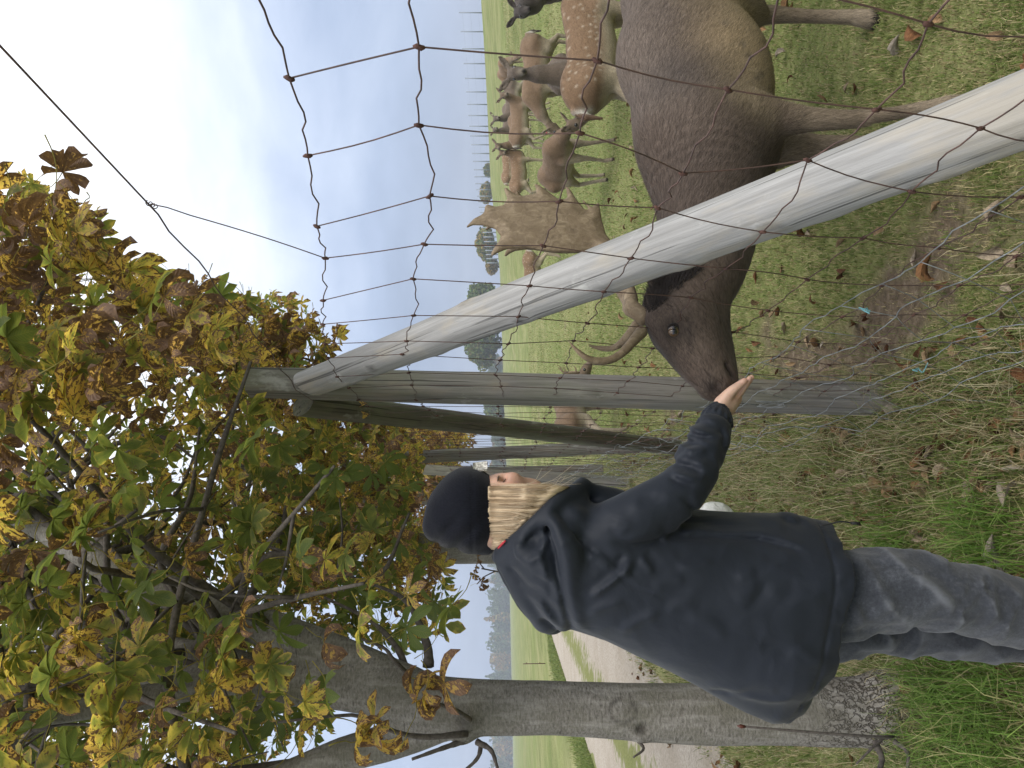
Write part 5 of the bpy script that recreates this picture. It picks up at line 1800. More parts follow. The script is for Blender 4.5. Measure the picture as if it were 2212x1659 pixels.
def brim(X, Y, Z):
    zb = P(1070, 1100, DP)[2]
    x0 = P(1000, 1100, DP)[0]
    return Z - (zb + 0.10 * (X - x0) * 0.2 + 0.06 * np.abs(X - x0) * 0.6) + 0 * Y


zl = P(1120, 1100, DP)
HT += [('-f', brim, zl - [0.2, 0.2, 0.1], zl + [0.2, 0.2, 0.09], 0.006)]


def hdisp(p):
    d = 0.004 * fbm(p * np.array([10, 10, 14]), 3, 3)
    # slack folds sweeping back over the crown
    q = (p[:, 2] - HC[2]) * 0.8 + (p[:, 0] - HC[0]) * 0.6
    d -= 0.007 * np.exp(-((q - 0.012 - 0.01 * fbm(p * 8, 2, 4)) / 0.012) ** 2) * sstep(-(p[:, 0] - HC[0]), -0.02, 0.04)
    d -= 0.005 * np.exp(-((q - 0.058) / 0.009) ** 2) * sstep(-(p[:, 0] - HC[0]), -0.04, 0.03)
    zb = P(1070, 1100, DP)[2]
    d += 0.003 * np.exp(-((p[:, 2] - zb - 0.012) / 0.010) ** 2)
    d -= 0.002 * np.exp(-((p[:, 2] - zb - 0.052) / 0.003) ** 2)
    return d


V, F = sdf_mesh(HT, 0.0045, hdisp)
V = relax(V, F, 1, 0.3)
rib = np.arctan2(V[:, 1] - DP, V[:, 0] - HC[0])
hat = link('knit_cap', make_mesh('knit_cap', V, F, True, {'rib': rib}), person, KNIT)
b = MB()
c0 = P(1037, 1001.5, DP + 0.006)
ex, ez = np.array([0.15, 0.98, 0.0]), np.array([-0.12, 0, 1.0])
nn = np.array([1.0, -0.15, 0.12])
g_ = [c0 + ex * a * 0.026 + ez * e * 0.017 + nn * (0.0035 - 0.012 * a * a) for a in np.linspace(-1, 1, 7) for e in np.linspace(-1, 1, 4)]
gb_ = [q - nn * 0.003 for q in g_]
fi = [(i * 4 + j, i * 4 + j + 1, (i + 1) * 4 + j + 1, (i + 1) * 4 + j) for i in range(6) for j in range(3)]
fb = [(28 + a, 28 + d, 28 + c_, 28 + b_) for a, b_, c_, d in fi]
rim = [i for i in range(4)] + [7, 11, 15, 19, 23, 27, 26, 25, 24, 20, 16, 12, 8, 4]
fr = [(rim[k], rim[(k + 1) % len(rim)], 28 + rim[(k + 1) % len(rim)], 28 + rim[k]) for k in range(len(rim))]
b.add(np.array(g_ + gb_), np.array(fi + fb + fr))
mt, nt, out = new_mat('pale_leather')
pbsdf(nt, out, ramp(nt, noise(nt, nd(nt, 'ShaderNodeNewGeometry').outputs['Position'], 160, 3, 0.6), [(0.42, (0.30, 0.28, 0.25)), (0.58, (0.62, 0.60, 0.54))]), 0.7)
link('patch', b.mesh('patch'), hat, mt)

# ---- long blond hair from under the cap into the collar
rg = np.random.default_rng(12)
b = MB()


def hair_pt(y, x, lift):
    """a point on the hair curtain: picture column x, row y"""
    t = np.clip((y - 1108) / 82.0, -1, 1)
    head = DP - 0.070 * math.sqrt(max(0.0, 1 - t * t)) - 0.006
    neck = DP - 0.12 + 0.02 * t
    s = np.clip((x - 1062) / 70.0, 0, 1) ** 0.8
    return P(x, y, head * (1 - s) + neck * s - lift)


# the smooth curtain of hair, gently clumped
ny_, nt_ = 150, 26
Yg = np.linspace(1047, 1187, ny_)
HV, HCc = [], []
for iy, y0 in enumerate(Yg):
    xe = max(1215 - (y0 - 1056) * (135 / 127.0) + 14, 1088)
    for it in range(nt_):
        t = it / (nt_ - 1)
        yy = y0 + (2 if y0 < 1120 else -7) * t
        yy += 6 * (vnoise(np.array([[t * 3.0, 0.5]]), 12)[0] - 0.6 * t + 0.5) * math.exp(-(y0 - 1047) / 7.0)
        lf = 0.0045 * vnoise(np.array([[y0 * 0.16, t * 1.2]]), 5)[0] + 0.0016 * vnoise(np.array([[y0 * 0.6, t * 1.5]]), 6)[0]
        e_ = 0.5 * (max(0, (abs(y0 - 1117) - 60) / 10.0)) ** 2 * 0.01
        sink = 0.045 * max(0, (t - 0.8) / 0.2) ** 2
        HV.append(hair_pt(yy, 1054 + (xe - 1054) * t, lf - sink - e_))
        s = 0.55 + 0.26 * vnoise(np.array([[y0 * 0.22, t * 1.1]]), 8)[0] + 0.16 * vnoise(np.array([[y0 * 0.9, t * 2]]), 9)[0]
        HCc.append(np.array([0.36, 0.26, 0.155]) * (1 - s) + np.array([0.60, 0.475, 0.32]) * s)
ii = np.arange(ny_ - 1)[:, None] * nt_
jj = np.arange(nt_ - 1)[None, :]
b.add(np.array(HV), np.stack([ii + jj, ii + jj + 1, ii + nt_ + jj + 1, ii + nt_ + jj], -1).reshape(-1, 4), coat=rgba(np.clip(np.array(HCc), 0, 1)))
HB = chain([(1085, 1114, 1.845, 68), (1120, 1117, 1.84, 60), (1165, 1118, 1.83, 44)], 0.03)
V, F = sdf_mesh(HB, 0.006, lambda p: 0.004 * np.sin(p[:, 0] * 260 + 3 * fbm(p * 10, 2, 1)))
keep_c = np.tile(np.array([0.36, 0.25, 0.145]), (len(V), 1))
b.add(V, F, coat=rgba(keep_c))
for k in range(420):
    y0 = rg.uniform(1050, 1188)
    fl = rg.random() < 0.07
    if rg.random() < 0.03:
        y0 = rg.uniform(1043, 1052)
    xe = 1215 - (y0 - 1056) * (135 / 127.0)
    xe = max(xe + rg.uniform(4, 26), 1088)
    y1 = y0 + rg.normal(2 if y0 < 1120 else -6, 4) + (rg.normal(0, 14) if fl else 0)
    ym = 0.5 * (y0 + y1) + rg.normal(0, 2.5)
    lf = rg.uniform(0.000, 0.005) + (0.006 if fl else 0)
    ye_ = y1
    pts = [hair_pt(y0, 1057 + rg.uniform(-2, 3), 0.0 + lf * 0.3), hair_pt(y0 * 0.7 + ym * 0.3, 1062 + (xe - 1062) * 0.33, lf), hair_pt(ym, 1062 + (xe - 1062) * 0.66, lf), hair_pt(y1, xe - 12, -0.035)]
    V, F = tube(spline(pts, 9), np.array([1, 1, 1, 1, 1, 1, 0.9, 0.8, 0.6]) * rg.uniform(0.00025, 0.00045), 3)
    sh = rg.uniform(0.88, 1.1) * (0.88 + 0.30 * math.sin(y0 * 0.55 + 1.3 * math.sin(y0 * 0.21)) * (0.5 + 0.5 * math.sin(y0 * 1.9)))
    base_ = np.array([0.46, 0.33, 0.20]) if rg.random() < 0.6 else np.array([0.62, 0.49, 0.33])
    if rg.random() < 0.1:
        base_ = np.array([0.32, 0.21, 0.12])
    b.add(V, F, coat=np.tile(np.append(np.clip(base_ * sh, 0, 1), 1), (len(V), 1)))
# fly-aways in front of the collar
for k in range(10):
    y0 = rg.uniform(1044, 1075)
    x0 = rg.uniform(1120, 1180)
    p0 = hair_pt(y0, x0, 0.004)
    pts = [p0, p0 + [0.01, 0, -0.03], p0 + [rg.uniform(0.01, 0.05), rg.uniform(-0.02, 0.02), -rg.uniform(0.04, 0.09)]]
    V, F = tube(spline(pts, 8), 0.0003, 3)
    b.add(V, F, coat=np.tile([0.55, 0.45, 0.32, 1], (len(V), 1)))
link('hair', b.mesh('hair'), person, BLOND)
# a touch of red shirt at the nape
mt, nt, out = new_mat('red_cloth')
pbsdf(nt, out, (0.36, 0.03, 0.04), 0.8)
b = MB()
V, F = tube(spline([P(1076, 1198, 1.83), P(1074, 1190, 1.775), P(1082, 1178, 1.735), P(1092, 1168, 1.715)], 12), [0.0015, 0.002] + [0.0028] * 8 + [0.002, 0.0015], 8)
b.add(V, F)
link('shirt_collar', b.mesh('shirt_collar'), person, mt)

# ---- bag of feed in the other hand
mt, nt, out = new_mat('white_film')
pos = nd(nt, 'ShaderNodeNewGeometry').outputs['Position']
pbsdf(nt, out, (0.72, 0.73, 0.72), 0.35, noise(nt, pos, 45, 4, 0.6, 1.0), 0.8, 0.01, spec=0.5)
V, F = sdf_mesh([('e', P(1548, 1128, 1.97), (0.052, 0.05, 0.05), None, 0.02), ('c', P(1515, 1135, 1.97), 0.02, P(1535, 1125, 1.97), 0.034, 0.02)], 0.004, lambda p: 0.008 * fbm(p * 40, 3, 2))
tag(link('feed_bag', make_mesh('feed_bag', V, F), mat=mt), 'crumpled white plastic bag held close behind the dark jacket', 'bag')
# ------------------------------------------------------------------ horse chestnuts
mt, nt, out = new_mat('smooth_bark')
pos = nd(nt, 'ShaderNodeNewGeometry').outputs['Position']
b1 = noise(nt, vscale(nt, pos, (60, 60, 130)), 1.0, 5, 0.7)
b2 = noise(nt, vscale(nt, pos, (9, 9, 5)), 1.0, 4, 0.6)
b3 = noise(nt, vscale(nt, pos, (30, 30, 6)), 1.0, 4, 0.65)
zz = nd(nt, 'ShaderNodeSeparateXYZ', {0: pos}).outputs['Z']
vor = nd(nt, 'ShaderNodeTexVoronoi', {'Vector': nd(nt, 'ShaderNodeVectorMath', {0: vscale(nt, pos, (34, 34, 20)), 1: nd(nt, 'ShaderNodeVectorMath', {0: noise(nt, pos, 18, 3, 0.6, out=1), 'Scale': 4.5}, operation='SCALE').outputs[0]}, operation='ADD').outputs[0], 'Scale': 1.0}, feature='DISTANCE_TO_EDGE').outputs[0]
flake = ramp(nt, vor, [(0.02, 0.0), (0.10, 1.0)])
c = ramp(nt, b1, [(0.3, (0.085, 0.078, 0.068)), (0.5, (0.185, 0.172, 0.153)), (0.72, (0.29, 0.275, 0.25))])
c = mixc(nt, ramp(nt, b2, [(0.4, 0.0), (0.65, 0.6)]), c, (0.135, 0.128, 0.098))
c = mixc(nt, ramp(nt, b3, [(0.5, 0.0), (0.72, 0.55)]), c, (0.34, 0.325, 0.30))
len_ = noise(nt, vscale(nt, pos, (14, 14, 95)), 1.0, 3, 0.6)
c = mixc(nt, ramp(nt, len_, [(0.29, 0.75), (0.36, 0.0)]), c, (0.07, 0.062, 0.052))
c = mixc(nt, ramp(nt, noise(nt, vscale(nt, pos, (40, 40, 8)), 1.0, 3, 0.6), [(0.24, 0.8), (0.32, 0.0)]), c, (0.05, 0.045, 0.04))
low = mth(nt, 'MULTIPLY', mth(nt, 'SUBTRACT', 0.62, mth(nt, 'ADD', zz, mth(nt, 'MULTIPLY', b2, 0.45))), 3.5, clamp=True)
fc = mixc(nt, flake, (0.085, 0.07, 0.055), ramp(nt, b3, [(0.3, (0.14, 0.12, 0.10)), (0.7, (0.34, 0.32, 0.29))]))
c = mixc(nt, low, c, fc)
sc_ = attr(nt, 'scar')
c = mixc(nt, sc_, c, (0.035, 0.03, 0.026))
hg = mth(nt, 'ADD', mth(nt, 'MULTIPLY', b1, 0.5), mth(nt, 'MULTIPLY', mth(nt, 'MULTIPLY', flake, low), 1.5))
pbsdf(nt, out, c, 0.9, hg, 1.0, 0.010, spec=0.12)
BARK = mt
mt, nt, out = new_mat('twig_bark')
pos = nd(nt, 'ShaderNodeNewGeometry').outputs['Position']
pbsdf(nt, out, ramp(nt, noise(nt, pos, 60, 4, 0.65), [(0.3, (0.055, 0.047, 0.042)), (0.7, (0.14, 0.122, 0.107))]), 0.85, noise(nt, pos, 90, 3, 0.6), 0.4, 0.003, spec=0.15)
TWIG = mt

# ---- leaf: luv = (across -1..1, along 0..1 or <0 on the stalk, leaflet number), age 0 green .. 1 brown, rnd
mt, nt, out = new_mat('chestnut_leaf')
luv = attr(nt, 'luv', 'Vector')
sp_ = nd(nt, 'ShaderNodeSeparateXYZ', {0: luv})
lu, lv, ln_ = sp_.outputs
rnd = mth(nt, 'FRACT', mth(nt, 'ADD', attr(nt, 'rnd'), mth(nt, 'MULTIPLY', nd(nt, 'ShaderNodeObjectInfo').outputs['Random'], 7.31)))
age = mth(nt, 'ADD', attr(nt, 'age'), mth(nt, 'MULTIPLY', mth(nt, 'SUBTRACT', nd(nt, 'ShaderNodeObjectInfo').outputs['Random'], 0.5), 0.25))
au = mth(nt, 'ABSOLUTE', lu)
lp = nd(nt, 'ShaderNodeCombineXYZ', {0: mth(nt, 'MULTIPLY', lu, 0.35), 1: mth(nt, 'MULTIPLY', lv, 1.3), 2: mth(nt, 'ADD', mth(nt, 'MULTIPLY', rnd, 57.0), mth(nt, 'MULTIPLY', ln_, 3.7))}).outputs[0]
bl = noise(nt, lp, 5.5, 4, 0.6, 0.7)
bl2 = noise(nt, lp, 2.2, 2, 0.5)
edge = mth(nt, 'ADD', mth(nt, 'MULTIPLY', mth(nt, 'POWER', au, 2.0), 0.16), mth(nt, 'MULTIPLY', mth(nt, 'POWER', mth(nt, 'MAXIMUM', lv, 0.0), 2.0), 0.22))
ya = mth(nt, 'ADD', mth(nt, 'ADD', age, edge), mth(nt, 'MULTIPLY', mth(nt, 'SUBTRACT', bl2, 0.5), 0.7))
gcol = ramp(nt, ya, [(0.20, (0.095, 0.13, 0.042)), (0.42, (0.17, 0.19, 0.055)), (0.54, (0.36, 0.315, 0.085)), (0.70, (0.56, 0.40, 0.115)), (0.95, (0.47, 0.29, 0.12))])
br = mth(nt, 'ADD', mth(nt, 'ADD', bl, mth(nt, 'MULTIPLY', age, 0.34)), mth(nt, 'MULTIPLY', edge, 0.55))
brm = ramp(nt, br, [(0.775, 0.0), (0.80, 1.0)])
bcol = ramp(nt, noise(nt, lp, 9, 3, 0.6), [(0.3, (0.10, 0.055, 0.036)), (0.7, (0.21, 0.125, 0.075))])
vein = mth(nt, 'PINGPONG', mth(nt, 'SUBTRACT', mth(nt, 'MULTIPLY', lv, 11.0), mth(nt, 'MULTIPLY', au, 2.4)), 0.5)
vm = ramp(nt, vein, [(0.0, 1.0), (0.12, 0.0)])
mid_ = ramp(nt, au, [(0.0, 1.0), (0.07, 0.0)])
c = mixc(nt, mth(nt, 'MULTIPLY', mth(nt, 'MAXIMUM', vm, mid_), 0.28), gcol, (0.25, 0.25, 0.07))
c = mixc(nt, brm, c, bcol)
st = ramp(nt, lv, [(0.0, 1.0), (0.001, 0.0)])
c = mixc(nt, mth(nt, 'LESS_THAN', lv, -0.01), c, (0.26, 0.23, 0.06))
hb_ = mth(nt, 'ADD', vein, mth(nt, 'MULTIPLY', bl, 0.5))
bp = nd(nt, 'ShaderNodeBump', {'Strength': 0.5, 'Distance': 0.004, 'Height': hb_})
pb = nd(nt, 'ShaderNodeBsdfPrincipled', {'Base Color': c, 'Roughness': 0.55, 'Specular IOR Level': 0.25, 'Normal': bp.outputs[0]})
tr = nd(nt, 'ShaderNodeBsdfTranslucent', {'Color': mixc(nt, 1.0, c, (1.55, 1.5, 0.9), 'MULTIPLY')})
ms_ = nd(nt, 'ShaderNodeMixShader', {0: mth(nt, 'SUBTRACT', 0.60, mth(nt, 'MULTIPLY', brm, 0.38)), 1: pb.outputs[0], 2: tr.outputs[0]})
nt.links.new(ms_.outputs[0], out.inputs['Surface'])
LEAF = mt


def leaflet(L, W, rows, cols, rng, curl, fold, droop, num):
    """one leaflet along +X from the origin: V, F, luv"""
    t = np.linspace(0, 1, rows)
    prof = np.interp(t, [0, 0.08, 0.3, 0.55, 0.72, 0.86, 0.95, 1.0], [0.05, 0.16, 0.55, 0.90, 1.0, 0.72, 0.34, 0.03])
    u = np.linspace(-1, 1, cols)
    T, U = np.meshgrid(t, u, indexing='ij')
    half = W * 0.5 * prof[:, None] * (1 + 0.10 * rng.uniform(-1, 1, T.shape) * (np.abs(U) > 0.9))
    y = U * half
    z = fold * np.abs(U) * half + 0.05 * L * np.sin(T * 9 + rng.uniform(0, 6)) * 0.25 * np.abs(U)
    a = droop * T + curl * T * T
    da = np.gradient(a[:, 0]) if rows > 1 else 0
    # bend the midrib
    ang_ = np.cumsum(np.concatenate([[0], (a[1:, 0] + a[:-1, 0]) * 0.5])) / (rows - 1)
    ax_ = a[:, 0]
    dx = np.concatenate([[0], np.cumsum(np.cos((ax_[1:] + ax_[:-1]) * 0.5))]) * L / (rows - 1)
    dz = -np.concatenate([[0], np.cumsum(np.sin((ax_[1:] + ax_[:-1]) * 0.5))]) * L / (rows - 1)
    X = dx[:, None] + z * np.sin(ax_)[:, None]
    Z = dz[:, None] + z * np.cos(ax_)[:, None]
    V = np.stack([X, y, Z], -1).reshape(-1, 3)
    i = np.arange(rows - 1)[:, None] * cols
    j = np.arange(cols - 1)[None, :]
    F = np.stack([i + j, i + j + 1, i + cols + j + 1, i + cols + j], -1).reshape(-1, 4)
    luv = np.stack([U, T, np.full(T.shape, num)], -1).reshape(-1, 3)
    return V, F, luv


def rotz(a):
    return np.array([[math.cos(a), -math.sin(a), 0], [math.sin(a), math.cos(a), 0], [0, 0, 1.0]])


def leaf_arrays(seed, age, rows=7, cols=5, n=None, size=0.128, stalk=True):
    rng = np.random.default_rng(seed)
    n = n or int(rng.choice([5, 5, 6, 7]))
    Vs, Fs, Ls = [], [], []
    k0 = 0
    angs = np.linspace(-1, 1, n) * rng.uniform(1.75, 2.25)
    for k, a in enumerate(angs):
        c = 1 - 0.42 * abs(a / 2.25) ** 1.4
        L = size * c * rng.uniform(0.85, 1.15)
        W = L * rng.uniform(0.36, 0.48)
        cur = rng.uniform(-0.2, 0.9) + (rng.uniform(0, 1.5) if age > 0.6 else 0)
        fo = rng.uniform(0.1, 0.5) + (rng.uniform(0, 0.8) if age > 0.6 else 0)
        V, F, luv = leaflet(L, W, rows, cols, rng, cur, fo, rng.uniform(0.15, 0.65), k)
        V = V @ rotz(a + rng.normal(0, 0.08)).T
        Vs.append(V)
        Fs.append(F + k0)
        Ls.append(luv)
        k0 += len(V)
    if stalk:
        q = spline([(0, 0, 0), (-0.05, 0.004, 0.004), (-0.10, -0.004, 0.02), (-0.15, 0.006, 0.05)], 6)
        V, F = tube(q, [0.0016, 0.0014, 0.0014, 0.0015, 0.0017, 0.0022], 4)
        Vs.append(V)
        Fs.append(F + k0)
        Ls.append(np.tile([0, -1.0, 0], (len(V), 1)))
    return np.concatenate(Vs), np.concatenate(Fs), np.concatenate(Ls)


def leaf_mesh(seed, age, **kw):
    V, F, L = leaf_arrays(seed, age, **kw)
    b = MB()
    b.add(V, F, luv=L, age=np.full(len(V), age), rnd=np.full(len(V), (seed * 0.618) % 1))
    me = b.mesh('leaf')
    me.materials.append(LEAF)
    return me


def in_poly(x, y, poly):
    poly = np.asarray(poly, float)
    ins = np.zeros(len(x), bool)
    j = len(poly) - 1
    for i in range(len(poly)):
        xi, yi = poly[i]
        xj, yj = poly[j]
        cnd = (yi > y) != (yj > y)
        ins ^= cnd & (x < (xj - xi) * (y - yi) / (yj - yi + 1e-12) + xi)
        j = i
    return ins


def crown_points(poly, n, d0, d1, rng, power=1.0):
    """points through a crown: uniform over the outline it shows, spread in depth"""
    poly = np.asarray(poly, float)
    lo, hi = poly.min(0), poly.max(0)
    out_ = []
    while len(out_) < n:
        q = rng.uniform(lo, hi, (4 * n, 2))
        q = q[in_poly(q[:, 0], q[:, 1], poly)]
        for a, b_ in q:
            out_.append((a, b_, d0 + (d1 - d0) * rng.random() ** power))
    return out_[:n]


def leaf_rot(rng, tilt=0.75, tumble=0.0):
    a = rng.uniform(0, 2 * np.pi)
    t = abs(rng.normal(0, tilt))
    b_ = rng.uniform(0, 2 * np.pi)
    ax = np.array([math.cos(b_), math.sin(b_), 0])
    K = np.array([[0, -ax[2], ax[1]], [ax[2], 0, -ax[0]], [-ax[1], ax[0], 0]])
    Rm = np.eye(3) + math.sin(t) * K + (1 - math.cos(t)) * K @ K
    return Rm @ rotz(a)


def leaf_age(rng, bias):
    r = rng.random()
    a = rng.uniform(0.02, 0.36) if r < 0.40 else (rng.uniform(0.34, 0.62) if r < 0.70 else rng.uniform(0.6, 1.0))
    return float(np.clip(a + bias, 0, 1.05))


class LeafMass:
    """many leaves joined as one uncountable mass"""
    def __init__(self, seed, rows=5, cols=3, size=0.128, nvar=24):
        rng = np.random.default_rng(seed)
        self.var = []
        for k in range(nvar):
            ag = k / (nvar - 1)
            self.var.append(leaf_arrays(seed * 100 + k, ag, rows=rows, cols=cols, size=size, n=int(rng.choice([5, 6, 7])) if rows > 3 else 5, stalk=rows > 3))
        self.b = MB()

    def put(self, pos, Rm, age, sc, rnd):
        V, F, L = self.var[int(np.clip(age, 0, 1) * (len(self.var) - 1))]
        W = (V * sc) @ Rm.T + pos
        self.b.add(W, F, luv=L, age=np.full(len(W), age), rnd=np.full(len(W), rnd))


# ---- the near tree
rt = np.random.default_rng(77)
tb0 = P(1960, 1535, 2.73)
tree = empty('chestnut_tree', (tb0[0], tb0[1], 0))
tag(tree, 'horse chestnut with smooth grey trunk and yellowing leaves, nearest tree beside the person', 'tree')
TK = chain([(2030, 1535, 2.71, 92), (1960, 1535, 2.73, 82), (1860, 1537, 2.75, 72), (1700, 1540, 2.76, 65), (1500, 1542, 2.76, 62), (1350, 1536, 2.76, 58), (1200, 1529, 2.76, 55),
            (1100, 1529, 2.77, 56), (1000, 1527, 2.78, 58), (920, 1520, 2.8, 58), (850, 1508, 2.82, 52)], 0.05)
TK += chain([(2010, 1470, 2.66, 38), (1930, 1505, 2.7, 50)], 0.08) + chain([(2040, 1600, 2.70, 40), (1940, 1570, 2.73, 50)], 0.08) + chain([(2050, 1525, 2.6, 36), (1950, 1535, 2.68, 45)], 0.08)
main = [(850, 1500, 2.82, 50), (700, 1482, 2.88, 46), (500, 1472, 2.95, 43), (250, 1457, 3.05, 37), (0, 1447, 3.15, 31), (-250, 1430, 3.3, 22)]
limbR = [(880, 1488, 2.82, 46), (740, 1420, 2.9, 42), (530, 1340, 3.0, 39), (270, 1240, 3.1, 33), (110, 1150, 3.2, 27), (0, 1090, 3.3, 22), (-150, 1000, 3.4, 15)]
limbL = [(990, 1545, 2.8, 40), (880, 1590, 2.8, 38), (740, 1632, 2.78, 38), (600, 1685, 2.75, 33), (350, 1770, 2.7, 26)]
limb4 = [(480, 1470, 2.93, 30), (200, 1528, 2.75, 24), (0, 1558, 2.6, 20), (-150, 1590, 2.5, 15)]
limb5 = [(640, 1470, 2.9, 28), (480, 1420, 3.1, 24), (300, 1385, 3.3, 20), (100, 1340, 3.5, 15)]
for l_ in (main, limbR, limbL, limb4, limb5):
    TK += chain(l_, 0.04)
TK += chain([(1010, 1562, 2.69, 20), (1000, 1580, 2.72, 26)], 0.04)                      # burr
TK += [('e', P(1347, 1543, 2.694), (0.040, 0.020, 0.050), None, 0.03), ('-e', P(1347, 1543, 2.648), (0.020, 0.010, 0.028), None, 0.008),
       ('e', P(1388, 1578, 2.70), (0.042, 0.03, 0.040), None, 0.025), ('-e', P(1388, 1576, 2.665), (0.018, 0.014, 0.022), None, 0.01)]


def tdisp(p):
    d = 0.004 * fbm(p * np.array([5, 5, 3]), 3, 3) + 0.0015 * fbm(p * np.array([25, 25, 12]), 3, 6)
    lw = sstep(-p[:, 2], -0.5, -0.2)
    d += lw * 0.009 * fbm(p * np.array([18, 18, 7]), 3, 12)
    for c_, r_ in ((P(1347, 1543, 2.66), 0.06), (P(1386, 1580, 2.67), 0.06), (P(1005, 1565, 2.65), 0.06)):
        q = np.linalg.norm((p - c_) * np.array([1, 0.3, 1]), axis=1)
        d += 0.004 * np.sin(q * 300 + 3 * fbm(p * 20, 2, 1)) * np.exp(-(q / r_) ** 2)
    return d


V, F = sdf_mesh(TK, 0.0105, tdisp)
V = relax(V, F, 1, 0.3)
scar = np.clip(0.85 * (gauss(V, P(1386, 1579, 2.66), np.array([0.018, 0.1, 0.02])) + 0.8 * gauss(V, P(1003, 1566, 2.64), np.array([0.03, 0.1, 0.03]))
                       + np.exp(-((np.linalg.norm((V - P(1347, 1543, 2.65)) * np.array([1.25, 0.2, 0.95]), axis=1) - 0.044) / 0.008) ** 2) * 0.8 * np.clip(0.6 + 1.4 * fbm(V * 35, 2, 8), 0, 1)), 0, 1)
link('trunk', make_mesh('trunk', V, F, True, {'scar': scar}), tree, BARK)


def branch(parent, pts, r0, r1, name='branch', n=14, seg=7, mat=None):
    q = spline(pts, n)
    V, F = tube(q, np.linspace(r0, r1, n) * (1 + 0.08 * np.sin(np.arange(n) * 2.1)), seg)
    b = MB()
    b.add(V, F)
    return link(name, b.mesh(name), parent, mat or TWIG), q


skel = []
for l_ in (main, limbR, limb4, limb5, limbL):
    q = spline(np.array([np.append(P(a, b_, d), r * d / FPX) for a, b_, d, r in l_]), 30)
    skel.append(q)
A_POLY = [(-330, 300), (20, 400), (60, 388), (130, 440), (212, 470), (240, 575), (330, 575), (440, 640), (545, 645), (590, 720), (640, 780), (720, 850), (800, 885), (870, 905), (900, 960), (905, 1180),
          (950, 1225), (985, 1300), (945, 1362), (900, 1392), (800, 1380), (745, 1395), (700, 1440), (715, 1540), (690, 1590), (560, 1660), (480, 1900), (-330, 1900)]
# boughs and twigs through the crown
tips = []
for k in range(46):
    s = skel[int(rt.choice([0, 1, 1, 1, 2, 3, 3, 4]))]
    st_ = s[int(rt.integers(6, 29))]
    a, b_, d = crown_points(A_POLY, 1, 2.0, 4.6, rt)[0]
    e = P(a, b_, d)
    v = e - st_[:3]
    if np.linalg.norm(v) > 1.7:
        e = st_[:3] + v / np.linalg.norm(v) * rt.uniform(1.0, 1.7)
    mid1 = st_[:3] + (e - st_[:3]) * 0.35 + rt.normal(0, 0.08, 3) + [0, 0, 0.10]
    mid2 = st_[:3] + (e - st_[:3]) * 0.7 + rt.normal(0, 0.08, 3) + [0, 0, 0.05]
    o, q = branch(tree, [st_[:3], mid1, mid2, e], min(0.021, st_[3] * 0.6), 0.005)
    tips.append(q)
    for m_ in range(2):
        i0 = int(rt.integers(4, 12))
        e2 = q[i0] + rt.normal(0, 0.24, 3)
        ob, q2 = branch(o, [q[i0], 0.5 * (q[i0] + e2) + rt.normal(0, 0.04, 3), e2], 0.007, 0.003, 'twig', 8, 5)
        tips.append(q2)
for pts, r0, r1 in (([(925, 1440, 2.84), (924, 1402, 2.88), (905, 1345, 2.93), (868, 1290, 3.0), (800, 1260, 3.05)], 0.022, 0.005), ([(880, 1455, 2.84), (858, 1400, 2.9), (800, 1340, 2.95), (700, 1290, 3.0)], 0.016, 0.005),
                    ([(890, 1465, 2.8), (850, 1425, 2.7), (830, 1400, 2.68), (780, 1380, 2.66)], 0.01, 0.004),
                    ([(1015, 1555, 2.64), (985, 1535, 2.55), (945, 1520, 2.48), (925, 1512, 2.45)], 0.010, 0.004), ([(1010, 1585, 2.66), (920, 1592, 2.6), (850, 1580, 2.55), (770, 1545, 2.5), (600, 1560, 2.4)], 0.012, 0.004),
                    ([(1005, 1600, 2.7), (960, 1615, 2.66), (890, 1640, 2.6)], 0.012, 0.005), ([(1030, 1602, 2.72), (1060, 1620, 2.68), (1075, 1660, 2.62)], 0.012, 0.005), ([(1040, 1606, 2.74), (1030, 1640, 2.7), (985, 1680, 2.66)], 0.010, 0.004),
                    ([(1378, 1600, 2.72), (1390, 1618, 2.66), (1368, 1636, 2.62)], 0.007, 0.003), ([(1930, 1590, 2.52), (1900, 1592, 2.46), (1760, 1582, 2.43), (1602, 1569, 2.42)], 0.006, 0.0035),
                    ([(1910, 1592, 2.50), (1880, 1620, 2.46), (1850, 1650, 2.44)], 0.006, 0.003), ([(1890, 1600, 2.5), (1905, 1640, 2.46), (1895, 1670, 2.42)], 0.011, 0.007), ([(1930, 1600, 2.5), (1960, 1625, 2.47), (1960, 1670, 2.44)], 0.008, 0.005)):
    branch(tree, [P(*q) for q in pts], r0, r1)
tipmat, nt, out = new_mat('bud')
pbsdf(nt, out, (0.09, 0.03, 0.02), 0.4)
b = MB()
V, F = tube([P(1610, 1569.5, 2.42), P(1600, 1569, 2.42), P(1592, 1568, 2.42)], [0.004, 0.007, 0.001], 7)
b.add(V, F)
link('bud', b.mesh('bud'), tree, tipmat)

# single leaves: the 300 that show largest; the rest as one mass
VARS = []
for k in range(30):
    VARS.append((k / 29.0, leaf_mesh(500 + k, k / 29.0, rows=7, cols=5)))


def put_leaf(parent, pos, Rm, age, sc=1.0):
    k = int(np.clip(age + rt.normal(0, 0.03), 0, 1) * 29)
    o = bpy.data.objects.new('leaf', VARS[k][1])
    COL.objects.link(o)
    o.parent = parent
    m_ = Matrix([list(Rm[i] * sc) + [0] for i in range(3)] + [[0, 0, 0, 1]])
    m_.translation = Vector(pos) - parent.location
    o.matrix_local = m_
    return o


def bias_at(a, b_):
    """leaves on the outer right of the crown have turned more"""
    return 0.20 * np.clip((820 - b_) / 400.0, -0.6, 1) + 0.05 - 0.10 * (b_ > 1250)


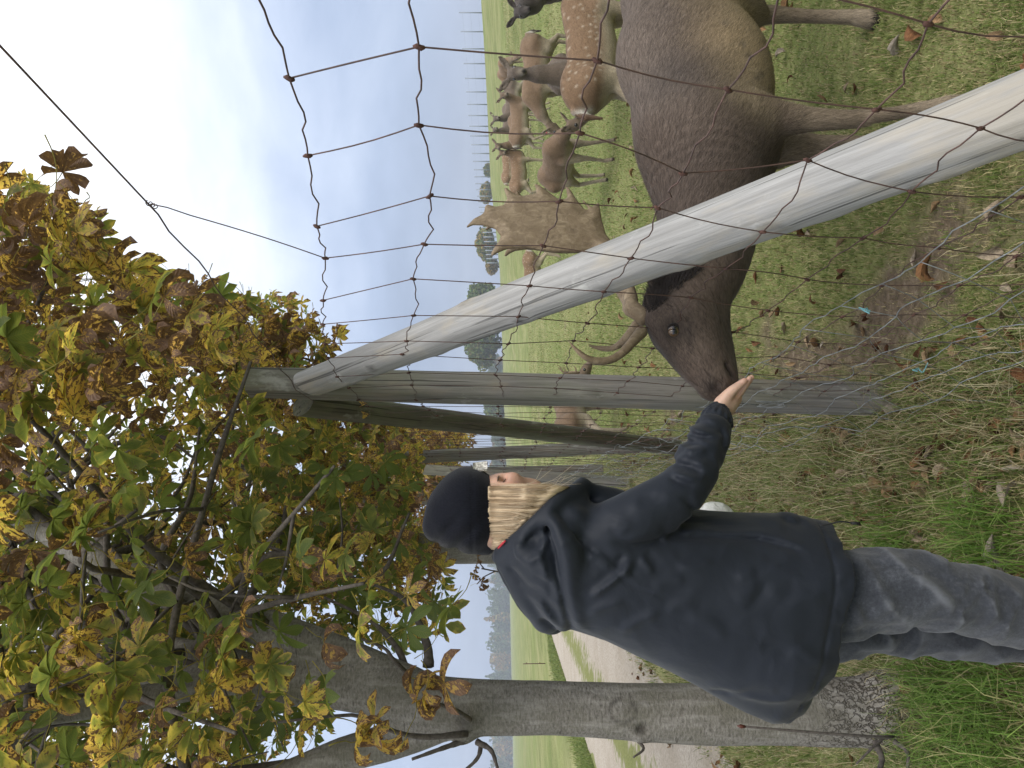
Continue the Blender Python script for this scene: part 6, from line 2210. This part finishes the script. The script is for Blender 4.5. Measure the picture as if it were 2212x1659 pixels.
N_POLY = [(-330, 300), (20, 400), (60, 388), (130, 440), (212, 470), (240, 575), (330, 590), (440, 660), (500, 740), (500, 860), (590, 930), (700, 960), (780, 1060), (830, 1180), (930, 1240), (985, 1300),
          (945, 1362), (900, 1392), (800, 1380), (745, 1395), (700, 1440), (715, 1540), (690, 1590), (560, 1660), (480, 1900), (-330, 1900)]
cand = crown_points(N_POLY, 400, 1.95, 2.9, rt, 0.9) + crown_points(A_POLY, 2500, 3.1, 5.0, rt, 0.9)
cand += crown_points([(-200, 1050), (500, 1050), (800, 1200), (900, 1300), (700, 1400), (690, 1560), (540, 1640), (300, 1750), (-200, 1750)], 900, 3.3, 5.2, rt)
cand += crown_points([(-200, 1050), (300, 1050), (560, 1250), (640, 1400), (640, 1560), (300, 1720), (-200, 1720)], 60, 2.0, 2.6, rt)
cand += crown_points([(-250, 380), (215, 480), (240, 575), (440, 640), (430, 800), (200, 900), (-250, 900)], 200, 1.9, 3.0, rt)
inframe = [q for q in cand if -40 < q[0] and q[1] < 1700]
outframe = [q for q in cand if not (-40 < q[0] and q[1] < 1700)]
inframe.sort(key=lambda q: q[2])
hero = [(135, 372, 2.6, 0.97), (120, 410, 2.3, 0.9), (175, 455, 2.2, 0.75), (920, 1490, 2.42, 0.78), (900, 1515, 2.42, 0.70), (960, 1475, 2.45, 0.8), (808, 1560, 2.35, 0.55), (800, 1590, 2.35, 0.62), (770, 1600, 2.3, 0.7),
        (470, 1480, 2.1, 0.60), (480, 1420, 2.1, 0.42), (250, 1450, 2.0, 0.25), (130, 1185, 2.0, 0.15), (110, 1460, 2.05, 0.22), (560, 1470, 2.2, 0.66), (420, 1560, 2.1, 0.4), (700, 1390, 2.4, 0.75), (940, 1300, 2.7, 0.3), (960, 1350, 2.75, 0.4)]
nsingle = 0
for a, b_, d, ag in hero:
    put_leaf(tree, P(a, b_, d), leaf_rot(rt, 0.7), ag)
    nsingle += 1
mass = LeafMass(1, 5, 3)
for k, (a, b_, d) in enumerate(inframe + outframe):
    ag = leaf_age(rt, bias_at(a, b_))
    Rm = leaf_rot(rt, 0.75)
    sc = rt.uniform(0.55, 1.0) if d < 3 else rt.uniform(0.55, 0.98)
    if k < len(inframe) and nsingle < 300:
        put_leaf(tree, P(a, b_, d), Rm, ag, sc)
        nsingle += 1
    else:
        mass.put(P(a, b_, d), Rm, ag, sc, rt.random())
tag(link('foliage', mass.b.mesh('foliage'), tree, LEAF), kind='stuff')


# ---- the next trees of the avenue
def avenue_tree(name_label, base_px, trunk, limbs, crowns, bias, seed, size, rows):
    rg2 = np.random.default_rng(seed)
    p0 = P(*base_px)
    root = empty('chestnut_tree', (p0[0], p0[1], float(gz(p0[0], p0[1]))))
    tag(root, name_label, 'tree', 'horse chestnuts along the track')
    TK2 = chain(trunk, 0.05)
    for l2 in limbs:
        TK2 += chain(l2, 0.04)
    V, F = sdf_mesh(TK2, 0.02, lambda p: 0.006 * fbm(p * np.array([6, 6, 3]), 3, seed))
    link('trunk', make_mesh('trunk', V, F, True, {'scar': np.zeros(len(V))}), root, BARK)
    lm = LeafMass(seed, rows, 3, size)
    ends = [P(*l2[-1][:3]) for l2 in limbs] + [P(*trunk[-1][:3])]
    for poly, n, d0, d1 in crowns:
        pts = crown_points(poly, n, d0, d1, rg2)
        for a, b_, d in pts:
            lm.put(P(a, b_, d), leaf_rot(rg2, 0.8), leaf_age(rg2, bias), rg2.uniform(0.7, 1.1), rg2.random())
        for k in range(12):
            e = P(*pts[k])
            s0 = ends[int(rg2.integers(0, len(ends)))]
            branch(root, [s0, s0 + (e - s0) * 0.5 + rg2.normal(0, 0.1, 3) + [0, 0, 0.1], e], 0.02, 0.006)
    tag(link('foliage', lm.b.mesh('foliage'), root, LEAF), kind='stuff')


avenue_tree('second horse chestnut, its pale trunk rising right behind the knit cap', (1470, 1185, 6.2),
            [(1500, 1186, 6.2, 42), (1300, 1186, 6.2, 35), (1075, 1184, 6.2, 33), (940, 1182, 6.2, 34), (860, 1165, 6.2, 27), (700, 1140, 6.2, 20), (520, 1130, 6.2, 13)],
            [[(930, 1190, 6.2, 24), (870, 1225, 6.1, 20), (800, 1260, 5.9, 15), (700, 1290, 5.8, 10)], [(880, 1170, 6.2, 20), (800, 1080, 6.0, 15), (720, 960, 5.8, 10), (660, 830, 5.6, 6)]],
            [([(570, 655), (612, 640), (650, 655), (690, 690), (735, 722), (735, 780), (705, 800), (800, 885), (868, 915), (905, 990), (905, 1160), (960, 1230), (900, 1300), (650, 1300), (450, 1000), (400, 700), (480, 640)], 900, 4.6, 6.9),
             ([(240, 570), (440, 610), (600, 690), (650, 780), (600, 900), (300, 800)], 260, 4.4, 6.0)], 0.14, 21, 0.125, 5)
avenue_tree('third horse chestnut along the track, rusty foliage over the far fence posts', (1290, 1090, 10.2),
            [(1330, 1090, 10.2, 24), (1080, 1088, 10.2, 19), (950, 1080, 10.2, 17), (850, 1060, 10.2, 12), (760, 1040, 10.2, 8)],
            [[(980, 1082, 10.2, 14), (920, 1020, 10.0, 10), (860, 960, 9.8, 6)]],
            [([(690, 850), (780, 862), (860, 890), (940, 893), (985, 915), (1020, 935), (1000, 965), (985, 1000), (960, 1040), (940, 1150), (700, 1200)], 1500, 8.6, 11.5)], 0.26, 22, 0.15, 3)
avenue_tree('farthest horse chestnut of the row, a small rusty crown beyond the third', (1230, 1040, 15.0),
            [(1240, 1040, 15.0, 15), (1060, 1038, 15.0, 13), (960, 1030, 15.0, 10), (900, 1020, 15.0, 6)],
            [[(980, 1034, 15.0, 9), (930, 990, 14.8, 5)]],
            [([(860, 900), (960, 900), (1028, 930), (1015, 975), (990, 1010), (940, 1090), (840, 1090)], 900, 13.2, 16.5)], 0.30, 23, 0.16, 3)

# a sapling twig with withered leaves beside the hood
sap = empty('sapling', P(1300, 1240, 3.4) * np.array([1, 1, 0]))
tag(sap, 'thin bare sapling with a few withered leaves behind the hood', 'sapling')
branch(sap, [np.append(P(1300, 1240, 3.4)[:2], 0.0), P(1200, 1244, 3.4), P(1110, 1240, 3.4), P(1040, 1228, 3.4)], 0.006, 0.003, 'stem')
branch(sap, [P(1072, 1233, 3.4), P(1046, 1246, 3.4), P(1030, 1262, 3.38)], 0.003, 0.002, 'twig', 8)
branch(sap, [P(1046, 1229, 3.4), P(1035, 1214, 3.38), P(1032, 1200, 3.36)], 0.003, 0.002, 'twig', 8)
for a, b_, d in ((1032, 1205, 3.36), (1030, 1222, 3.36), (1026, 1240, 3.38), (1040, 1258, 3.38), (1050, 1272, 3.38)):
    o = put_leaf(sap, P(a, b_, d), leaf_rot(rt, 1.3), 0.97, 0.32)
# ------------------------------------------------------------------ far things
mt, nt, out = new_mat('far_foliage')
cc = attr(nt, 'coat', 'Color')
pb = nd(nt, 'ShaderNodeBsdfPrincipled', {'Base Color': cc, 'Roughness': 0.9, 'Specular IOR Level': 0.05})
tr = nd(nt, 'ShaderNodeBsdfTranslucent', {'Color': cc})
ms_ = nd(nt, 'ShaderNodeMixShader', {0: 0.25, 1: pb.outputs[0], 2: tr.outputs[0]})
nt.links.new(ms_.outputs[0], out.inputs['Surface'])
FARLEAF = mt


def clump_crown(b, c, rad, n, size, cols, rng, cone=False):
    """a crown of small leaf clumps, lumpy outline"""
    p = rng.normal(0, 1, (n, 3))
    p /= np.linalg.norm(p, axis=1)[:, None]
    r = rng.random(n) ** 0.4
    lump = 1 + 0.32 * fbm(p * 2.2 + rng.uniform(0, 50), 3, 3)
    p = p * (r * lump)[:, None]
    if cone:
        t = (p[:, 2] + 1) / 2
        p[:, :2] *= np.clip(1.15 - t, 0.05, 1)[:, None]
    q = np.asarray(c) + p * np.asarray(rad)
    s = size * rng.uniform(0.5, 1.3, n)
    a = rng.normal(0, 1, (n, 3))
    a /= np.linalg.norm(a, axis=1)[:, None]
    e = np.cross(a, rng.normal(0, 1, (n, 3)))
    e /= np.linalg.norm(e, axis=1)[:, None]
    V = np.stack([q - a * s[:, None] - e * s[:, None] * 0.5, q + a * s[:, None] * 0.2 - e * s[:, None] * 0.7, q + a * s[:, None] + e * s[:, None] * 0.4, q - a * s[:, None] * 0.3 + e * s[:, None] * 0.8], 1).reshape(-1, 3)
    F = np.arange(4 * n).reshape(-1, 4)
    ci = rng.integers(0, len(cols), n)
    cl = np.asarray(cols)[ci] * rng.uniform(0.6, 1.35, n)[:, None]
    b.add(V, F, coat=rgba(np.repeat(cl, 4, axis=0)))


rf = np.random.default_rng(31)
GREENS = [(0.07, 0.115, 0.035), (0.10, 0.145, 0.045), (0.14, 0.165, 0.05)]
AUT = [(0.24, 0.19, 0.045), (0.32, 0.22, 0.05), (0.16, 0.165, 0.045), (0.36, 0.23, 0.06)]
for lab, yc, xt, xb, hw, d, cols in (
        ('smallest round tree on the right-hand skyline, behind the far fence', 367, 1047, 1066, 13, 190, GREENS + AUT[:1]),
        ('round yellowing tree on the skyline just left of the smallest one', 416, 1038, 1064, 22, 185, GREENS + AUT),
        ('golden-green tree on the skyline behind the shovel antler', 527, 1029, 1070, 36, 170, AUT + GREENS),
        ('low golden bush on the skyline between antler and pale brace', 576, 1050, 1076, 16, 175, AUT),
        ('dark green tree on the skyline just right of the pale brace', 650, 1008, 1078, 42, 165, GREENS),
        ('dark green tree on the skyline framed by pale brace and corner post', 745, 1004, 1084, 50, 165, GREENS + [(0.13, 0.12, 0.035)]),
        ('dark tree on the skyline seen between corner post and dark brace', 885, 1046, 1090, 26, 200, GREENS)):
    base = P(xb, yc, d)
    top = P(xt, yc, d)
    g = float(gz(base[0], base[1]))
    root = empty('field_tree', (base[0], base[1], min(g, base[2])))
    tag(root, lab, 'tree', 'trees on the skyline')
    hgt = top[2] - base[2]
    b = MB()
    V, F = tube([(base[0], base[1], min(g, base[2]) - 0.3), (base[0], base[1], base[2] + hgt * 0.3), (base[0] + 0.2, base[1], base[2] + hgt * 0.7)], [0.32, 0.25, 0.1], 8)
    b.add(V, F)
    link('trunk', b.mesh('trunk'), root, TWIG)
    b = MB()
    w_ = hw * d / FPX
    clump_crown(b, (base[0], base[1], base[2] + hgt * 0.52), (w_, w_, hgt * 0.48), 3200, 0.42, cols, rf)
    link('crown', b.mesh('crown', False), root, FARLEAF)

# the wood beyond the left-hand field, hazy
b = MB()
k = 0
for r_ in np.arange(-0.62, 0.03, 0.0036):
    d = 470 + rf.uniform(-25, 45)
    if r_ > -0.22:
        d = 330 + rf.uniform(-20, 30)
    r2 = r_ + rf.normal(0, 0.004)
    x, y = r2 * d, d
    z = float(gz(x, y))
    h_ = (rf.uniform(10.5, 14.5) if r_ < -0.22 else rf.uniform(5, 8))
    con = rf.random() < 0.25
    pal = [(0.06, 0.10, 0.045), (0.085, 0.125, 0.05), (0.075, 0.10, 0.045)]
    if rf.random() < 0.3:
        pal = [(0.30, 0.17, 0.05), (0.22, 0.16, 0.05), (0.16, 0.14, 0.05)]
    clump_crown(b, (x, y, z + h_ * 0.5), (h_ * (0.26 if con else 0.42), h_ * 0.4, h_ * (0.62 if con else 0.55)), 260, 0.95, pal, rf, con)
tag(link('wood', b.mesh('wood', False), mat=FARLEAF), 'hazy band of mixed wood beyond the left-hand field', 'woodland', kind='stuff')

# paddock fence along the rise on the right
mt, nt, out = new_mat('grey_steel')
pbsdf(nt, out, (0.22, 0.25, 0.29), 0.5, spec=0.4)
STEEL = mt
pys = [28, 69, 106, 138, 170, 199, 226, 250, 273, 294, 313, 332, 349, 367, 382, 397, 410, 424, 436, 448, 459, 470, 481, 492, 502, 512, 522, 532, 541, 550, 559, 568]
pfen = None
tops = []
for k, py in enumerate(pys):
    r_ = (829.5 - py) / FPX
    D = float(np.interp(math.atan(r_), _TA, _TD)) * 0.985 / math.sqrt(1 + r_ * r_)
    x, y = r_ * D, D
    z = float(gz(x, y))
    if pfen is None:
        pfen = empty('paddock_fence', (x, y, z))
        tag(pfen, 'line of thin grey posts along the rise behind the herd', 'fence')
    hgt = np.interp(k, [0, 15, 31], [50, 33, 26]) * D / FPX
    b = MB()
    V, F = tube([(x, y, z - 0.3), (x, y, z + hgt)], 0.05 * D / 70, 6)
    b.add(V, F)
    link('post', b.mesh('post'), pfen, STEEL)
    tops.append((x, y, z, hgt))
tops = np.array(tops)
for f in (0.15, 0.5, 0.85):
    b = MB()
    V, F = tube(np.stack([tops[:, 0], tops[:, 1], tops[:, 2] + tops[:, 3] * f], -1), 0.004, 4)
    b.add(V, F)
    link('wire', b.mesh('wire'), pfen, STEEL)

# rusty stake in the left-hand field
sx = G(1178, 1433)
b = MB()
tp = P(1130, 1434, sx[1])
V, F = tube([sx - [0, 0, 0.2], sx + (tp - sx) * 0.5, tp], 0.016, 6)
b.add(V, F)
for f in (0.25, 0.85):
    c = sx + (tp - sx) * f
    V, F = tube([c, c + [0.06, -0.03, 0]], 0.014, 6)
    b.add(V, F)
tag(link('stake', b.mesh('stake'), mat=M_KNOT), 'thin rusty stake standing in the left-hand field beyond the track', 'stake')

# air
hz_ = MB()
L, Wd, z0, z1 = 640.0, 640.0, -22.0, 28.0
q = np.array([(-Wd, -60, z0), (Wd, -60, z0), (Wd, L, z0), (-Wd, L, z0), (-Wd, -60, z1), (Wd, -60, z1), (Wd, L, z1), (-Wd, L, z1)])
hz_.add(q, np.array([[0, 3, 2, 1], [4, 5, 6, 7], [0, 1, 5, 4], [1, 2, 6, 5], [2, 3, 7, 6], [3, 0, 4, 7]]))
mt, nt, out = new_mat('thin_haze')
pv = nd(nt, 'ShaderNodeVolumePrincipled', {'Color': (0.80, 0.87, 0.97, 1), 'Density': 0.0010, 'Anisotropy': 0.0})
nt.links.new(pv.outputs[0], out.inputs['Volume'])
hzo = link('haze', hz_.mesh('haze', False), mat=mt)
tag(hzo, kind='stuff')
# ------------------------------------------------------------------ grass, straw, fallen leaves
mt, nt, out = new_mat('grass_blade')
cc = attr(nt, 'coat', 'Color')
pb = nd(nt, 'ShaderNodeBsdfPrincipled', {'Base Color': cc, 'Roughness': 0.6, 'Specular IOR Level': 0.2})
tr = nd(nt, 'ShaderNodeBsdfTranslucent', {'Color': cc})
ms_ = nd(nt, 'ShaderNodeMixShader', {0: 0.3, 1: pb.outputs[0], 2: tr.outputs[0]})
nt.links.new(ms_.outputs[0], out.inputs['Surface'])
BLADE = mt
rgs = np.random.default_rng(99)


def blades(x, y, hgt, wid, lean, col, rng):
    n = len(x)
    z = ground_z(x, y) - 0.004
    a = rng.uniform(0, 2 * np.pi, n)
    u = np.stack([np.cos(a), np.sin(a), np.zeros(n)], -1)
    s = np.stack([-np.sin(a), np.cos(a), np.zeros(n)], -1)
    b = rng.uniform(-0.6, 0.6, n)
    s = s * np.cos(b)[:, None] + u * np.sin(b)[:, None]
    p0 = np.stack([x, y, z], -1)
    up = np.array([0, 0, 1.0])
    m1 = p0 + u * (hgt * lean * 0.35)[:, None] + up * (hgt * 0.62 * np.sqrt(np.maximum(0.08, 1 - (lean * 0.45) ** 2)))[:, None]
    tp = p0 + u * (hgt * lean)[:, None] + up * (hgt * np.sqrt(np.maximum(0.02, 1 - np.minimum(lean, 0.99) ** 2)))[:, None]
    w = wid[:, None]
    V = np.stack([p0 - s * w, p0 + s * w, m1 + s * w * 0.75, m1 - s * w * 0.75, tp], 1).reshape(-1, 3)
    i = np.arange(n)[:, None] * 5
    F = np.concatenate([i + np.array([[0, 1, 2, 3]]), i + np.array([[3, 2, 4, 4]])])
    return V, F, rgba(np.repeat(col, 5, axis=0))


def pick(n, cols, wts, rng, var=0.25):
    ci = rng.choice(len(cols), n, p=np.asarray(wts) / np.sum(wts))
    return np.asarray(cols)[ci] * rng.uniform(1 - var, 1 + var, n)[:, None]


def scatter(n, d0, d1, pw, rng, a0=-0.62, a1=0.62):
    d = d0 * (d1 / d0) ** (rng.random(n) ** pw)
    a = rng.uniform(a0, a1, n)
    return d * np.sin(a), d * np.cos(a), d


GC = [(0.085, 0.13, 0.026), (0.115, 0.165, 0.035), (0.15, 0.195, 0.05), (0.21, 0.225, 0.08), (0.40, 0.34, 0.18), (0.28, 0.22, 0.11)]
# short pasture inside the fence
x, y, d = scatter(260000, 1.25, 34, 0.85, rgs, -0.25, 0.66)
f = x - net_x(y)
so = soil_at(x, y)
patch = fbm(np.stack([x * 2.1, y * 2.1], -1), 3, 41)
keep = (f > -0.1) & (rgs.random(len(x)) > so * 0.86)
x, y, d, so, patch = x[keep], y[keep], d[keep], so[keep], patch[keep]
n = len(x)
hg = rgs.uniform(0.018, 0.045, n) * (1 + 0.7 * np.clip(patch, -0.6, 1)) * np.where(so > 0.4, 0.8, 1)
cols = pick(n, GC, [2, 4, 4, 3, 2.2, 1.2], rgs)
dry = (rgs.random(n) < 0.20 + 0.35 * so + 0.25 * np.clip(-patch, 0, 1))
cols[dry] = pick(dry.sum(), [(0.42, 0.36, 0.20), (0.30, 0.25, 0.13), (0.22, 0.17, 0.09)], [2, 2, 1], rgs)
ln = np.clip(rgs.normal(0.55, 0.3, n), 0.05, 0.98)
b = MB()
V, F, C = blades(x, y, hg, 0.0011 * (1 + d / 5), ln, cols, rgs)
b.add(V, F, coat=C)
tag(link('pasture_grass', b.mesh('pasture_grass', False), mat=BLADE), 'short trodden grass of the deer paddock', 'grass', kind='stuff')

# rougher verge between fence and track
x, y, d = scatter(150000, 1.25, 13, 0.95, rgs, -0.70, 0.35)
f = x - net_x(y)
tm = np.abs(x - track_mid(y))
so = soil_at(x, y)
keep = (f < 0.02) & (tm > 1.30 + 0.15 * rgs.random(len(x))) & (rgs.random(len(x)) > so * 0.5)
x, y, d, f = x[keep], y[keep], d[keep], f[keep]
n = len(x)
tuft = fbm(np.stack([x * 3.1, y * 3.1], -1), 3, 51)
hg = rgs.uniform(0.03, 0.08, n) * (1 + 0.9 * np.clip(tuft, -0.7, 1))
cols = pick(n, GC, [2, 4, 4, 3, 2, 1], rgs)
dry = rgs.random(n) < 0.22 + 0.45 * np.clip(tuft * -1.5, 0, 1) + 0.25 * np.exp(-(f / 0.35) ** 2)
cols[dry] = pick(dry.sum(), [(0.46, 0.40, 0.24), (0.34, 0.28, 0.15), (0.22, 0.17, 0.09)], [3, 2, 1], rgs)
ln = np.clip(rgs.normal(0.6, 0.28, n), 0.05, 0.98)
b = MB()
V, F, C = blades(x, y, hg, 0.0012 * (1 + d / 5), ln, cols, rgs)
b.add(V, F, coat=C)
# far side of the track: a green fringe
y2 = rgs.uniform(4, 26, 26000)
x2 = track_mid(y2) - 1.36 - np.abs(rgs.normal(0, 0.5, len(y2)))
V, F, C = blades(x2, y2, rgs.uniform(0.04, 0.12, len(y2)), 0.0022 * (1 + y2 / 9), np.clip(rgs.normal(0.5, 0.25, len(y2)), 0.05, 0.95), pick(len(y2), GC[:4], [1, 3, 4, 3], rgs), rgs)
b.add(V, F, coat=C)
tag(link('verge_grass', b.mesh('verge_grass', False), mat=BLADE), 'rough mixed grass on the verge between fence and track', 'grass', kind='stuff')

# long withered grass in the foot of the net and round the trunk
n = 8000
y = 1.5 + 8 * rgs.random(n) ** 1.5
x = net_x(y) + rgs.normal(-0.16, 0.17, n)
cl_ = fbm(np.stack([x * 5, y * 5], -1), 2, 61)
keep = rgs.random(n) < 0.35 + 0.9 * np.clip(cl_, 0, 1) + 0.5 * (y > 3.2)
x, y = x[keep], y[keep]
n1 = len(x)
c0 = P(1960, 1535, 2.73)
a = rgs.uniform(0, 6.28, 2600)
r_ = 0.13 + np.abs(rgs.normal(0, 0.16, 2600))
x = np.concatenate([x, c0[0] + r_ * np.cos(a)])
y = np.concatenate([y, c0[1] + r_ * np.sin(a)])
pz = [G(1700, 1060), G(1620, 1020), G(1850, 1130), G(1760, 1120)]
for g_ in pz:
    x = np.concatenate([x, g_[0] + rgs.normal(0, 0.22, 420)])
    y = np.concatenate([y, g_[1] + rgs.normal(0, 0.25, 420)])
n = len(x)
d = np.hypot(x, y)
hg = rgs.uniform(0.08, 0.26, n)
hg[n1:n1 + 2600] = rgs.uniform(0.06, 0.22, 2600)
cols = pick(n, [(0.50, 0.44, 0.28), (0.40, 0.34, 0.20), (0.28, 0.22, 0.12), (0.16, 0.21, 0.06)], [2, 2.5, 1.5, 7], rgs)
b = MB()
V, F, C = blades(x, y, hg, 0.0009 * (1 + d / 6), np.clip(rgs.normal(0.7, 0.22, n), 0.1, 0.985), cols, rgs)
b.add(V, F, coat=C)
tag(link('withered_grass', b.mesh('withered_grass', False), mat=BLADE), 'long withered grass in the foot of the fence and round the trunk', 'grass', kind='stuff')

# lush tufts at the near left
xs, ys = [], []
for a_, b_, n_, s_ in ((2110, 1560, 420, 0.09), (2060, 1490, 260, 0.07), (2170, 1610, 320, 0.09), (2190, 1480, 300, 0.08), (2020, 1640, 220, 0.09), (2150, 1150, 220, 0.07), (2205, 1215, 160, 0.07), (1960, 1175, 140, 0.06)):
    g_ = G(a_, b_)
    xs.append(g_[0] + rgs.normal(0, s_, n_))
    ys.append(g_[1] + rgs.normal(0, s_, n_))
x, y = np.concatenate(xs), np.concatenate(ys)
n = len(x)
b = MB()
V, F, C = blades(x, y, rgs.uniform(0.09, 0.24, n), np.full(n, 0.0019), np.clip(rgs.normal(0.6, 0.25, n), 0.05, 0.97), pick(n, [(0.09, 0.17, 0.025), (0.13, 0.22, 0.04), (0.18, 0.26, 0.06), (0.34, 0.32, 0.14)], [3, 4, 2, 1.5], rgs), rgs)
b.add(V, F, coat=C)
tag(link('lush_grass', b.mesh('lush_grass', False), mat=BLADE), 'lush bright green grass tufts in the near corner', 'grass', kind='stuff')

# fallen leaflets: curled, brown to pale
mt, nt, out = new_mat('fallen_leaf')
luv = attr(nt, 'luv', 'Vector')
rn = mth(nt, 'FRACT', mth(nt, 'ADD', attr(nt, 'rnd'), mth(nt, 'MULTIPLY', nd(nt, 'ShaderNodeObjectInfo').outputs['Random'], 5.77)))
sp_ = nd(nt, 'ShaderNodeSeparateXYZ', {0: luv})
lu, lv = sp_.outputs[0], sp_.outputs[1]
au = mth(nt, 'ABSOLUTE', lu)
vein = mth(nt, 'PINGPONG', mth(nt, 'SUBTRACT', mth(nt, 'MULTIPLY', lv, 11.0), mth(nt, 'MULTIPLY', au, 2.4)), 0.5)
lp = nd(nt, 'ShaderNodeCombineXYZ', {0: lu, 1: mth(nt, 'MULTIPLY', lv, 2.5), 2: mth(nt, 'MULTIPLY', rn, 43.0)}).outputs[0]
c = ramp(nt, rn, [(0.0, (0.11, 0.05, 0.025)), (0.28, (0.17, 0.08, 0.036)), (0.5, (0.25, 0.135, 0.06)), (0.72, (0.26, 0.18, 0.10)), (0.90, (0.32, 0.26, 0.19)), (1.0, (0.40, 0.35, 0.29))])
c = mixc(nt, 1.0, c, ramp(nt, noise(nt, lp, 3, 4, 0.6), [(0.3, 0.5), (0.7, 1.25)]), 'MULTIPLY')
pbsdf(nt, out, c, 0.75, vein, 0.6, 0.003, spec=0.15)
FALLEN = mt
FV = []
for k in range(10):
    r2 = np.random.default_rng(900 + k)
    V, F, L = leaflet(0.12 * r2.uniform(0.75, 1.25), 0.05 * r2.uniform(0.8, 1.2), 7, 5, r2, r2.uniform(-2.4, 2.4), r2.uniform(0.5, 1.8), r2.uniform(-0.5, 0.5), k)
    V = V - V.mean(0)
    V[:, 2] -= V[:, 2].min()
    FV.append((V, F, L))
FM = []
for k, (V, F, L) in enumerate(FV):
    b = MB()
    b.add(V, F, luv=L, age=np.full(len(V), 1.0), rnd=np.full(len(V), k * 0.37 % 1))
    me = b.mesh('fallen_leaf')
    me.materials.append(FALLEN)
    FM.append(me)


def drop(x, y, lab, grp, sc=1.0):
    o = bpy.data.objects.new('fallen_leaf', FM[int(rgs.integers(0, 10))])
    COL.objects.link(o)
    o.location = (x, y, float(ground_z(np.array([x]), np.array([y]))[0]) + 0.006)
    o.rotation_euler = (rgs.normal(0, 0.35), rgs.normal(0, 0.35), rgs.uniform(0, 6.28))
    o.scale = (sc, sc, sc)
    tag(o, lab, 'leaf', grp)


for k in range(26):
    yy = rgs.uniform(1.55, 3.6)
    xx = float(net_x(yy)) + rgs.normal(-0.22, 0.16)
    drop(xx, yy, 'withered chestnut leaf lying in the strip below the net', 'fallen leaves below the net', rgs.uniform(0.55, 0.95))
for k in range(26):
    d_ = 2.6 * (12 / 2.6) ** rgs.random()
    a_ = rgs.uniform(0.0, 0.52)
    xx, yy = d_ * math.sin(a_), d_ * math.cos(a_)
    if xx - float(net_x(yy)) < 0.15:
        continue
    drop(xx, yy, 'dry orange-brown leaf on the grass inside the deer paddock', 'fallen leaves in the paddock', rgs.uniform(0.45, 0.8))
for k in range(16):
    g_ = G(rgs.uniform(1600, 2200), rgs.uniform(1100, 1650))
    drop(g_[0], g_[1], 'curled brown leaf among the rough grass near the trunk and the jeans', 'fallen leaves on the verge', rgs.uniform(0.6, 1.0))
b = MB()
for k in range(1500):
    V, F, L = FV[int(rgs.integers(0, 10))]
    yy = rgs.uniform(1.5, 9)
    if rgs.random() < 0.65:
        xx = float(net_x(yy)) + rgs.normal(-0.25, 0.25)
    else:
        a_ = rgs.uniform(-0.5, 0.52)
        xx = yy * math.tan(a_)
        if abs(xx - float(track_mid(yy))) < 1.3 and rgs.random() < 0.8:
            continue
    Rm = leaf_rot(rgs, 0.4)
    W = (V * rgs.uniform(0.35, 0.8)) @ Rm.T + [xx, yy, float(ground_z(np.array([xx]), np.array([yy]))[0]) + 0.008]
    b.add(W, F, luv=L, rnd=np.full(len(W), rgs.random()))
tag(link('leaf_litter', b.mesh('leaf_litter'), mat=FALLEN), 'scattered litter of small brown leaves in the grass', 'leaf litter', kind='stuff')
